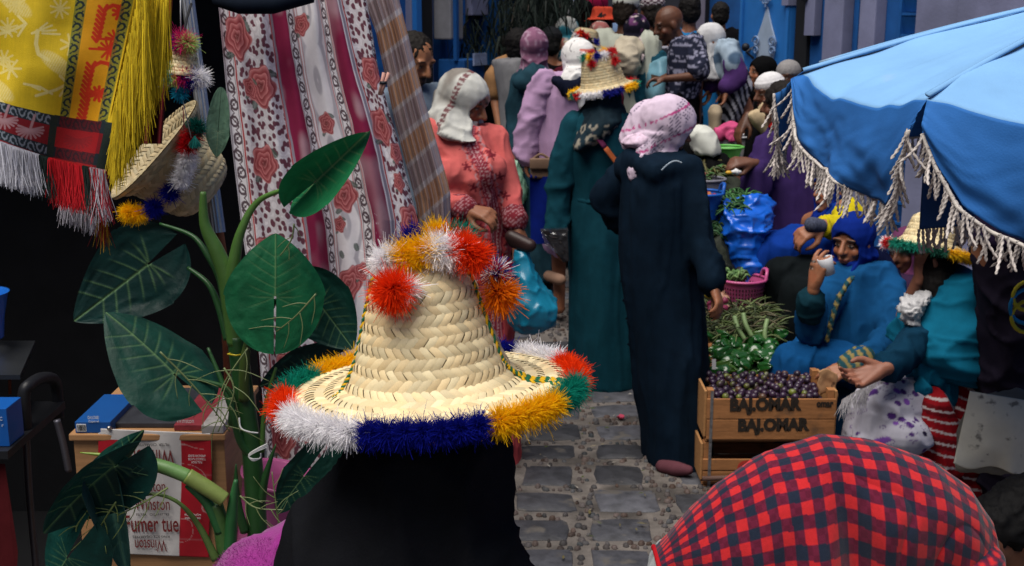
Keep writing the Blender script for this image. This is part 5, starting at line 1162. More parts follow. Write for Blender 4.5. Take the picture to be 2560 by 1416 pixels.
# --- teal djellaba and second tufted hat
TY = 6.1; J, HM = at_head(1512, 262, TY, math.radians(170))
setarm(J, 'L', P(1560, 330, TY), P(1600, 460, TY), P(1600, 590, TY - .1)); setarm(J, 'R', P(1428, 325, TY), P(1398, 460, TY - .03), P(1392, 590, TY - .1))
o = person('woman in a teal djellaba and dark scarf seen from behind under a straw hat', J, HM, hands=(('R', (0, -.1, -1), (-1, 0, 0), .6, 1, {}),))
TEAL = cloth('teal djellaba', (.012, .068, .092), var=.25)
def f(b):
    prg(b, TY, [(272, 1470, 1545, .1), (290, 1430, 1580, .13), (320, 1412, 1588, .17), (380, 1412, 1590, .19), (440, 1418, 1588, .18), (492, 1420, 1580, .175), (500, 1416, 1580, .18), (600, 1418, 1590, .2), (700, 1420, 1598, .21), (800, 1422, 1600, .22), (900, 1424, 1604, .24), (950, 1426, 1604, .25)])
    b.cap([P(1565, 325, TY), P(1600, 440, TY), P(1600, 570, TY - .08)], [.08, .07, .07])
garment(o, 'sleeve', TEAL, lambda b: b.cap([P(1436, 318, TY - .04), P(1410, 400, TY - .06), P(1399, 480, TY - .07), P(1390, 575, TY - .1)], [.08, .078, .07, .068]), folds=[(.010, (8, 8, 7)), (.004, (18, 18, 18))], seed=45)
garment(o, 'djellaba', TEAL, f, folds=[(.011, (9, 9, .8)), (.004, (22, 22, 2.5))], seed=3)
mb = T(); prg(mb, TY - .0, [(484, 1424, 1576, .183), (500, 1422, 1576, .186)]); mb.make('sash', TEAL, o, voxel=.012, folds=[(.008, (5, 5, 30))])
def cf(q):
    x, y, z = q[:, 0], q[:, 1], q[:, 2]; c = np.zeros((len(q), 3)) + np.array((.012, .028, .04)); c *= (1 + .3 * nz(q * 12))[:, None]
    th = np.arctan2(x, y); a, e = th * 3.2, (z + .2) * 14
    d1, d2, _ = worley(a * 1.0, e, 5); r = np.hypot((a % 1) - .5, ((e + .3 * np.floor(a)) % 1) - .5); zone = (z < -.09) & (y > 0)
    c = mixc(c, (.30, .27, .22), .8 * ((r < .36) & (r > .2)) * zone); c = mixc(c, (.34, .3, .26), .7 * (np.abs(z + .275 + .22 * np.abs(x)) < .004)); return c
b = T(HM); b.ell((0, .016, .03), (.096, .118, .1)); b.ell((0, 0, -.05), (.09, .1, .1)); b.M = None
prg(b, TY, [(265, 1462, 1562, .14, -.0), (300, 1445, 1565, .19, -.02), (330, 1432, 1540, .2, -.03), (352, 1426, 1490, .2, -.04), (366, 1428, 1448, .18, -.05)])
inv = np.array(HM.inverted()); b.make('headscarf', VC(), o, voxel=.01, folds=FOLD2, colfn=lambda p, n: cf((np.c_[p, np.ones(len(p))] @ inv.T)[:, :3]))
mb = MB(); 
for t0, t1, col in ((0, .45, (.10, .012, .05)), (.45, 1, (.26, .06, .015))):
    mb.cur = col; A, B = P(1484, 330, TY - .215), P(1550, 418, TY - .235); mb.tube([A.lerp(B, t0 + (t1 - t0) * k / 5) for k in range(6)], .017, 8, flat=.3)
mb.build('bag_strap', m_yarn, o, vc=True)
hc2 = P(1508, 212, TY); m2 = Matrix.Translation(hc2) @ Matrix.Rotation(math.radians(-11), 4, 'Y') @ Matrix.Rotation(.06, 4, 'X')
h4 = thing('straw_hat', hc2, 'woven straw hat with neat pompoms on the woman in the teal djellaba', 'hat')
straw_hat(m2, [(.001, .155), (.06, .152), (.082, .14), (.092, .09), (.104, .03), (.115, .002), (.14, -.012), (.165, -.02)], h4, seed=9, row=.014, sw=.012, tone=.85)
rs = random.Random(41)
for a0, a1, col in ((190, 205, GRN), (205, 222, RED), (222, 262, WHITE), (262, 300, BLUEP), (300, 338, YEL), (338, 362, GRN), (2, 60, RED), (60, 120, WHITE), (120, 190, YEL)):
    mb = MB(); n = max(2, int((a1 - a0) / 7))
    for q in range(n): a = D(a0 + (a1 - a0) * (q + .5) / n); pompom(mb, m2 @ V((.166 * math.cos(a), .166 * math.sin(a), -.02)), .017, 260, col, rs, w=.0013)
    mb.build('wool_tuft', m_yarn, h4, vc=True)
for a, col in ((200, GRN), (235, YEL), (262, BLUEP), (290, WHITE), (318, RED), (0, RED), (60, YEL), (110, RED), (160, WHITE)):
    mb = MB(); pompom(mb, m2 @ V((.075 * math.cos(D(a)), .075 * math.sin(D(a)), .153)), .022, 420, col, rs, w=.0013); mb.build('wool_tuft', m_yarn, h4, vc=True)
for px, py, col in ((1480, 160, RED), (1539, 152, RED)):
    mb = MB(); c = P(px, py, TY - .09); pompom(mb, c, .02, 420, col, rs, w=.0013); mb.build('wool_tuft', m_yarn, h4, vc=True)
# black plastic package in her hand
pk = thing('plastic_package', P(1385, 620, TY - .15), 'black package in clear crinkled plastic held by the woman in teal', 'package')
b = T(); c = [P(1352, 576, TY - .15), P(1418, 572, TY - .15), P(1422, 650, TY - .15), P(1408, 655, TY - .15)]
mb = MB(); mb.add([c[0] - V((0, .02, 0)), c[1] - V((0, .03, 0)), c[2] - V((0, .03, 0)), c[3] - V((0, .02, 0))] + [q + V((0, .03, 0)) for q in c], [(3, 2, 1, 0), (4, 5, 6, 7), (0, 1, 5, 4), (1, 2, 6, 5), (2, 3, 7, 6), (3, 0, 4, 7)]); mb.build('contents', mat('black packet', (.01, .01, .012), rough=.4), pk, smooth=False)
sheet('wrapper', lambda u, v: Pv(1350 + 70 * u + 14 * v * (1 - u), 572 + 85 * v * (.5 + .5 * u) - 3 * u, TY - .185 + .012 * nz2(u * 7, v * 7)), 30, 30, mat('clear film', (.25, .25, .28), rough=.12, trans=.85, spec=.6, alpha=.5), pk)
# --- lilac djellaba
LY = 7.2; J, HM = at_head(1440, 152, LY, math.radians(200), headyaw=math.radians(215))
setarm(J, 'R', P(1352, 215, LY), P(1318, 315, LY), P(1316, 395, LY - .1)); setarm(J, 'L', P(1450, 210, LY), P(1470, 310, LY), P(1470, 400, LY))
o = person('woman in a lilac suit and white scarf with red flowers carrying a navy tote', J, HM, hands=(('R', (0, -.1, -1), (-1, 0, 0), .6, 1, {}),))
LIL = cloth('lilac suit cloth', (.42, .29, .43), var=.12)
def f(b):
    prg(b, LY, [(178, 1375, 1455, .1), (195, 1350, 1475, .14), (240, 1338, 1482, .17), (300, 1335, 1480, .17), (350, 1330, 1478, .18), (420, 1340, 1470, .19), (452, 1345, 1466, .19)])
    b.cap([P(1460, 210, LY), P(1472, 310, LY), P(1470, 390, LY)], [.08, .07, .07])
garment(o, 'jacket', LIL, f, seed=4)
garment(o, 'sleeve', LIL, lambda b: b.cap([P(1362, 205, LY - .05), P(1340, 260, LY - .07), P(1322, 325, LY - .08), P(1316, 388, LY - .1)], [.085, .085, .08, .075]), folds=[(.010, (8, 8, 9)), (.005, (16, 16, 22))], seed=44)
garment(o, 'skirt', LIL, lambda b: prg(b, LY, [(430, 1348, 1464, .18), (520, 1352, 1462, .18), (600, 1358, 1450, .17), (632, 1362, 1446, .17)]), seed=5)
def cf(q):
    x, y, z = q[:, 0], q[:, 1], q[:, 2]; c = np.zeros((len(q), 3)) + np.array((.66, .65, .64)); n1 = nz(q * 13 + 4)
    c = mixc(c, (.28, .015, .03), sm(.0, .08, n1) * (x < .05) * (z < .06)); c = mixc(c, (.6, .16, .12), sm(.16, .24, nz(q * 15 + 9)) * (z < .07) * (x < .05)); c = mixc(c, (.03, .02, .03), (np.abs(nz(q * 11 + 2)) < .02) * .8); return c
hijab(o, HM, VC(), cf, drape=.19, spread=.13, face=True, back=.08, seed=3, rows=(LY - .06, [(165, 1415, 1465, .1), (190, 1398, 1474, .13), (212, 1394, 1474, .13), (226, 1402, 1460, .1)]))
b = T(); prg(b, LY - .12, [(196, 1380, 1500, .09), (215, 1385, 1480, .1), (242, 1404, 1425, .09)]); b.make('scarf_corner', cloth('navy scarf border', (.012, .016, .035)), o, voxel=.012, folds=FOLD2)
b = T(); b.cap([P(1372, 690, LY - .1), P(1402, 700, LY - .16)], [.035, .035]); b.make('sandal', cloth('beige sandal', (.3, .2, .15)), o, voxel=.01, folds=())
hb_ = thing('handbag', P(1352, 450, LY - .2), 'small beige flap handbag hanging beside the lilac suit', 'handbag')
mb = MB(); a, c = P(1326, 446, LY - .2), P(1380, 398, LY - .2); mb.box((a.x, LY - .24, a.z), (c.x, LY - .14, c.z), bev=.015); mb.build('body', cloth('beige leather', (.22, .15, .11), rough=.6), hb_)
mb = MB(); a, c = P(1324, 424, LY - .25), P(1382, 396, LY - .25); mb.box((a.x, LY - .26, a.z), (c.x, LY - .235, c.z), bev=.01); mb.build('flap', cloth('beige leather', ()), hb_)
mb = MB(); mb.tube(curve_pts([P(1330, 400, LY - .2), P(1352, 386, LY - .2), P(1376, 400, LY - .2)], 6), .008, 6); mb.build('strap', cloth('beige leather', ()), hb_)
tt = thing('tote_bag', P(1345, 612, LY - .15), 'deep blue fabric tote bag hanging at knee height in the lane', 'bag')
sheet('panel', lambda u, v: Pv(1324 + (52 + 24 * v) * u + 3 * v, 442 + 168 * v, LY - .24 + .02 * np.sin(u * 5 + v * 3)), 20, 20, cloth('royal blue tote', (.006, .02, .16)), tt); sheet('panel', lambda u, v: Pv(1324 + (52 + 24 * v) * u + 3 * v, 442 + 168 * v, LY - .14 + .02 * np.sin(u * 5 + v * 3)), 20, 20, cloth('royal blue tote', ()), tt)
mb = MB(); mb.tube(curve_pts([P(1328, 446, LY - .24), P(1334, 412, LY - .2), P(1340, 446, LY - .24)], 6), .008, 6); mb.build('handle', cloth('royal blue tote', ()), tt)
# --- back of a man in a grey waistcoat
VY = 8.4; J, HM = at_head(1296, 118, VY, math.radians(165)); setarm(J, 'R', P(1245, 180, VY), P(1238, 250, VY), P(1250, 330, VY - .1))
o = person('man seen from behind in a pale grey waistcoat over a tan shirt', J, HM, skin='tan')
garment(o, 'shirt', cloth('tan shirt', (.42, .25, .13)), lambda b: (b.cap([P(1262, 170, VY), P(1242, 195, VY), P(1238, 232, VY)], [.08, .075, .065]), b.rings([(P(1296, 140, VY), .08, .08, 0), (P(1296, 160, VY), .12, .1, 0)])), voxel=.014)
garment(o, 'waistcoat', cloth('grey waistcoat', (.24, .24, .25), var=.15), lambda b: prg(b, VY, [(142, 1270, 1318, .1), (152, 1232, 1348, .14), (175, 1234, 1358, .16), (250, 1246, 1352, .17), (340, 1248, 1348, .18), (366, 1250, 1346, .18)]), seed=6)
garment(o, 'trousers', cloth('black trousers', (.012, .012, .014)), lambda b: (b.cap([J['pelvis'], J['hipL'], J['knL'], J['anL']], [.13, .11, .08, .07]), b.cap([J['pelvis'], J['hipR'], J['knR'], J['anR']], [.13, .11, .08, .07])))
hair(o, HM, (.01, .009, .009), vol=1.08)
# --- mauve scarf and slate hood
UY = 7.9; J, HM = at_head(1336, 122, UY, math.radians(175)); setarm(J, 'R', P(1300, 210, UY), P(1288, 300, UY), P(1286, 380, UY - .1))
o = person('woman from behind in a speckled mauve scarf and slate blue hooded djellaba', J, HM, hands=(('R', (0, -.1, -1), (-1, 0, 0), .6, 1, {}),))
SLATE = cloth('slate blue wool', (.03, .075, .10), var=.3)
def f(b):
    prg(b, UY, [(165, 1310, 1365, .1), (182, 1292, 1390, .14), (220, 1288, 1398, .16), (300, 1290, 1390, .17), (400, 1300, 1390, .18), (600, 1300, 1390, .18), (690, 1295, 1395, .2)]); b.cap([P(1302, 205, UY), P(1290, 300, UY), P(1287, 372, UY - .08)], [.075, .07, .065])
    b.ell(P(1340, 195, UY - .12), (.12, .08, .09)); b.ell(P(1320, 205, UY - .14), (.09, .06, .06))
garment(o, 'djellaba', SLATE, f, seed=7)
def cf(q): c = np.zeros((len(q), 3)) + np.array((.25, .12, .19)); return mixc(c, (.46, .34, .42), sm(.05, .5, nz(q * 60)) * .7)
hijab(o, HM, VC(), cf, drape=.13, spread=.1, face=True, seed=4, back=.0)
cbg = thing('carrier_bag', P(1290, 500, UY - .2), 'pale green thin plastic carrier bag dangling from a hand', 'bag')
b = T(); prg(b, UY - .18, [(396, 1284, 1288, .01), (410, 1278, 1298, .03), (440, 1270, 1312, .05), (480, 1266, 1318, .07), (505, 1272, 1312, .06), (512, 1285, 1300, .04)]); b.make('plastic', mat('green film', (.28, .5, .36), rough=.3, var=.3, nscale=18, spec=.5, thin=.35), cbg, voxel=.01, folds=[(.012, (14, 14, 7)), (.006, (34, 34, 20))])
# --- man with a moustache behind the plaid scarf
MY = 5.75; J, HM = at_head(1036, 152, MY, math.radians(48), headpitch=.42)
o = person('man with short black hair and moustache in a grey shirt looking down', J, HM, skin='tan', voxel=.008, stub=.9)
hair(o, HM, vol=1.0)
garment(o, 'shirt', cloth('grey blue shirt', (.17, .21, .26)), lambda b: (robe_prims(b, J, wide=1.05, legs=False), b.rings([(J['L']((0, 0, .85)), .17, .12, 0), (J['L']((0, 0, .7)), .17, .12, 0)])), seed=8)
garment(o, 'trousers', cloth('black trousers', ()), lambda b: (b.cap([J['pelvis'], J['hipL'], J['knL'], J['anL']], [.13, .11, .08, .07]), b.cap([J['pelvis'], J['hipR'], J['knR'], J['anR']], [.13, .11, .08, .07])))
# --- salmon djellaba with embroidery
SY = 5.0; J, HM = at_head(1162, 258, SY, math.radians(58), headpitch=.38, headyaw=math.radians(66))
for q, g in (('L', 1), ('R', -1)): J['hip' + q] = P(1215 + 14 * g, 680, SY); J['kn' + q] = P(1222 + 14 * g, 900, SY); J['an' + q] = P(1230 + 16 * g, 1130, SY); J['toe' + q] = P(1236 + 18 * g, 1160, SY - .08)
J['pelvis'] = P(1212, 640, SY); J['chest'] = P(1165, 430, SY); setarm(J, 'R', P(1092, 345, SY - .05), P(1085, 490, SY - .12), P(1172, 528, SY - .27)); setarm(J, 'L', P(1232, 350, SY), P(1268, 470, SY - .06), P(1288, 560, SY - .16))
o = person('woman in a salmon djellaba with wine red embroidery and a grey and white headscarf', J, HM, skin='mid', voxel=.0055, hands=(('R', (.8, -.5, -.05), (.1, -.6, .8), .75, -1, dict(s=1.05)), ('L', (.35, -.25, -.75), (.75, -.3, .5), .45, 1, dict(s=1.05))))
ec = np.array([[345, 1172], [380, 1185], [430, 1212], [500, 1228], [560, 1236], [650, 1238], [800, 1236], [1200, 1236]], float)
def proj(p):
    q = p - np.array((0, 0, CAM_Z)); zc = q @ np.array(FW); return CX + FPX * q[:, 0] / zc, CY - FPX * (q @ np.array(UP)) / zc
_ax = (P(1236, 400, SY - .2), P(1236, 600, SY - .2))
def cfs(p, n):
    # the embroidery follows a front band of the garment: position measured in the robe's own plane
    k = mpp(SY - .2, 500); z0 = P(1200, 345, SY - .2).z; h = (z0 - p[:, 2]) / k + 345; xx = p[:, 0] / k + CX
    d = xx - np.interp(h, ec[:, 0], ec[:, 1]); fr = (n[:, 1] < .25)
    c = np.zeros((len(p), 3)) + np.array((.60, .155, .145)); c = mixc(c, (.50, .07, .09), sm(470, 560, h) * .6)  # robe colour darkens below the bust, standing in for the shade there
    wdt = 16 + 0 * h; core = (np.abs(d) < wdt) & fr; wine = np.array((.17, .012, .03))
    c = np.where(core[:, None], np.array((.27, .03, .055)), c)
    c = mixc(c, (.5, .30, .32), core * (np.abs((np.abs(d) % 8) - 4) < 1.1) * .7); c = mixc(c, (.55, .4, .4), core * (np.hypot((np.abs(d) - 6), (h % 9) - 4.5) < 2.2) * .8)
    zig = wdt + 6 + 5 * np.abs(((h / 22) % 1) * 2 - 1); lace = (np.abs(d) > wdt) & (np.abs(d) < zig) & fr & (h < 720); c = mixc(c, (.48, .30, .32), lace * (np.abs(np.abs(d) - zig) < 4) * .9); c = mixc(c, wine, lace * (np.hypot(np.abs(d) - wdt - 4, (h % 22) - 11) < 3.5) * .9)
    for s_, off in ((1, 0), (-1, 26)):
        hh = (h + off) % 52 - 26; fl = np.hypot(d - s_ * 36, hh); ph = np.arctan2(hh, d - s_ * 36); c = mixc(c, wine, fr * (fl < 9 + 4 * np.cos(ph * 5)) * (h < 620) * (h > 375) * .9)
    return c
def f(b):
    prg(b, SY, [(312, 1120, 1215, .1), (328, 1085, 1232, .13), (355, 1072, 1242, .16), (400, 1078, 1252, .19, -.01), (440, 1088, 1266, .2, -.02), (475, 1098, 1264, .19, -.01), (540, 1120, 1262, .18), (620, 1140, 1272, .19), (720, 1160, 1280, .19), (820, 1168, 1284, .2), (1000, 1170, 1290, .22), (1150, 1160, 1300, .24)])
    sleeves(b, J, 'R', (.072, .064, .052), .82); sleeves(b, J, 'L', (.066, .058, .05), .85); b.ell(P(1215, 425, SY - .14), (.09, .08, .08)); b.ell(P(1130, 440, SY - .15), (.09, .08, .08))
garment(o, 'djellaba', VC(), f, voxel=.0065, smooth=6, colfn=cfs, folds=[(.008, (7, 7, 3)), (.004, (18, 18, 9))], seed=9)
def cuff(p, n): return mixc(np.zeros((len(p), 3)) + np.array((.22, .03, .045)), (.5, .30, .32), (np.sin(p[:, 0] * 300) * np.sin(p[:, 2] * 300 + p[:, 1] * 200) > .35) * .75)
for q in ('R', 'L'):
    e, w_ = J['el' + q], J['wr' + q]; b = T(); b.cap([e.lerp(w_, .66), e.lerp(w_, .88)], [.052, .058]); b.make('cuff', VC(), o, voxel=.008, folds=[(.003, (20, 20, 20))], colfn=cuff)
def cf(q):
    x, y, z = q[:, 0], q[:, 1], q[:, 2]; c = np.zeros((len(q), 3)) + np.array((.52, .52, .49)); c = mixc(c, (.23, .21, .19), sm(-.3, .15, nz(q * np.array((14, 14, 7)))) * sm(-.02, .03, y)); c = mixc(c, (.16, .05, .06), (np.abs(y - .015) < .013) * (np.sin(z * 330) > -.6) * .9); c = mixc(c, (.36, .03, .04), (z < -.14) * sm(-.2, .2, nz(q * 10 + 3)) * (y > 0)); c = mixc(c, (.2, .19, .19), (z < -.1) * (np.sin(x * 220) * np.sin(z * 260) > .3) * .8); return c
hijab(o, HM, VC(), cf, drape=.21, spread=.14, seed=5, bib=.05, vol=1.06, back=.06, rows=(SY, [(225, 1088, 1170, .09, .05), (255, 1080, 1175, .11, .04), (290, 1070, 1190, .125, .01), (315, 1062, 1208, .135), (332, 1070, 1206, .14, -.02), (346, 1120, 1204, .11, -.07), (356, 1165, 1198, .06, -.13)]))
wl = thing('wallet', P(1300, 612, SY - .25), 'dark leather purse held in the hand of the woman in salmon', 'purse')
b = T(); b.cap([P(1278, 592, SY - .22), P(1326, 614, SY - .26)], [.028, .026]); b.cap([P(1284, 604, SY - .22), P(1322, 618, SY - .26)], [.028, .024]); b.make('leather', mat('dark leather', (.03, .015, .014), rough=.45, bump=.3), wl, voxel=.007, folds=())
tb_ = thing('carrier_bag', P(1330, 820, SY - .25), 'full turquoise plastic carrier bag hanging from the woman in salmon', 'bag')
b = T(); prg(b, SY - .25, [(622, 1284, 1322, .02), (650, 1280, 1332, .04), (690, 1278, 1350, .07), (740, 1276, 1376, .09), (780, 1276, 1392, .1), (805, 1280, 1382, .1), (822, 1300, 1345, .06)])
b.make('plastic', mat('turquoise film', (.012, .22, .36), rough=.28, var=.25, nscale=9, spec=.55, thin=.18, coat=.2), tb_, voxel=.009, folds=[(.013, (8, 8, 2.5)), (.005, (26, 26, 14))], smooth=3)
# --- light blue sheet, bald man, floral shirt
BY = 8.6; J, HM = at_head(1672, 62, BY, math.radians(-78), headpitch=.35); 
for q in ('chest', 'pelvis', 'hipL', 'hipR', 'knL', 'knR', 'anL', 'anR', 'toeL', 'toeR'): J[q] = J[q] + V((.13, 0, 0))
J['neck'] = J['neck'] + V((.06, 0, 0)); setarm(J, 'R', P(1735, 120, BY - .16), P(1748, 190, BY - .2), P(1660, 198, BY - .25)); setarm(J, 'L', P(1700, 120, BY + .16), P(1700, 180, BY + .2), P(1650, 200, BY - .1))
o = person('bald man in a dark blue floral shirt looking down at a paper in his hand', J, HM, skin='dark', voxel=.008, hands=(('R', (-1, -.1, -.05), (0, .2, 1), .6, 1, {}),), stub=.5)
def cfl(p, n): c = np.zeros((len(p), 3)) + np.array((.022, .026, .05)); d, _, i = worley((p[:, 0] + p[:, 1]) * 38, p[:, 2] * 38, 4); return mixc(c, (.30, .30, .40), sm(.42, .3, d + .2 * nz(p * 90)) * (i > .25))
garment(o, 'shirt', VC(), lambda b: (prg(b, BY, [(92, 1680, 1730, .1), (104, 1672, 1752, .16), (140, 1668, 1762, .19), (200, 1668, 1758, .18), (245, 1664, 1748, .18)]), b.cap([P(1735, 118, BY - .12), P(1745, 172, BY - .2)], [.09, .085])), colfn=cfl, seed=10, voxel=.012)
garment(o, 'trousers', cloth('black trousers', ()), lambda b: prg(b, BY, [(230, 1668, 1745, .17), (330, 1668, 1748, .17), (520, 1670, 1745, .15)]))
pn = sheet('banknote', lambda u, v: Pv(1628 + 24 * u, 186 + 14 * v + 6 * u, BY - .28 + .03 * v), 6, 4, mat('cream paper', (.5, .42, .25), rough=.7), None, label='cream scrap of paper in the bald man\'s hand', cat='paper')
sb = thing('plastic_sack', P(1640, 260, BY + .1), 'big pale blue translucent plastic sack beside the bald man', 'sack')
b = T(); prg(b, BY + .25, [(138, 1650, 1672, .1), (150, 1630, 1680, .14), (180, 1608, 1690, .2), (230, 1604, 1690, .22), (260, 1610, 1690, .2), (400, 1620, 1690, .2)]); b.make('plastic', mat('pale blue film', (.22, .46, .58), rough=.4, var=.15, spec=.4, thin=.25), sb, voxel=.016, folds=[(.012, (6, 6, 3))])
# --- white scarf, striped skirt, bending
WY = 8.7; J, HM = at_head(1772, 80, WY, math.radians(-82), headpitch=.1, lean=.45, H=1.6)
setarm(J, 'R', P(1822, 130, WY - .15), P(1840, 190, WY - .18), P(1815, 228, WY - .2)); setarm(J, 'L', P(1790, 130, WY + .15), P(1795, 180, WY + .1), P(1776, 222, WY))
o = person('woman in a white headscarf and black and white striped skirt stooping forward', J, HM, skin='mid', hands=(('R', (-.2, -.2, -1), (1, 0, 0), .5, 1, {}), ('L', (-.2, -.2, -1), (1, 0, 0), .5, -1, {})))
def ctd(p, n): return mixc(np.zeros((len(p), 3)) + np.array((.34, .42, .5)), (.08, .13, .2), sm(-.05, .3, nz(p * np.array((9, 9, 12)))))
garment(o, 'blouse', VC(), lambda b: (prg(b, WY, [(100, 1785, 1815, .1), (115, 1778, 1832, .15), (150, 1772, 1848, .17), (185, 1772, 1850, .17), (200, 1780, 1850, .16)]), b.cap([P(1820, 125, WY - .12), P(1832, 160, WY - .17)], [.085, .085])), colfn=ctd, seed=11, voxel=.012)
garment(o, 'sleeve', cloth('purple sleeve', (.10, .05, .17)), lambda b: (b.cap([P(1832, 158, WY - .17), P(1842, 190, WY - .18), P(1818, 218, WY - .2)], [.07, .07, .055]), b.cap([P(1790, 170, WY + .1), P(1776, 215, WY)], [.07, .055])))
def cst(p, n): 
    a = p[:, 0] * .9 + p[:, 2] * .42 + .03 * nz(p * np.array((5, 5, 5))) + p[:, 1] * .3; return mixc(np.zeros((len(p), 3)) + np.array((.02, .02, .03)), (.45, .45, .5), (np.sin(a * 150) > .05).astype(float))
garment(o, 'skirt', VC(), lambda b: prg(b, WY, [(150, 1822, 1858, .12), (180, 1806, 1872, .16), (215, 1796, 1880, .2), (250, 1798, 1868, .18), (300, 1794, 1842, .16), (326, 1794, 1828, .16), (345, 1798, 1824, .14)]), colfn=cst, voxel=.01, seed=12)
hijab(o, HM, cloth('white cotton scarf', (.55, .55, .56)), None, drape=.22, spread=.13, seed=6, back=.1)
# --- seated people by the door and along the goods
SY2 = 8.9; J, HM = at_head(1902, 182, SY2, math.radians(-75), H=1.6, seated=True)
o = person('woman in a black headscarf sitting against the blue door', J, HM, skin='mid'); hijab(o, HM, cloth('black scarf', (.007, .007, .008)), None, seed=7, drape=.15, spread=.1)
garment(o, 'cardigan', cloth('mauve grey knit', (.16, .13, .16), var=.4), lambda b: (prg(b, SY2, [(228, 1885, 1925, .1), (245, 1872, 1940, .15), (300, 1868, 1945, .17), (360, 1866, 1950, .18)]),), seed=13)
OY = 7.5; J, HM = at_head(1922, 232, OY, math.radians(-70), headpitch=.2, H=1.62, seated=True); setarm(J, 'R', P(1945, 285, OY - .1), P(1918, 296, OY - .2), P(1866, 298, OY - .25))
o = person('old man in a white skullcap and black robe reaching out his arm', J, HM, skin='dark', voxel=.008, hands=(('R', (-.5, -.2, -.8), (-.7, -.3, .5), .45, 1, dict(s=1.15)),), stub=.3)
skullcap(o, HM, mat('white knit cap', (.55, .54, .55), rough=.9, var=.15, nscale=60, bump=.5, bscale=120))
garment(o, 'robe', cloth('black wool robe', (.007, .008, .010)), lambda b: (prg(b, OY, [(272, 1900, 1950, .1), (290, 1880, 1985, .15), (330, 1866, 2000, .2), (400, 1855, 2010, .24), (470, 1850, 2020, .28)]),), seed=14)
garment(o, 'shawl', cloth('cream scarf', (.42, .34, .23), var=.35), lambda b: (prg(b, OY - .16, [(262, 1905, 1955, .1), (290, 1896, 1950, .1), (330, 1902, 1940, .09), (350, 1912, 1936, .07)]), b.cap([P(1898, 300, OY - .3), P(1925, 325, OY - .3), P(1915, 350, OY - .28)], [.06, .06, .04])), folds=[(.014, (14, 14, 5))], seed=15)
RY = 8.2; J, HM = at_head(1968, 196, RY, math.radians(-40), H=1.6, seated=True); o = person('man in a grey knitted turban sitting behind the skullcap wearer', J, HM, skin='dark', voxel=.01)
skullcap(o, HM, mat('grey wool cap', (.20, .19, .19), rough=.95, var=.2, nscale=50, bump=.5, bscale=100), name='turban', z0=.03)
garment(o, 'robe', cloth('black wool robe', ()), lambda b: robe_prims(b, J, legs=False), seed=16)
PY = 6.6; J, HM = at_head(1950, 262, PY, math.radians(-120), headpitch=.15, H=1.7, seated=True); setarm(J, 'R', P(2010, 370, PY + .1), P(1960, 470, PY + .1), P(1900, 440, PY)); setarm(J, 'L', P(1925, 370, PY - .1), P(1905, 470, PY - .15), P(1880, 408, PY - .25))
o = person('man with black hair in a purple pullover with a red collar, back half turned', J, HM, skin='dark', voxel=.008, hands=(('L', (-1, -.2, .1), (0, -.6, .8), .7, 1, dict(s=1.1)),))
hair(o, HM, vol=1.06)
garment(o, 'pullover', cloth('purple wool pullover', (.055, .032, .115), var=.25), lambda b: (prg(b, PY, [(318, 1935, 2005, .12), (335, 1912, 2030, .16), (380, 1892, 2060, .2), (450, 1886, 2090, .23), (540, 1890, 2110, .25), (620, 1895, 2120, .27), (700, 1900, 2120, .27)]), b.cap([P(1925, 365, PY - .12), P(1902, 440, PY - .18), P(1892, 470, PY - .2), P(1890, 425, PY - .22)], [.085, .085, .085, .06])), seed=17)
garment(o, 'collar', cloth('red collar', (.32, .012, .015)), lambda b: prg(b, PY - .03, [(280, 1945, 1990, .09), (300, 1932, 2000, .12), (322, 1920, 2010, .14)]), voxel=.012)
tr_ = thing('wrapped_snack', P(1858, 420, PY - .3), 'scrap of white and red food wrapper in the hand of the man in purple', 'food wrapper')
b = T(); b.ell(P(1840, 430, PY - .32), (.035, .02, .014)); b.make('paper', mat('white paper', (.5, .5, .5), rough=.6), tr_, voxel=.006, folds=[(.004, (40, 40, 40))]); b = T(); b.ell(P(1822, 432, PY - .33), (.02, .015, .012)); b.make('filling', mat('yellow red filling', (.5, .28, .02), rough=.5), tr_, voxel=.006, folds=())
GY = 6.9; J, HM = at_head(1762, 372, GY, math.radians(-10), headpitch=1.1, H=1.5, lean=.9); setarm(J, 'R', P(1785, 405, GY), P(1806, 430, GY - .1), P(1812, 452, GY - .15))
o = person('stooping person in a white sun cap and black top sorting greens', J, HM, skin='dark', hands=(('R', (.3, -.2, -1), (1, 0, 0), .5, 1, {}),))
garment(o, 'cap', cloth('white cap', (.55, .56, .52), var=.1), lambda b: (prg(b, GY - .02, [(316, 1738, 1765, .06), (325, 1724, 1782, .11), (345, 1722, 1795, .13), (365, 1728, 1802, .14), (380, 1734, 1804, .14), (386, 1740, 1803, .13)]),), voxel=.01, folds=[(.005, (14, 14, 8))])
garment(o, 'top', cloth('black cotton top', (.008, .008, .009)), lambda b: (prg(b, GY, [(385, 1745, 1795, .12), (410, 1738, 1812, .2), (440, 1745, 1824, .2), (462, 1760, 1828, .16)]), b.cap([P(1800, 410, GY - .05), P(1812, 440, GY - .12)], [.07, .06]), prg(b, GY + .25, [(350, 1700, 1760, .2), (420, 1690, 1770, .24), (560, 1690, 1770, .24)])), seed=18)
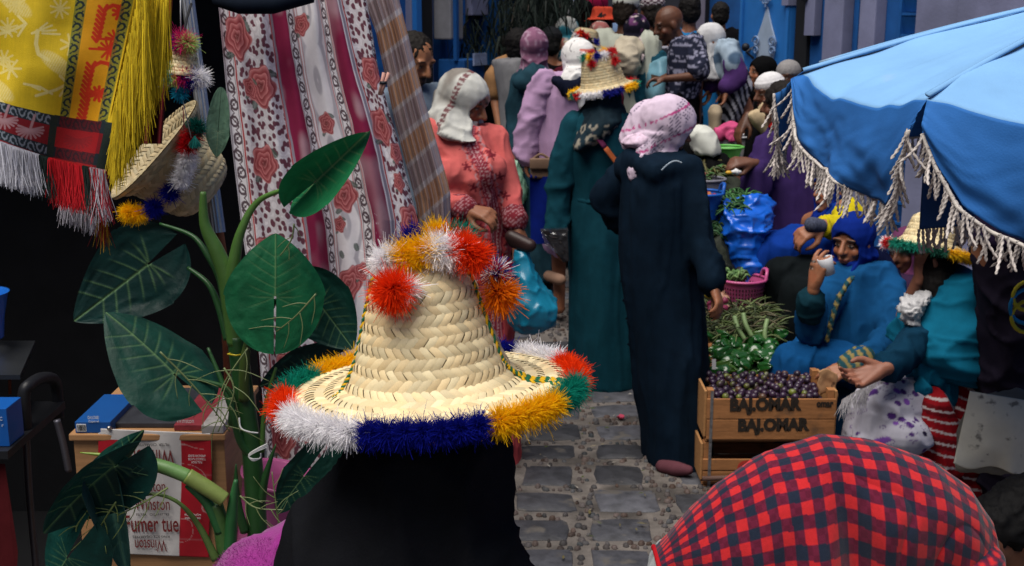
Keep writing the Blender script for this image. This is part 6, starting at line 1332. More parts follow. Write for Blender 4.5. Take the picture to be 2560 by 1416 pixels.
# --- far crowd
def far(label, px, py, Y, yaw, robe, scarf=None, hairc=None, cap=None, skin='mid', wide=1.0, hp=.1, **k):
    J, HM = at_head(px, py, Y, yaw, headpitch=hp, **k); o = person(label, J, HM, skin=skin, voxel=.012)
    garment(o, 'robe', robe if not callable(robe) else VC(), lambda b: robe_prims(b, J, wide=wide), voxel=.018, seed=px * .01, colfn=robe if callable(robe) else None)
    if scarf: hijab(o, HM, scarf[0], scarf[1], seed=px * .02, voxel=.011, drape=.17, spread=.12)
    if hairc: hair(o, HM, hairc)
    if cap: cap(o, HM)
    return o, J, HM
def cdk(q): c = np.zeros((len(q), 3)) + np.array((.016, .014, .03)); c = mixc(c, (.16, .06, .16), sm(.15, .4, nz(q * 26))); return mixc(c, (.5, .42, .42), sm(.42, .55, nz(q * 44 + 5)))
o, J, HM = far('woman in a dark flowered headscarf with a cream shawl over her back', 1592, 84, 8.95, math.radians(150), cloth('teal print dress', (.02, .09, .13), var=.6, nscale=26), (VC(), cdk), hp=.3)
garment(o, 'shawl', cloth('cream satin shawl', (.50, .45, .36), var=.12, rough=.6), lambda b: prg(b, 8.8, [(98, 1558, 1585, .08), (115, 1540, 1600, .14), (140, 1532, 1606, .17), (165, 1536, 1606, .17), (180, 1550, 1598, .13)]), folds=[(.018, (3, 3, 9)), (.007, (7, 7, 20))], seed=20, voxel=.012)
white_cap = lambda o, HM: skullcap(o, HM, cloth('white cap', ()), name='cap', brim=True)
far('man in a cream shirt and white peaked cap at the head of the lane', 1566, 30, 9.0, math.radians(150), cloth('cream shirt', (.46, .48, .42), var=.1), None, (.02, .015, .012), white_cap, skin='dark', wide=1.3)
def chk(q): return mixc(np.zeros((len(q), 3)) + np.array((.42, .38, .40)), (.06, .02, .04), ((np.sin(np.arctan2(q[:, 0], q[:, 1]) * 14) * np.sin(q[:, 2] * 240)) > .0).astype(float))
far('man in a striped knitted skullcap and slate blue shirt', 1630, 34, 9.4, math.radians(190), cloth('slate shirt', (.10, .11, .18)), None, (.02, .016, .014), lambda o, HM: skullcap(o, HM, VC(), chk), skin='dark')
def orange_hat(o, HM):
    b = T(HM); b.rings([(V((0, 0, .03)), .15, .16, 0), (V((0, 0, .045)), .1, .115, 0), (V((0, 0, .09)), .088, .1, 0), (V((0, 0, .13)), .08, .09, 0)]); b.make('sun_hat', cloth('coral sun hat', (.52, .09, .05)), o, voxel=.01, folds=[(.006, (9, 9, 9))])
far('person in a coral red sun hat in the crowd', 1507, 64, 9.9, math.radians(160), cloth('black robe', (.01, .01, .012)), None, (.01, .01, .01), orange_hat)
def ctw(q): c = np.zeros((len(q), 3)) + np.array((.42, .43, .42)); c = mixc(c, (.05, .22, .28), sm(.1, .3, nz(q * 12 + 2))); return mixc(c, (.35, .15, .12), sm(.3, .42, nz(q * 15 + 8)))
far('woman in a white scarf printed turquoise seen from behind', 1416, 88, 9.2, math.radians(200), cloth('dark teal robe', (.012, .035, .05)), (VC(), ctw), hp=.35)
far('tall figure in black with a black head cloth by the tree', 1362, 62, 9.6, math.radians(180), cloth('black robe', ()), (cloth('black scarf', ()), None), wide=1.35)
def dark_cap(o, HM): skullcap(o, HM, cloth('charcoal cap', (.03, .032, .036)), name='cap', brim=True)
far('person in a charcoal cap half hidden behind the lilac suit', 1378, 112, 8.9, math.radians(170), cloth('black robe', ()), None, (.01, .01, .01), dark_cap)
far('woman in a magenta headscarf at the top edge', 1492, 20, 10.6, math.radians(150), cloth('pale blue robe', (.2, .28, .42)), (cloth('magenta scarf', (.32, .02, .08)), None))
far('woman in a crumpled white headscarf far up the lane', 1428, 42, 10.8, math.radians(180), cloth('black robe', ()), (cloth('white cotton scarf', ()), None))
far('figure in a black hooded robe beside the coral hat', 1456, 42, 10.2, math.radians(175), cloth('black robe', ()), (cloth('black scarf', ()), None), wide=1.15)
def cpk(q): return mixc(np.zeros((len(q), 3)) + np.array((.36, .14, .13)), (.5, .4, .36), sm(-.1, .3, nz(q * np.array((22, 22, 9)))))
far('woman in a pink and cream turban in the crowd', 1497, 96, 9.5, math.radians(180), cloth('black robe', ()), (VC(), cpk))
def cpo(p, n): return mixc(np.zeros((len(p), 3)) + np.array((.02, .022, .035)), (.36, .36, .42), (np.sin(p[:, 2] * 62) > .72).astype(float))
far('man in a navy polo shirt with white stripes', 1664, 62, 9.3, math.radians(150), cpo, None, (.012, .01, .01), skin='dark')
far('person in a sky blue top behind the bald man', 1722, 30, 9.9, math.radians(190), cloth('sky blue top', (.03, .2, .4)), None, (.01, .009, .009))
far('dark haired person in a dark coat near the grey post', 1800, 40, 11.5, math.radians(180), cloth('black robe', ()), None, (.01, .009, .009))
far('dark haired person beside the waistcoat wearer in a black coat', 1268, 128, 9.2, math.radians(180), cloth('black robe', ()), None, (.01, .009, .009))
h5c = P(1462, 108, 8.6); m5 = Matrix.Translation(h5c) @ Matrix.Rotation(math.radians(8), 4, 'Y')
J, HM = at_head(1462, 122, 8.6, math.radians(180)); o = person('person under the farthest straw hat in the crowd', J, HM, voxel=.012); garment(o, 'robe', cloth('wine robe', (.10, .015, .03)), lambda b: robe_prims(b, J), voxel=.018); hair(o, HM)
h5 = thing('straw_hat', h5c, 'small orange brown straw hat farthest away in the crowd', 'hat')
straw_hat(m5, [(.001, .1), (.06, .097), (.08, .08), (.095, .03), (.11, .0), (.15, -.015)], h5, seed=12, row=.018, sw=.018, tone=.62)
for px, py, col in ((1455, 82, RED), (1440, 88, WHITE), (1466, 92, RED), (1436, 108, YEL), (1470, 118, YEL), (1490, 105, BLUEP), (1448, 84, ORED)):
    t = MB(); pompom(t, P(px, py, 8.5), .024, 160, col, rs, w=.003); t.build('wool_tuft', m_yarn, h5, vc=True)
# ------------------------------------------------------------------ vendors seated on the right
JY = 5.3; J, HM = at_head(2130, 606, JY, math.radians(-42), headpitch=.12, H=1.62, seated=True, head_s=1.04)
setarm(J, 'R', P(2110, 712, JY + .02), P(2030, 815, JY - .2), P(2036, 715, JY - .34)); setarm(J, 'L', P(2195, 716, JY + .04), P(2228, 845, JY - .28), P(2128, 915, JY - .46))
J['pelvis'] = P(2190, 880, JY + .02); J['chest'] = P(2165, 740, JY); J['hipL'] = P(2200, 890, JY - .1); J['hipR'] = P(2170, 890, JY + .1); J['knL'] = P(1975, 905, JY - .2); J['knR'] = P(1985, 880, JY + .1); J['anL'] = P(1975, 1090, JY - .2); J['anR'] = P(1990, 1080, JY + .1); J['toeL'] = P(1935, 1110, JY - .25); J['toeR'] = P(1945, 1100, JY + .05)
o = person('woman in a royal blue headscarf and blue djellaba smiling over her raised hand', J, HM, skin='mid', voxel=.0048, nose=1.1,
           hands=(('R', (.12, -.15, 1), (-.75, -.6, .1), .55, 1, dict(s=1.1, spread=.1)), ('L', (-.9, -.3, -.3), (.1, -.5, .9), .4, -1, dict(s=1.05))))
DJB = cloth('blue djellaba', (.012, .085, .20), var=.22)
def f(b):
    prg(b, JY, [(650, 2120, 2195, .10), (668, 2085, 2228, .15), (700, 2078, 2240, .16), (760, 2058, 2252, .19), (820, 2040, 2258, .21), (870, 2030, 2262, .23), (920, 2040, 2262, .24), (1000, 2060, 2262, .25), (1120, 2060, 2270, .26)])
    b.cap([P(2205, 700, JY - .06), P(2230, 770, JY - .16), P(2232, 845, JY - .26), P(2190, 880, JY - .36), P(2146, 905, JY - .43)], [.08, .082, .075, .062, .058]); b.cap([P(2095, 705, JY - .05), P(2050, 780, JY - .15), P(2030, 820, JY - .22), P(2026, 770, JY - .29)], [.08, .078, .07, .058])
garment(o, 'djellaba', DJB, f, voxel=.01, seed=21)
garment(o, 'skirt', cloth('blue skirt', (.012, .095, .24), var=.2), lambda b: (b.cap([P(2200, 920, JY - .1), P(2080, 905, JY - .18), P(1985, 905, JY - .22), P(1972, 960, JY - .22), P(1968, 1080, JY - .22)], [.13, .11, .085, .09, .1]), b.cap([P(2190, 900, JY + .1), P(2000, 892, JY + .08), P(1985, 1070, JY + .08)], [.13, .09, .1])), voxel=.011, seed=22)
def trim(p, n): return mixc(np.zeros((len(p), 3)) + np.array((.02, .08, .10)), (.34, .24, .07), (np.sin(p[:, 0] * 160 + p[:, 2] * 90) > .2) * .7)
b = T(); b.cap([P(2156, 900, JY - .42), P(2130, 917, JY - .47)], [.064, .064]); b.make('cuff', VC(), o, voxel=.008, folds=[(.003, (20, 20, 20))], colfn=trim)
b = T(); b.cap([P(2026, 782, JY - .28), P(2028, 752, JY - .31)], [.06, .063]); b.make('cuff', cloth('dark teal cuff', (.012, .05, .07)), o, voxel=.008, folds=[(.003, (20, 20, 20))])
b = T(); b.cap(curve_pts([P(2130, 695, JY - .2), P(2100, 740, JY - .225), P(2080, 800, JY - .25), P(2066, 850, JY - .25)], 5), .013); b.make('braid_trim', VC(), o, voxel=.006, folds=[(.003, (60, 60, 60))], colfn=trim)
HB = cloth('royal blue scarf', (.007, .03, .20), var=.18)
hijab(o, HM, HB, None, drape=.2, spread=.15, seed=3, back=.14, vol=1.04, bib=.03)
b = T(); b.cap([P(2195, 640, JY + .02), P(2225, 690, JY + .02), P(2248, 740, JY + .03)], [.045, .05, .03]); b.make('scarf_tail', cloth('dark dotted scarf', (.01, .014, .05), var=.6, nscale=140), o, voxel=.009, folds=FOLD2)
stl = thing('stool', P(2150, 1000, JY + .05), 'small blue plastic stool under the woman in the royal blue headscarf', 'stool')
mb = MB(); c = P(2170, 930, JY + .05); c.z = .40; mb.lathe([(.16, 0), (.165, .01), (.165, .03), (.15, .04), (.001, .04)], Matrix.Translation(c), 24, caps=False); mb.build('seat', mat('stool blue plastic', (.01, .09, .34), rough=.4), stl)
for a in range(4): mb = MB(); an = a * pi / 2 + .6; mb.tube([c + V((math.cos(an) * .13, math.sin(an) * .13, .01)), V((c.x + math.cos(an) * .17, c.y + math.sin(an) * .17, 0))], [.022, .016], 8); mb.build('leg', mat('stool blue plastic', ()), stl)
cup = thing('paper_cup', P(2078, 690, JY - .3), 'small white cup in the raised hand of the woman in the blue headscarf', 'cup')
mb = MB(); cc = P(2074, 686, JY - .36); mb.lathe([(.001, -.002), (.024, 0), (.03, .045), (.032, .075), (.030, .076), (.027, .045), (.022, .004)], Matrix.Translation(cc) @ Matrix.Rotation(-.35, 4, 'Y'), 24, caps=False); mb.build('shell', mat('white cup', (.55, .56, .6), rough=.4), cup)
bk2 = thing('chair', P(2005, 940, 5.75), 'blue plastic chair back rising behind the peppers', 'chair')
b = T(); prg(b, 5.75, [(792, 1995, 2016, .02), (812, 1984, 2024, .03), (860, 1978, 2026, .035), (940, 1975, 2030, .035), (1030, 1975, 2032, .035)]); b.make('backrest', mat('chair blue plastic', (.02, .13, .32), rough=.45), bk2, voxel=.01, folds=())
# mauve scarf, black skirt (behind)
MYY = 5.95; J, HM = at_head(2262, 628, MYY, math.radians(-50), headpitch=.2, H=1.55, seated=True)
J['knR'] = P(1950, 690, MYY - .1); J['knL'] = P(1985, 730, MYY - .3); J['anR'] = P(1960, 900, MYY - .05); J['anL'] = P(1990, 920, MYY - .3); J['toeR'] = P(1925, 925, MYY - .1); J['toeL'] = P(1955, 945, MYY - .35)
o = person('woman in a mauve scarf and black skirt sitting behind the woman in blue', J, HM, skin='dark')
hijab(o, HM, cloth('mauve scarf', (.14, .05, .11)), None, seed=8, drape=.2, spread=.14)
BLK = cloth('black skirt', (.010, .014, .016))
garment(o, 'skirt', BLK, lambda b: (b.cap([P(2230, 760, MYY), P(2080, 700, MYY - .15), P(1955, 690, MYY - .15), P(1945, 780, MYY - .12), P(1955, 900, MYY - .1)], [.15, .12, .1, .1, .11]), b.cap([P(2220, 780, MYY), P(2000, 735, MYY - .3), P(1990, 800, MYY - .3), P(1995, 910, MYY - .3)], [.15, .1, .1, .11])), seed=23)
garment(o, 'top', cloth('plum top', (.05, .025, .06)), lambda b: prg(b, MYY, [(680, 2220, 2300, .12), (720, 2190, 2320, .18), (800, 2190, 2330, .2), (900, 2190, 2330, .22)]), seed=24)
# royal blue skirt, yellow sleeve
KY = 6.15; J, HM = at_head(2075, 475, KY, math.radians(-60), H=1.6, seated=True); setarm(J, 'R', P(2110, 520, KY - .1), P(2095, 575, KY - .25), P(2052, 566, KY - .35))
J['pelvis'] = P(2110, 640, KY); J['chest'] = P(2100, 560, KY); J['knR'] = P(1905, 640, KY - .15); J['knL'] = P(1925, 625, KY + .1); J['anR'] = P(1890, 790, KY - .1); J['anL'] = P(1910, 790, KY + .1); J['toeR'] = P(1860, 810, KY - .15); J['toeL'] = P(1870, 800, KY + .05)
o = person('seated woman in a royal blue skirt and yellow sleeves half hidden by the umbrella fringe', J, HM, skin='mid', voxel=.007, hands=(('R', (-.9, -.2, -.35), (-.1, -.5, .8), .7, 1, dict(s=1.25)),))
RB = cloth('royal blue gown', (.008, .05, .25), var=.22)
garment(o, 'skirt', RB, lambda b: (b.cap([P(2110, 650, KY), P(2000, 625, KY - .15), P(1910, 640, KY - .2), P(1888, 700, KY - .2), P(1872, 770, KY - .2)], [.15, .125, .1, .1, .09]), b.cap([P(2100, 640, KY + .1), P(1935, 630, KY + .05), P(1900, 700, KY + .05), P(1880, 760, KY)], [.15, .11, .1, .1]), b.cap([P(2000, 650, KY - .15), P(1930, 760, KY - .15)], [.12, .08])), seed=25, voxel=.011)
garment(o, 'gown', RB, lambda b: prg(b, KY, [(500, 2070, 2130, .1), (525, 2045, 2160, .15), (580, 2040, 2170, .19), (660, 2040, 2170, .2)]), seed=26)
garment(o, 'sleeve', cloth('yellow sleeve', (.50, .42, .02)), lambda b: b.cap([P(2125, 530, KY - .12), P(2100, 570, KY - .25), P(2062, 566, KY - .33)], [.07, .065, .05]), voxel=.01, folds=[(.009, (16, 16, 16))], seed=27)
hijab(o, HM, cloth('royal blue scarf', ()), None, drape=.2, spread=.14, seed=9)
mb = MB(); mb.cur = (.30, .26, .08)
for t in np.linspace(0, 1, 40): q = P(1858 + 70 * t, 706 + 70 * t + 3 * math.sin(t * 60), KY - .31 + .0 * t); mb.ell(q, .006, n=5, m=4)
mb.build('hem_trim', m_yarn, o, vc=True)
mtl = thing('wrist_cuff', P(2032, 565, KY - .36), 'grey knitted wrist warmer on the hand of the seated royal blue woman', 'wrist warmer'); b = T(); b.cap([P(2050, 566, KY - .36), P(2030, 562, KY - .38)], [.038, .04]); b.make('knit', cloth('grey knit', (.09, .1, .14), var=.6, nscale=120), mtl, voxel=.008, folds=())
# teal shawl, red striped skirt, hat
EY = 4.7; J, HM = at_head(2345, 640, EY, math.radians(-105), headpitch=.15, headyaw=math.radians(165), H=1.6, seated=True)
setarm(J, 'R', P(2350, 760, EY - .02), P(2262, 880, EY - .26), P(2206, 925, EY - .38)); setarm(J, 'L', P(2340, 750, EY + .08), P(2262, 790, EY + .02), P(2300, 690, EY - .06))
J['pelvis'] = P(2390, 960, EY); J['chest'] = P(2360, 800, EY); J['knR'] = P(2210, 1010, EY - .25); J['knL'] = P(2200, 1000, EY + .15); J['anR'] = P(2230, 1250, EY - .2); J['anL'] = P(2220, 1240, EY + .15); J['hipR'] = P(2390, 980, EY - .1); J['hipL'] = P(2390, 980, EY + .1); J['toeR'] = P(2170, 1270, EY - .2); J['toeL'] = P(2160, 1260, EY + .15)
o = person('vendor in a turquoise shawl and straw hat holding her palm out over the plums', J, HM, skin=(.33, .15, .10), voxel=.0048, hands=(('R', (-.82, -.15, -.25), (-.25, .55, -.75), .42, 1, dict(s=1.15, spread=.09, thumb=.2)), ('L', (.1, -.1, 1), (.3, .9, 0), .7, 1, {})))
SH = cloth('turquoise shawl', (.012, .17, .27), var=.18)
def f(b): prg(b, EY - .05, [(668, 2355, 2425, .09), (690, 2330, 2436, .14), (730, 2300, 2446, .18), (790, 2258, 2450, .26), (840, 2236, 2452, .3), (870, 2244, 2452, .31), (910, 2280, 2452, .28), (930, 2310, 2452, .26)])
garment(o, 'shawl', SH, f, voxel=.01, smooth=5, folds=[(.012, (2.5, 4, 12)), (.006, (6, 6, 26))], seed=28)
garment(o, 'shawl_end', SH, lambda b: (prg(b, EY - .2, [(900, 2270, 2400, .06), (940, 2275, 2398, .07), (975, 2330, 2398, .06), (1010, 2345, 2390, .05), (1035, 2352, 2372, .03)]), b.cap([P(2300, 970, EY - .26), P(2250, 998, EY - .27), P(2214, 1008, EY - .27)], [.035, .025, .012])), voxel=.009, folds=[(.010, (12, 12, 5)), (.005, (30, 30, 10))], seed=29)
garment(o, 'sleeve', cloth('dark blue sleeve', (.010, .055, .10)), lambda b: b.cap([P(2290, 850, EY - .18), P(2262, 884, EY - .26), P(2222, 915, EY - .35)], [.07, .068, .055]), voxel=.01, folds=FOLD2, seed=30)
def dots(p, n):
    c = np.zeros((len(p), 3)) + np.array((.50, .49, .56)); a, e = p[:, 0] * 19 + p[:, 1] * 7, p[:, 2] * 19 + p[:, 1] * 11
    for sd_, k in ((1, 1.0), (7, 1.35)):
        d, _, i = worley(a * k, e * k, sd_); rad = .15 + .2 * ((i * 7) % 1); col = np.where((i > .6)[:, None], np.array((.10, .04, .20)), np.where((i > .3)[:, None], np.array((.24, .10, .42)), np.array((.02, .012, .05))))
        m = sm(rad, rad - .05, d) * (i > .2); c = c * (1 - m[:, None]) + col * m[:, None] if sd_ == 1 else mixc(c, (.2, .14, .3), (np.abs(d - rad) < .03) * (i > .5) * .8)
    return c
garment(o, 'apron', VC(), lambda b: (b.cap([P(2330, 1010, EY - .12), P(2220, 1025, EY - .25), P(2205, 1090, EY - .25), P(2210, 1200, EY - .25)], [.13, .125, .12, .13]), b.ell(P(2262, 1090, EY - .34), (.105, .09, .085)), b.cap([P(2330, 990, EY + .1), P(2190, 1005, EY + .05), P(2160, 1090, EY + .05), P(2170, 1200, EY + .05)], [.12, .1, .1, .12])), voxel=.006, colfn=dots, folds=[(.008, (9, 9, 7))], seed=31)
def stripes(p, n):
    e = p[:, 2] * 1.0 + p[:, 0] * .22 + .012 * nz(p * 9); t = (e / .042) % 1; c = np.zeros((len(p), 3)) + np.array((.27, .008, .016)); c = mixc(c, (.12, .006, .012), (np.floor(e / .042) % 3 == 0) * .7); return mixc(c, (.55, .5, .5), (np.abs(t - .5) < .1) * .9)
garment(o, 'skirt', VC(), lambda b: (prg(b, EY - .05, [(930, 2340, 2460, .2), (990, 2310, 2462, .25), (1060, 2305, 2460, .27), (1140, 2310, 2455, .27), (1300, 2310, 2460, .28)]), b.cap([P(2330, 1020, EY - .28), P(2350, 1150, EY - .3)], [.07, .09])), voxel=.0055, colfn=stripes, folds=[(.012, (9, 9, 4))], seed=32)
hair(o, HM, (.010, .009, .009), back=.3, vol=1.1)
fr_ = MB(); rs = random.Random(6)
for k in range(420):
    t = rs.random(); g = rs.uniform(.7, 1.1); fr_.cur = (.55 * g, .53 * g, .55 * g); strand(fr_, P(2105 + 190 * t, 1000 - 55 * math.sin(t * 2.2), EY - .30 + .05 * t), (rs.gauss(-.15, .25), -.2, -1), rs.uniform(.04, .09), .0012, rnd=rs)
fr_.build('fringe', m_yarn, o, vc=True)
hc6 = P(2322, 618, EY - .02); m6 = Matrix.Translation(hc6) @ Matrix.Rotation(math.radians(12), 4, 'Y') @ Matrix.Rotation(math.radians(-10), 4, 'X')
h6 = thing('straw_hat', hc6, 'woven straw hat edged with red and yellow tufts half hidden under the umbrella', 'hat')
straw_hat(m6, [(.001, .13), (.06, .126), (.082, .11), (.092, .07), (.104, .025), (.13, .0), (.165, -.012)], h6, seed=14, row=.014, sw=.012, tone=.95)
for a0, a1, col in ((170, 192, RED), (192, 240, GRN), (240, 275, (.01, .09, .06)), (275, 330, YEL), (330, 360, YEL), (0, 60, RED), (60, 110, GRN), (110, 170, WHITE)):
    mb = MB()
    for q in range(max(2, int((a1 - a0) / 9))): a = D(a0 + (a1 - a0) * (q + .5) / max(2, int((a1 - a0) / 9))); pompom(mb, m6 @ V((.166 * math.cos(a), .166 * math.sin(a), -.014)), .02, 300, col, rs, w=.0012)
    mb.build('wool_tuft', m_yarn, h6, vc=True)
wp = thing('plastic_bag', P(2290, 790, EY - .1), 'crumpled white plastic bag tucked against the turquoise shawl', 'bag')
b = T(); prg(b, EY - .16, [(738, 2295, 2325, .03), (755, 2262, 2322, .05), (775, 2254, 2310, .06), (795, 2262, 2296, .05), (812, 2268, 2284, .03)]); b.make('plastic', mat('white film', (.52, .52, .54), rough=.4, thin=.2, spec=.4), wp, voxel=.006, smooth=1, folds=[(.014, (24, 24, 24)), (.007, (60, 60, 60))])
# standing dark trousers under the umbrella
ZY = 4.35; J, HM = stand(2505, ZY, 1.72, math.radians(170), arms={q + s_: (g * .08, .0, z) for s_, g in (('L', -1), ('R', 1)) for q, z in (('sh', 1.3), ('el', 1.05), ('wr', .85))})
for s_, g in (('L', -1), ('R', 1)): J['hip' + s_] = P(2508 + 5 * g, 660, ZY); J['kn' + s_] = P(2504 + 12 * g, 960, ZY); J['an' + s_] = P(2502 + 14 * g, 1300, ZY); J['toe' + s_] = P(2502 + 14 * g, 1320, ZY - .1)
J['pelvis'] = P(2505, 640, ZY)
for s_, g in (('L', -1), ('R', 1)): J['sh' + s_] = P(2505 + 34 * g, 420, ZY); J['el' + s_] = P(2503 + 14 * g, 620, ZY); J['wr' + s_] = P(2503 + 10 * g, 780, ZY)
if 1:  J['chest'] = P(2505, 440, ZY); o = person('person in dark plum trousers standing at the right edge behind the umbrella', J, HM, voxel=.012)
PLUM = cloth('plum black trousers', (.022, .018, .032), var=.3)
garment(o, 'trousers', PLUM, lambda b: prg(b, ZY, [(560, 2432, 2575, .16), (620, 2440, 2570, .16), (760, 2446, 2560, .15), (900, 2450, 2556, .14), (1000, 2450, 2555, .13), (1200, 2455, 2550, .12), (1370, 2460, 2545, .12)]), folds=[(.012, (5, 5, 6)), (.006, (12, 12, 14))], seed=33, voxel=.011)
garment(o, 'tunic', cloth('plum tunic', (.05, .035, .08)), lambda b: prg(b, ZY, [(330, 2470, 2540, .1), (350, 2430, 2580, .15), (450, 2420, 2585, .17), (600, 2415, 2585, .18)]), seed=34)
hair(o, HM)
yb = thing('yellow_tape', P(2556, 760, 4.0), 'roll of yellow and blue plastic strapping at the right edge', 'strapping')
mb = MB(); 
for k, (col, r) in enumerate((((.5, .42, .03), .05), ((.01, .2, .45), .06), ((.5, .42, .03), .055))): mb.cur = col; mb.tube([P(2570, 740 + 26 * k, 3.9) + V((math.cos(a) * r, 0, math.sin(a) * r)) for a in np.linspace(0, 2 * pi, 20)], .007, 6)
mb.build('loop', m_yarn, yb, vc=True)
# beige canvas bag
bg_ = thing('canvas_bag', P(2480, 1190, 3.2), 'off-white canvas shoulder bag hanging at the right edge', 'bag')
def bagf(u, v):
    x = (2425 * (1 - v) + 2384 * v) * (1 - u) + 2640 * u; y = (978 + 36 * u) * (1 - v) + (1158 + 30 * np.sin(u * 1.4)) * v + 8 * np.sin(u * 12) * v ** 3
    return Pv(x, y, 3.2 - .04 * np.sin(pi * np.clip(u, 0, 1)) * np.sin(pi * np.clip(v * .9 + .1, 0, 1)) + .012 * nz2(u * 3, v * 4) * v - .02 * np.exp(-((u - .55) / .1) ** 2) * v ** 3)
CV = mat('stained canvas', (.60, .58, .50), rough=.85, var=.12, nscale=9, spec=.15, weave=.3, wscale=400, stain=((.2, .19, .17), 26, .62, .08))
sheet('front_flap', bagf, 60, 50, CV, bg_, solid=.004)
b = T(); prg(b, 3.27, [(990, 2428, 2640, .05), (1080, 2408, 2640, .07), (1165, 2392, 2640, .06), (1180, 2400, 2640, .04)]); b.make('body', mat('canvas body', (.16, .15, .13), rough=.9), bg_, voxel=.012, folds=FOLD2)
# red checked shirt bending in front
XY = 2.35; J, HM = at_head(2560, 1330, XY + .05, math.radians(100), headpitch=.9, H=1.5)
XB = XY + .02; J['neck'] = P(2440, 1360, XB); J['chest'] = P(2270, 1330, XB); J['pelvis'] = P(1850, 1560, XB)
for q, dy in (('L', .14), ('R', -.14)):
    J['sh' + q] = P(2380, 1420, XB + dy * .5); J['el' + q] = P(2436, 1640, XB + dy * .9); J['wr' + q] = P(2400, 1830, XB + dy); J['hip' + q] = P(1800, 1560, XY + dy * .6); J['kn' + q] = P(1880, 2000, XY + dy * .6); J['an' + q] = P(1780, 2560, XY + dy * .6); J['toe' + q] = P(1880, 2640, XY + dy * .6)
o = person('person bending over in a red and navy checked flannel shirt in the foreground', J, HM, skin='dark', voxel=.012)
hair(o, HM, (.003, .003, .0035), vol=1.15, back=.12)
sp = np.array([[1640, 1384], [1700, 1310], [1800, 1215], [1920, 1135], [2060, 1096], [2200, 1108], [2330, 1152], [2420, 1215], [2476, 1300], [2500, 1400], [2510, 1500]], float)
sl_ = np.r_[0, np.cumsum(np.hypot(*np.diff(sp, axis=0).T))]; sl_ /= sl_[-1]
bs = np.array([[1650, 1440], [1720, 1560], [1830, 1680], [1960, 1760], [2080, 1780], [2190, 1790], [2300, 1790], [2370, 1770], [2420, 1760], [2440, 1760], [2450, 1760]], float)
def shirt(u, v):
    """u along the back from hem to shoulder, v from the far flank over the spine to the near flank"""
    tx, ty = np.interp(u, sl_, sp[:, 0]), np.interp(u, sl_, sp[:, 1]); bx, by = np.interp(u, sl_, bs[:, 0]), np.interp(u, sl_, bs[:, 1])
    a = (v - .36) * pi * 1.12; up = np.cos(a); w_ = .5 + .5 * up; dep = .17 * (1 - .25 * np.abs(u - .5)) * np.sin(u * pi * .9 + .25).clip(.35, 1)
    x = bx + (tx - bx) * w_; y = by + (ty - by) * w_; Y = XY - np.sin(a) * dep * 1.05
    k = .05 * np.exp(-((u - .44 - .10 * (v - .5)) / .05) ** 2) * sm(.42, .75, v) * 1.2; m_ = .07 * np.exp(-((u - .66) / .13) ** 2) * sm(.56, .85, v)
    Y = Y + k + m_ + .008 * nz2(u * 6, v * 4) +   .008 * np.clip(1 - 2.4 * np.abs(nz2(u * 11 + v * 5, v * 6 - u * 3, 5)), 0, 1) ** 2 + .005 * nz2(u * 16, v * 11) + .007 * nz2(u * 22, v * 3) * sm(.28, .05, u)
    p = Pv(x, y, np.full_like(x, XY)); t = Y / XY; p2 = p.copy(); p2[..., 1] = Y; p2[..., 2] = p[..., 2] + .006 * nz2(u * 9, v * 7, 3); return p2
def plaid(u, v):
    wv = .05 * np.sin(v * 5 + u * 3); a = u * 43 + wv * 4; e = (v - .36) * 31 + .6 * np.sin(u * 6); f1, f2 = (a % 2 < 1), (e % 2 < 1)
    sa = sm(0, .06, np.minimum(a % 1, 1 - a % 1)); c = np.where((f1 & f2)[..., None], np.array((.012, .018, .035)), np.where((~f1 & ~f2)[..., None], np.array((.44, .018, .022)), np.array((.11, .010, .030))))
    ck = ((np.sin(u * 2400) * np.sin(v * 1700)) > 0); return c * np.where((f1 ^ f2) & ck, .8, 1.0)[..., None] * (1 + .1 * nz2(u * 200, v * 200))[..., None]
sheet('shirt', shirt, 420, 300, mat('brushed flannel', vc=True, rough=.95, var=.1, nscale=60, spec=.08, sheen=.15, weave=.4, wscale=500), o, colfn=plaid, solid=.003)
def slv(u, v):
    a = v * 2 * pi; c = P(2436, 1352, XY - .03); q = P(2436, 1620, XY - .14); A = np.array(c) * (1 - u)[..., None] + np.array(q) * u[..., None]; r = (.062 - .01 * u) * sm(-.12, .2, u) + .004 * nz2(u * 6, np.abs(v - .5) * 8); A[..., 0] += np.cos(a) * r; A[..., 1] += np.sin(a) * r; A[..., 2] += .03 * np.sin(pi * u) * 0 + np.cos(a) * .01 * (1 - u); return A
sheet('sleeve', slv, 60, 60, mat('brushed flannel', vc=True), o, colfn=lambda u, v: plaid(u * .42 + v * .1, v * .85 - u * .3), solid=.002)
mb = MB(); c = [V(shirt(np.array([0.0]), np.array([t]))[0]) for t in np.linspace(0.05, .95, 30)]; mb.tube(c, .006, 8); mb.build('hem', cloth('red hem', (.40, .02, .03)), o)
b = T(); b.cap([P(1700, 1440, XY + .02), P(1800, 1560, XY + .02), P(1860, 2000, XY + .02), P(1780, 2500, XY + .02)], [.08, .13, .09, .07]); b.make('trousers', cloth('pale trousers', (.40, .42, .43)), o, voxel=.012, folds=FOLD2)
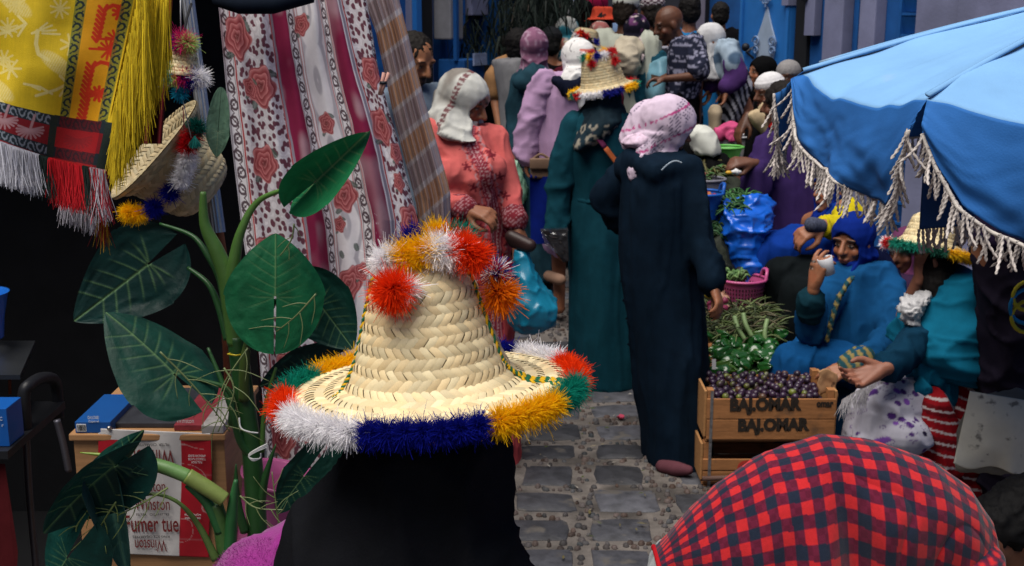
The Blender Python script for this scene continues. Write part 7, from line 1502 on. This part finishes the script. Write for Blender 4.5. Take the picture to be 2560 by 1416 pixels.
# ------------------------------------------------------------------ crates, baskets and vegetables
CRY = 4.62
m_crate = mat('crate pine', (.29, .125, .045), rough=.75, var=.35, nscale=5, aniso=(1.5, 14, 14), bump=.25, bscale=60, stain=((.10, .06, .035), 7, .62, .1))
m_crate2 = mat('crate pine pale', (.34, .17, .065), rough=.75, var=.3, nscale=5, aniso=(1.5, 14, 14), bump=.25, bscale=60)
m_strap = mat('steel strap', (.28, .28, .29), rough=.4, metal=.8, var=.6, nscale=60)
m_stamp = mat('black stencil ink', (.02, .014, .01), rough=.8, var=.4, nscale=60)
kx = mpp(CRY, 1050)
def crate(name, lab_, x0, x1, ztop, hgt, gap, label, depth=.34, stamp=None, Y=CRY, post_h=.03):
    t = thing(name, V(((x0 + x1) / 2, Y + depth / 2, ztop - hgt)), label, 'crate'); z0 = ztop - hgt; n = 2; h = (hgt - gap * 2 - .012) / 2; rs = random.Random(len(label))
    for i in range(n):
        za = z0 + .012 + i * (h + gap)
        for nm, y0 in (('front_slat', Y), ('back_slat', Y + depth - .012)):
            b = MB(); b.box((x0 + rs.uniform(-.003, .003), y0 + rs.uniform(-.001, .001), za), (x1 + rs.uniform(-.003, .003), y0 + .011, za + h), bev=.002); b.build(nm, m_crate, t, smooth=False)
    for xa in (x0 + .004, x1 - .030):
        b = MB(); b.box((xa, Y + .0125, z0 + .012), (xa + .026, Y + .055, ztop + post_h), bev=.002); b.build('corner_post', m_crate, t, smooth=False)
        b = MB(); b.box((xa, Y + depth - .056, z0 + .012), (xa + .026, Y + depth - .0135, ztop + post_h), bev=.002); b.build('corner_post', m_crate, t, smooth=False)
        b = MB(); xe = xa - .012 if xa < (x0 + x1) / 2 else xa + .028; b.box((xe, Y + .013, z0 + .02), (xe + .010, Y + depth - .014, ztop + post_h - .004), bev=.002); b.build('end_board', m_crate2, t, smooth=False)
    b = MB(); b.box((x0, Y + .012, z0), (x1, Y + depth - .012, z0 + .010)); b.build('base', m_crate, t, smooth=False)
    return t, z0, h
xa, xb = P(1766, 1040, CRY).x, P(2088, 1040, CRY).x
zT = P(1900, 996, CRY).z; hh = (1112 - 996) * kx
c1, z1, h1 = crate('fruit_crate', '', xa, xb, zT, hh, .004, 'top wooden crate heaped with plums, stencilled lettering on both slats')
z2t = z1 - .062 * 1; h2_ = .135
c2, z2, h2b = crate('fruit_crate', '', xa - .008, xb - .01, z1 - .068, .068 * 1.0 + .05, .006, 'middle wooden crate with a red letter C and a dark gap above its slats', post_h=.062)
c3, z3, _ = crate('fruit_crate', '', xa - .004, xb, z2 - .004, max(.06, z2 - .01), .01, 'bottom wooden crate standing on the paving under the other two', post_h=.0)
for c, zz0, zz1 in ((c1, z1, zT + .03), (c2, z2, z1), (c3, z3, z2)):
    b = MB(); b.box((xa + .014, CRY - .0025, zz0 + .002), (xa + .026, CRY - .0005, zz1)); b.build('steel_strap', m_strap, c, smooth=False)
for px, py, Yb in ((1960, 1013, CRY - .002), (1970, 1064, CRY - .002)):
    lab('BAJ.OMAR', px - 48 + 10 * (py > 1030), py, 30, m_stamp, wpx=172, Y=Yb, parent=c1, bold=.0045, rot=.015)
lab('omar', 2062, 1010, 18, m_stamp, wpx=40, Y=CRY - .002, parent=c1, bold=.002)
lab('C', 1862, 1172, 36, mat('red stencil', (.38, .03, .02), rough=.8), wpx=34, Y=CRY - .002, parent=c2, bold=.003)
b = MB(); b.tube([P(1756, 1197, CRY - .016), P(1900, 1192, CRY - .016)], .010, 10); rp = b.build('iron_rod', mat('rusty rod', (.09, .05, .04), rough=.7), None, label='rusty iron rod lying against the lower crates', cat='rod')
# plums
rs = random.Random(77); m_pl = mat('plum skin', vc=True, rough=.38, var=.3, nscale=35, spec=.4, coat=.1); base_m = {}
def plum_mesh(col, i):
    b = MB(); b.lathe([(.0008, -.0155), (.006, -.0145), (.0115, -.009), (.0145, 0), (.0125, .008), (.0075, .0135), (.003, .0138), (.0008, .0128)], None, 16, caps=True); co_ = []
    for v in b.v:
        t = max(0, min(1, .5 + v[0] * 34)); n_ = [a * (1 - t) + c * t for a, c in zip(col, (.03, .012, .03))]; co_.append(n_)
    b.c = co_; return b
pal = [(.022, .012, .028), (.03, .015, .04), (.018, .012, .024), (.10, .11, .012), (.09, .045, .02), (.13, .16, .02)]
first = {}
def fruit(name, label, cat, group, key, builder, m, M, parent=None):
    if key not in first:
        o = builder().build(name, m, None, vc=True); first[key] = o; me = o.data
        off = V(o.location); 
        for v in me.vertices: v.co += off
    else: o = first[key].copy(); COL.objects.link(o)
    o.matrix_world = M; tag(o, label, cat, group); ORG[o] = M.translation.copy(); return o
xi0, xi1, yi0, yi1 = xa + .034, xb - .036, CRY + .024, CRY + .315
pts = []
for L_ in range(3):
    for k in range(4000):
        x, y = rs.uniform(xi0 + .012, xi1 - .012), rs.uniform(yi0 + .012, yi1 - .012); z = zT - .042 + .017 * L_ + .02 * (y - yi0) / .3
        if all((x - a) ** 2 + (y - c) ** 2 + (z - d) ** 2 > .0262 ** 2 for a, c, d in pts): pts.append((x, y, z))
        if len(pts) > 105 * (L_ + 1): break
pts = sorted(pts, key=lambda q: q[1] - q[2] * 2)[:240]
for x, y, z in pts:
    key = rs.choices(range(6), (5, 5, 5, 2.2, 2.6, 2.0))[0]
    fruit('plum', 'dusky purple or green plum heaped in the top wooden crate', 'plum', 'plums in the top crate', ('pl', key), lambda: plum_mesh(pal[key], key), m_pl, Matrix.Translation((x, y, z)) @ Matrix.Rotation(rs.uniform(0, 6), 4, 'Z') @ Matrix.Rotation(rs.uniform(0, 2.5), 4, 'X') @ Matrix.Scale(rs.uniform(.85, 1.12), 4))
bt = thing('plastic_tray', P(1960, 940, CRY + .36), 'blue plastic tray rim behind the plum crate', 'tray'); b = MB(); b.tube([P(1835, 944, CRY + .36), P(2055, 940, CRY + .36)], .009, 8); b.box((P(1835, 944, CRY + .36).x, CRY + .365, P(1900, 975, CRY + .36).z), (P(2055, 944, CRY + .36).x, CRY + .372, P(1900, 944, CRY + .36).z)); b.build('rim', mat('blue plastic', ()), bt)
ml = thing('melon', P(1885, 955, CRY + .42), 'yellow melon showing over the back of the plum crate', 'melon'); b = MB(); b.ell(P(1882, 960, CRY + .42), (.05, .045, .042), n=20, m=14); b.build('rind', mat('melon rind', (.45, .33, .06), rough=.6, var=.2, bump=.2), ml)
bc = thing('cardboard_piece', P(2070, 960, CRY + .1), 'torn brown card standing at the right end of the plum crate', 'card')
sheet('card', lambda u, v: Pv(2046 + 46 * u + 3 * np.sin(v * 9), 930 - 8 * np.sin(u * 4) + 60 * v, CRY + .05 + .02 * u + .004 * nz2(u * 5, v * 6)), 16, 16, mat('brown card', (.36, .2, .1), rough=.85, var=.2, stain=((.1, .05, .03), 14, .62, .05)), bc, solid=.003)
cr4 = thing('paper_label', P(1790, 915, CRY + .1), 'torn white paper scrap behind the crate corner', 'paper'); sheet('paper', lambda u, v: Pv(1780 + 10 * u, 898 + 26 * v, CRY + .12 + .01 * u), 5, 5, mat('white paper', ()), cr4)
# bench of boards that carries the vegetables behind the crates
bn = thing('display_bench', P(1850, 950, 5.2), 'low board bench under the vegetables', 'bench'); b = MB(); b.box((P(1770, 900, 5.2).x, 5.02, .26), (P(1985, 900, 5.2).x, 6.15, .3)); b.build('top', m_crate, bn, smooth=False)
for yy in (5.05, 6.1):
    b = MB(); b.box((P(1770, 900, 5.2).x + .01, yy, 0), (P(1985, 900, 5.2).x - .01, yy + .02, .26)); b.build('support', m_crate, bn, smooth=False)
# green peppers
m_pep = mat('green pepper skin', vc=True, rough=.22, var=.25, nscale=12, spec=.55, coat=.3)
def pepper_mesh(v):
    b = MB(); g = (.012, .075, .012) if v != 2 else (.05, .12, .015); b.cur = g; L = (.085, .065, .10)[v]; R_ = (.026, .03, .02)[v]; n = 24
    prof = [(.002, 0), (R_ * .6, .001), (R_ * .95, .008), (R_, .025), (R_ * .92, L * .5), (R_ * .72, L * .75), (R_ * .4, L * .93), (.001, L)]
    b.lathe(prof, None, n, caps=True, fn=lambda q, a: (q.x * (1 + .13 * math.cos(3 * a + .5)) + .012 * (q.z / L) ** 2, q.y * (1 + .13 * math.cos(3 * a + .5)), q.z + .004 * math.cos(3 * a)))
    b.cur = (.05, .11, .03); b.tube([(0, 0, .004), (.002, 0, -.012), (.007, .002, -.024)], [.0055, .004, .0045], 7); return b
pp_ = []
for k in range(900):
    px, py = rs.uniform(1772, 1938), rs.uniform(838, 938); Y = 5.06 + (938 - py) * .0032; q = P(px, py, Y)
    if all((q - a).length > .036 for a in pp_): pp_.append(q)
    if len(pp_) > 64: break
for q in pp_:
    v = rs.choice((0, 0, 1, 2)); M = Matrix.Translation(q) @ Matrix.Rotation(rs.uniform(0, 6.3), 4, 'Z') @ Matrix.Rotation(rs.uniform(1.1, 2.0), 4, 'X') @ Matrix.Scale(rs.uniform(.85, 1.15), 4)
    fruit('green_pepper', 'glossy green pepper in the heap behind the plum crate', 'pepper', 'green peppers in the heap', ('pe', v), lambda: pepper_mesh(v), m_pep, M)
b = T(); prg(b, 5.3, [(895, 1800, 1920, .1), (920, 1780, 1940, .16), (990, 1775, 1950, .2)]); hp_ = b.make('pepper_heap', mat('heap core', (.01, .04, .01), rough=.8), None, voxel=.02, folds=(), label='dark mass of more peppers under the visible heap', cat='peppers', kind='stuff')
# long beans, leeks and dry stalks in a heap: nobody could count them
def greens(name, n, box, Yr, L, cols, label, w=.004, up=.2, rnd=random.Random(3)):
    b = MB()
    for k in range(n):
        px, py = rnd.uniform(box[0], box[1]), rnd.uniform(box[2], box[3]); Y = Yr[0] + (Yr[1] - Yr[0]) * (box[3] - py) / max(1, box[3] - box[2]) + rnd.gauss(0, .02); p = P(px, py, Y); a = rnd.uniform(0, 2 * pi); d = V((math.cos(a), math.sin(a) * .6, rnd.gauss(up, .25))).normalized(); l = L * rnd.uniform(.5, 1.2); g = rnd.uniform(.5, 1.4); c = rnd.choice(cols); b.cur = tuple(q * g for q in c)
        m = p + d * l * .5 + V((0, 0, .015)); e = p + d * l + V((0, 0, rnd.uniform(-.03, .0))); b.tube(curve_pts([p, m, e], 3), [w * .7, w, w, w, w * .9, w * .7, w * .4][:7], 5)
    return b.build(name, mat('stalks and beans', vc=True, rough=.55, var=.25, nscale=40, spec=.35), None, vc=True, label=label, cat='vegetables', kind='stuff')
greens('long_beans', 420, (1775, 1925, 778, 850), (5.35, 5.62), .14, [(.06, .09, .025), (.11, .14, .05), (.03, .045, .015), (.07, .06, .03)], 'heap of pale long beans and dry stalks above the peppers')
greens('leafy_greens', 300, (1730, 1800, 405, 450), (6.6, 6.9), .08, [(.04, .06, .015), (.08, .07, .02), (.03, .09, .02)], 'loose greens and onions beside the stooping person', w=.006)
greens('green_beans', 330, (1790, 1872, 492, 530), (5.95, 6.25), .09, [(.02, .09, .02), (.04, .13, .03), (.015, .06, .015)], 'green beans heaped in the blue sack', w=.0045)
greens('herb_bunch', 260, (1745, 1800, 540, 590), (5.9, 6.1), .06, [(.012, .05, .014), (.03, .07, .02)], 'dark herbs under the blue basket', w=.006)
# leeks: a few pale stems
for i, (a, c) in enumerate((((1836, 792), (1862, 850)), ((1858, 785), (1880, 842)), ((1918, 800), (1914, 858)))):
    b = MB(); b.cur = (.16, .24, .10); b.tube(curve_pts([P(*a, 5.36), P((a[0] + c[0]) / 2 - 4, (a[1] + c[1]) / 2, 5.32), P(*c, 5.3)], 5), .011, 8); b.build('leek', mat('stalks and beans', ()), None, vc=True, label=('pale leek stem lying on the left of the bean heap', 'pale leek stem lying in the middle of the bean heap', 'pale leek stem standing at the right of the bean heap')[i], cat='leek')
# blue sack
sk_ = thing('plastic_sack', P(1850, 690, 6.05), 'bright blue woven plastic sack filled with green beans', 'sack')
b = T(); prg(b, 6.05, [(508, 1795, 1905, .12), (520, 1784, 1918, .17), (560, 1780, 1924, .2), (620, 1788, 1926, .2), (660, 1800, 1922, .2), (820, 1806, 1918, .2)]); b.cap([P(1880, 506, 6.0), P(1912, 500, 6.05), P(1914, 525, 6.05)], [.045, .035, .03])
b.make('sack', mat('blue tarpaulin', (.006, .09, .48), rough=.3, var=.2, nscale=14, spec=.5), sk_, voxel=.009, smooth=2, folds=[(.018, (5, 5, 12)), (.009, (14, 14, 24))])
# baskets, buckets, basins
def basket(name, label, c, prof, m, handles=False, holes=False, tilt=0.0, cat='basket'):
    t = thing(name, c, label, cat); M = Matrix.Translation(c) @ Matrix.Rotation(tilt, 4, 'X'); b = MB(); b.lathe(prof, M, 36, caps=False); o = b.build('bowl', m, t)
    b = MB(); r, z = max(prof); zt_ = max(p[1] for p in prof); rt = [p[0] for p in prof if p[1] == zt_][0]; b.tube([M @ V((rt * math.cos(a), rt * math.sin(a), zt_)) for a in np.linspace(0, 2 * pi, 40)], .0075, 7); b.build('rim', m, t)
    if handles:
        for s_ in (0, pi):
            b = MB(); b.tube(curve_pts([M @ V((rt * math.cos(s_ + a), rt * math.sin(s_ + a), zt_ + h)) for a, h in ((-.5, 0), (-.35, .035), (0, .045), (.35, .035), (.5, 0))], 5), .009, 7); b.build('handle', m, t)
    if holes:
        b = MB()
        for j in range(6):
            for i in range(44): a = 2 * pi * i / 44; zz = prof[0][1] + (zt_ - prof[0][1]) * (.15 + .12 * j); r_ = np.interp(zz, [p[1] for p in prof], [p[0] for p in prof]) + .002; b.tube([M @ V((r_ * math.cos(a), r_ * math.sin(a), zz)), M @ V((r_ * math.cos(a), r_ * math.sin(a), zz + .010))], .0042, 5)
        b.build('hole_shade', mat('basket shadow pink', (.06, .012, .03), rough=.7), t)  # dark dashes stand for the shadowed holes in the basket wall
    return t
m_bp = mat('blue plastic', ()); m_pk = mat('rose plastic', (.42, .07, .20), rough=.35, var=.1, spec=.45)
basket('blue_basket', 'blue plastic basket with loop handle holding red peppers and onions', P(1752, 545, 6.0), [(.08, 0), (.10, .1), (.112, .128)], mat('sheer blue plastic', (.008, .08, .36), rough=.35), True)
greens('red_vegetables', 60, (1738, 1782, 490, 510), (5.97, 6.05), .04, [(.2, .012, .03), (.25, .08, .02)], 'small red onions and peppers in the blue basket', w=.011)
basket('pink_basket', 'rose pink slatted plastic basket beside the garlic', P(1852, 778, 5.75), [(.085, 0), (.11, .14), (.118, .165)], m_pk, True, True)
greens('pea_pods', 60, (1822, 1856, 684, 705), (5.72, 5.78), .05, [(.09, .16, .05), (.05, .12, .03)], 'pale green pods in the rose pink basket', w=.007)
basket('clear_tub', 'grey translucent plastic tub standing behind the blue basket', P(1764, 498, 6.5), [(.085, 0), (.10, .085), (.105, .11)], mat('grey tub plastic', (.22, .22, .27), rough=.35, thin=.3, var=.1), cat='tub')
basket('green_basin', 'light green plastic basin behind the stooping person', P(1817, 404, 7.1), [(.055, 0), (.085, .07), (.095, .085)], mat('light green plastic', (.13, .42, .09), rough=.35, thin=.15), cat='basin')
t = basket('paint_bucket', 'white paint bucket with a dark label behind the green basin', P(1822, 392, 7.6), [(.115, -.06), (.125, .10), (.13, .13)], mat('white bucket plastic', (.42, .42, .45), rough=.4), cat='bucket')
c_ = P(1822, 392, 7.6); b = MB(); b.add([c_ + V((.127 * math.sin(a), -.127 * math.cos(a), zz)) for zz in (.0, .075) for a in np.linspace(-.75, .4, 10)], [(i, i + 1, i + 11, i + 10) for i in range(9)]); b.build('paper_label', mat('teal label', (.02, .09, .14), rough=.5), t)
# pink cloth on the bucket
b = T(); b.cap([P(1800, 335, 7.5), P(1828, 325, 7.5), P(1828, 345, 7.45)], [.04, .05, .035]); b.make('pink_cloth', cloth('pink satin', (.5, .10, .22), rough=.6), None, voxel=.012, folds=[(.012, (20, 20, 12))], label='crumpled pink cloth lying on the white bucket', cat='cloth')
fd = thing('beige_sack', P(1790, 300, 8.0), 'round beige sack bottom beside the striped skirt', 'sack'); b = T(); prg(b, 8.1, [(262, 1778, 1800, .06), (280, 1770, 1806, .1), (300, 1772, 1802, .1), (400, 1772, 1802, .1)]); b.make('sack', cloth('beige sack', (.36, .30, .22)), fd, voxel=.014)
# garlic, onions, aubergines, tomatoes
def blob_mesh(r, col, tip=0.0, flat=1.0):
    b = MB(); b.cur = col; b.lathe([(.001, -r * flat), (r * .6, -r * .8 * flat), (r, -.1 * r), (r * .85, r * .5 * flat), (r * .35, r * .9 * flat), (r * .16, r * (1 + tip)), (.001, r * (1.05 + tip))], None, 16); return b
m_veg = mat('vegetable skin', vc=True, rough=.5, var=.3, nscale=30, spec=.4)
for name, lab2, cat2, grp, n, box, Yv, r, col, tip in (('garlic_bulb', 'pinkish garlic bulb in the pile left of the pink basket', 'garlic', 'garlic bulbs by the pink basket', 13, (1788, 1818, 712, 770), 5.6, .021, (.30, .16, .11), .3),
        ('red_onion', 'purple red onion under the garlic pile', 'onion', 'red onions under the garlic', 7, (1770, 1812, 752, 776), 5.55, .019, (.18, .02, .06), .2),
        ('aubergine', 'shiny black aubergine in front of the blue sack', 'aubergine', 'aubergines by the blue sack', 9, (1800, 1862, 645, 690), 5.85, .034, (.008, .006, .014), .5),
        ('green_tomato', 'pale green tomato behind the navy sleeve', 'tomato', 'green tomatoes behind the navy sleeve', 14, (1764, 1798, 588, 660), 5.8, .026, (.10, .16, .02), 0),
        ('shallot', 'pink shallot among the greens near the stooping person', 'shallot', 'pink shallots in the greens', 8, (1715, 1760, 425, 460), 6.45, .02, (.36, .12, .10), .2),
        ('yellow_pepper', 'yellow pepper left of the garlic', 'pepper', 'yellow peppers by the garlic', 4, (1768, 1790, 720, 745), 5.5, .024, (.28, .2, .01), .2)):
    got = []
    for k in range(400):
        px, py = rs.uniform(box[0], box[1]), rs.uniform(box[2], box[3]); q = P(px, py, Yv + (box[3] - py) * .003)
        if all((q - a).length > r * 1.5 for a in got): got.append(q)
        if len(got) >= n: break
    for q in got: fruit(name, lab2, cat2, grp, name, lambda: blob_mesh(r, col, tip), m_veg, Matrix.Translation(q) @ Matrix.Rotation(rs.uniform(0, 6), 4, 'Z') @ Matrix.Rotation(rs.uniform(0, 2.2), 4, 'X') @ Matrix.Scale(rs.uniform(.85, 1.15), 4))
b = T(); prg(b, 5.95, [(590, 1745, 1810, .1), (700, 1740, 1850, .2), (830, 1750, 1850, .25)]); b.make('produce_heap', mat('dark vegetable heap', (.012, .016, .010), rough=.8, var=.6, nscale=30), None, voxel=.02, folds=[(.02, (12, 12, 12))], label='dark heap of vegetables and sacks between baskets', cat='vegetables', kind='stuff')
b = T(); prg(b, 6.75, [(445, 1715, 1830, .2), (520, 1710, 1900, .3), (620, 1720, 1900, .35)]); b.make('produce_heap', mat('dark vegetable heap', ()), None, voxel=.02, folds=[(.02, (12, 12, 12))], label='dark heap of goods and greens under the tub', cat='vegetables', kind='stuff')
mk = thing('carpenter_knife', P(1772, 605, 5.75), 'upright knife with red collar standing among the green tomatoes', 'knife'); b = MB(); b.tube([P(1773, 590, 5.75), P(1775, 640, 5.75)], .006, 7); b.build('blade', m_strap, mk); b = MB(); b.tube([P(1773, 580, 5.75), P(1773, 594, 5.75)], .01, 8); b.build('collar', mat('red plastic', (.4, .02, .01), rough=.4), mk)
# litter on the paving
rs = random.Random(15); b = MB()
for k in range(110):
    x, y = rs.uniform(-.2, 1.2), rs.uniform(3.9, 6.2); a = rs.uniform(0, pi); L = rs.uniform(.008, .022); d = V((math.cos(a), math.sin(a), 0)); s_ = V((-d.y, d.x, 0)) * L * rs.uniform(.12, .4); p = V((x, y, .013 + rs.uniform(0, .004))); b.cur = rs.choice([(.12, .10, .04), (.06, .08, .02), (.2, .17, .12), (.3, .28, .25)]); b.add([p - d * L, p + s_ + V((0, 0, .003)), p + d * L, p - s_], [(0, 1, 2, 3)])
b.build('leaf_litter', mat('litter', vc=True, rough=.9), None, vc=True, smooth=False, kind='stuff')
b = T(); q = P(1552, 1058, 5.45); q.z = .015; b.ell(q, (.018, .014, .008)); b.make('pink_scrap', cloth('pink scrap', (.5, .1, .16)), None, voxel=.003, smooth=1, folds=[(.004, (90, 90, 90))], label='tiny pink paper scrap lying on the paving', cat='litter')
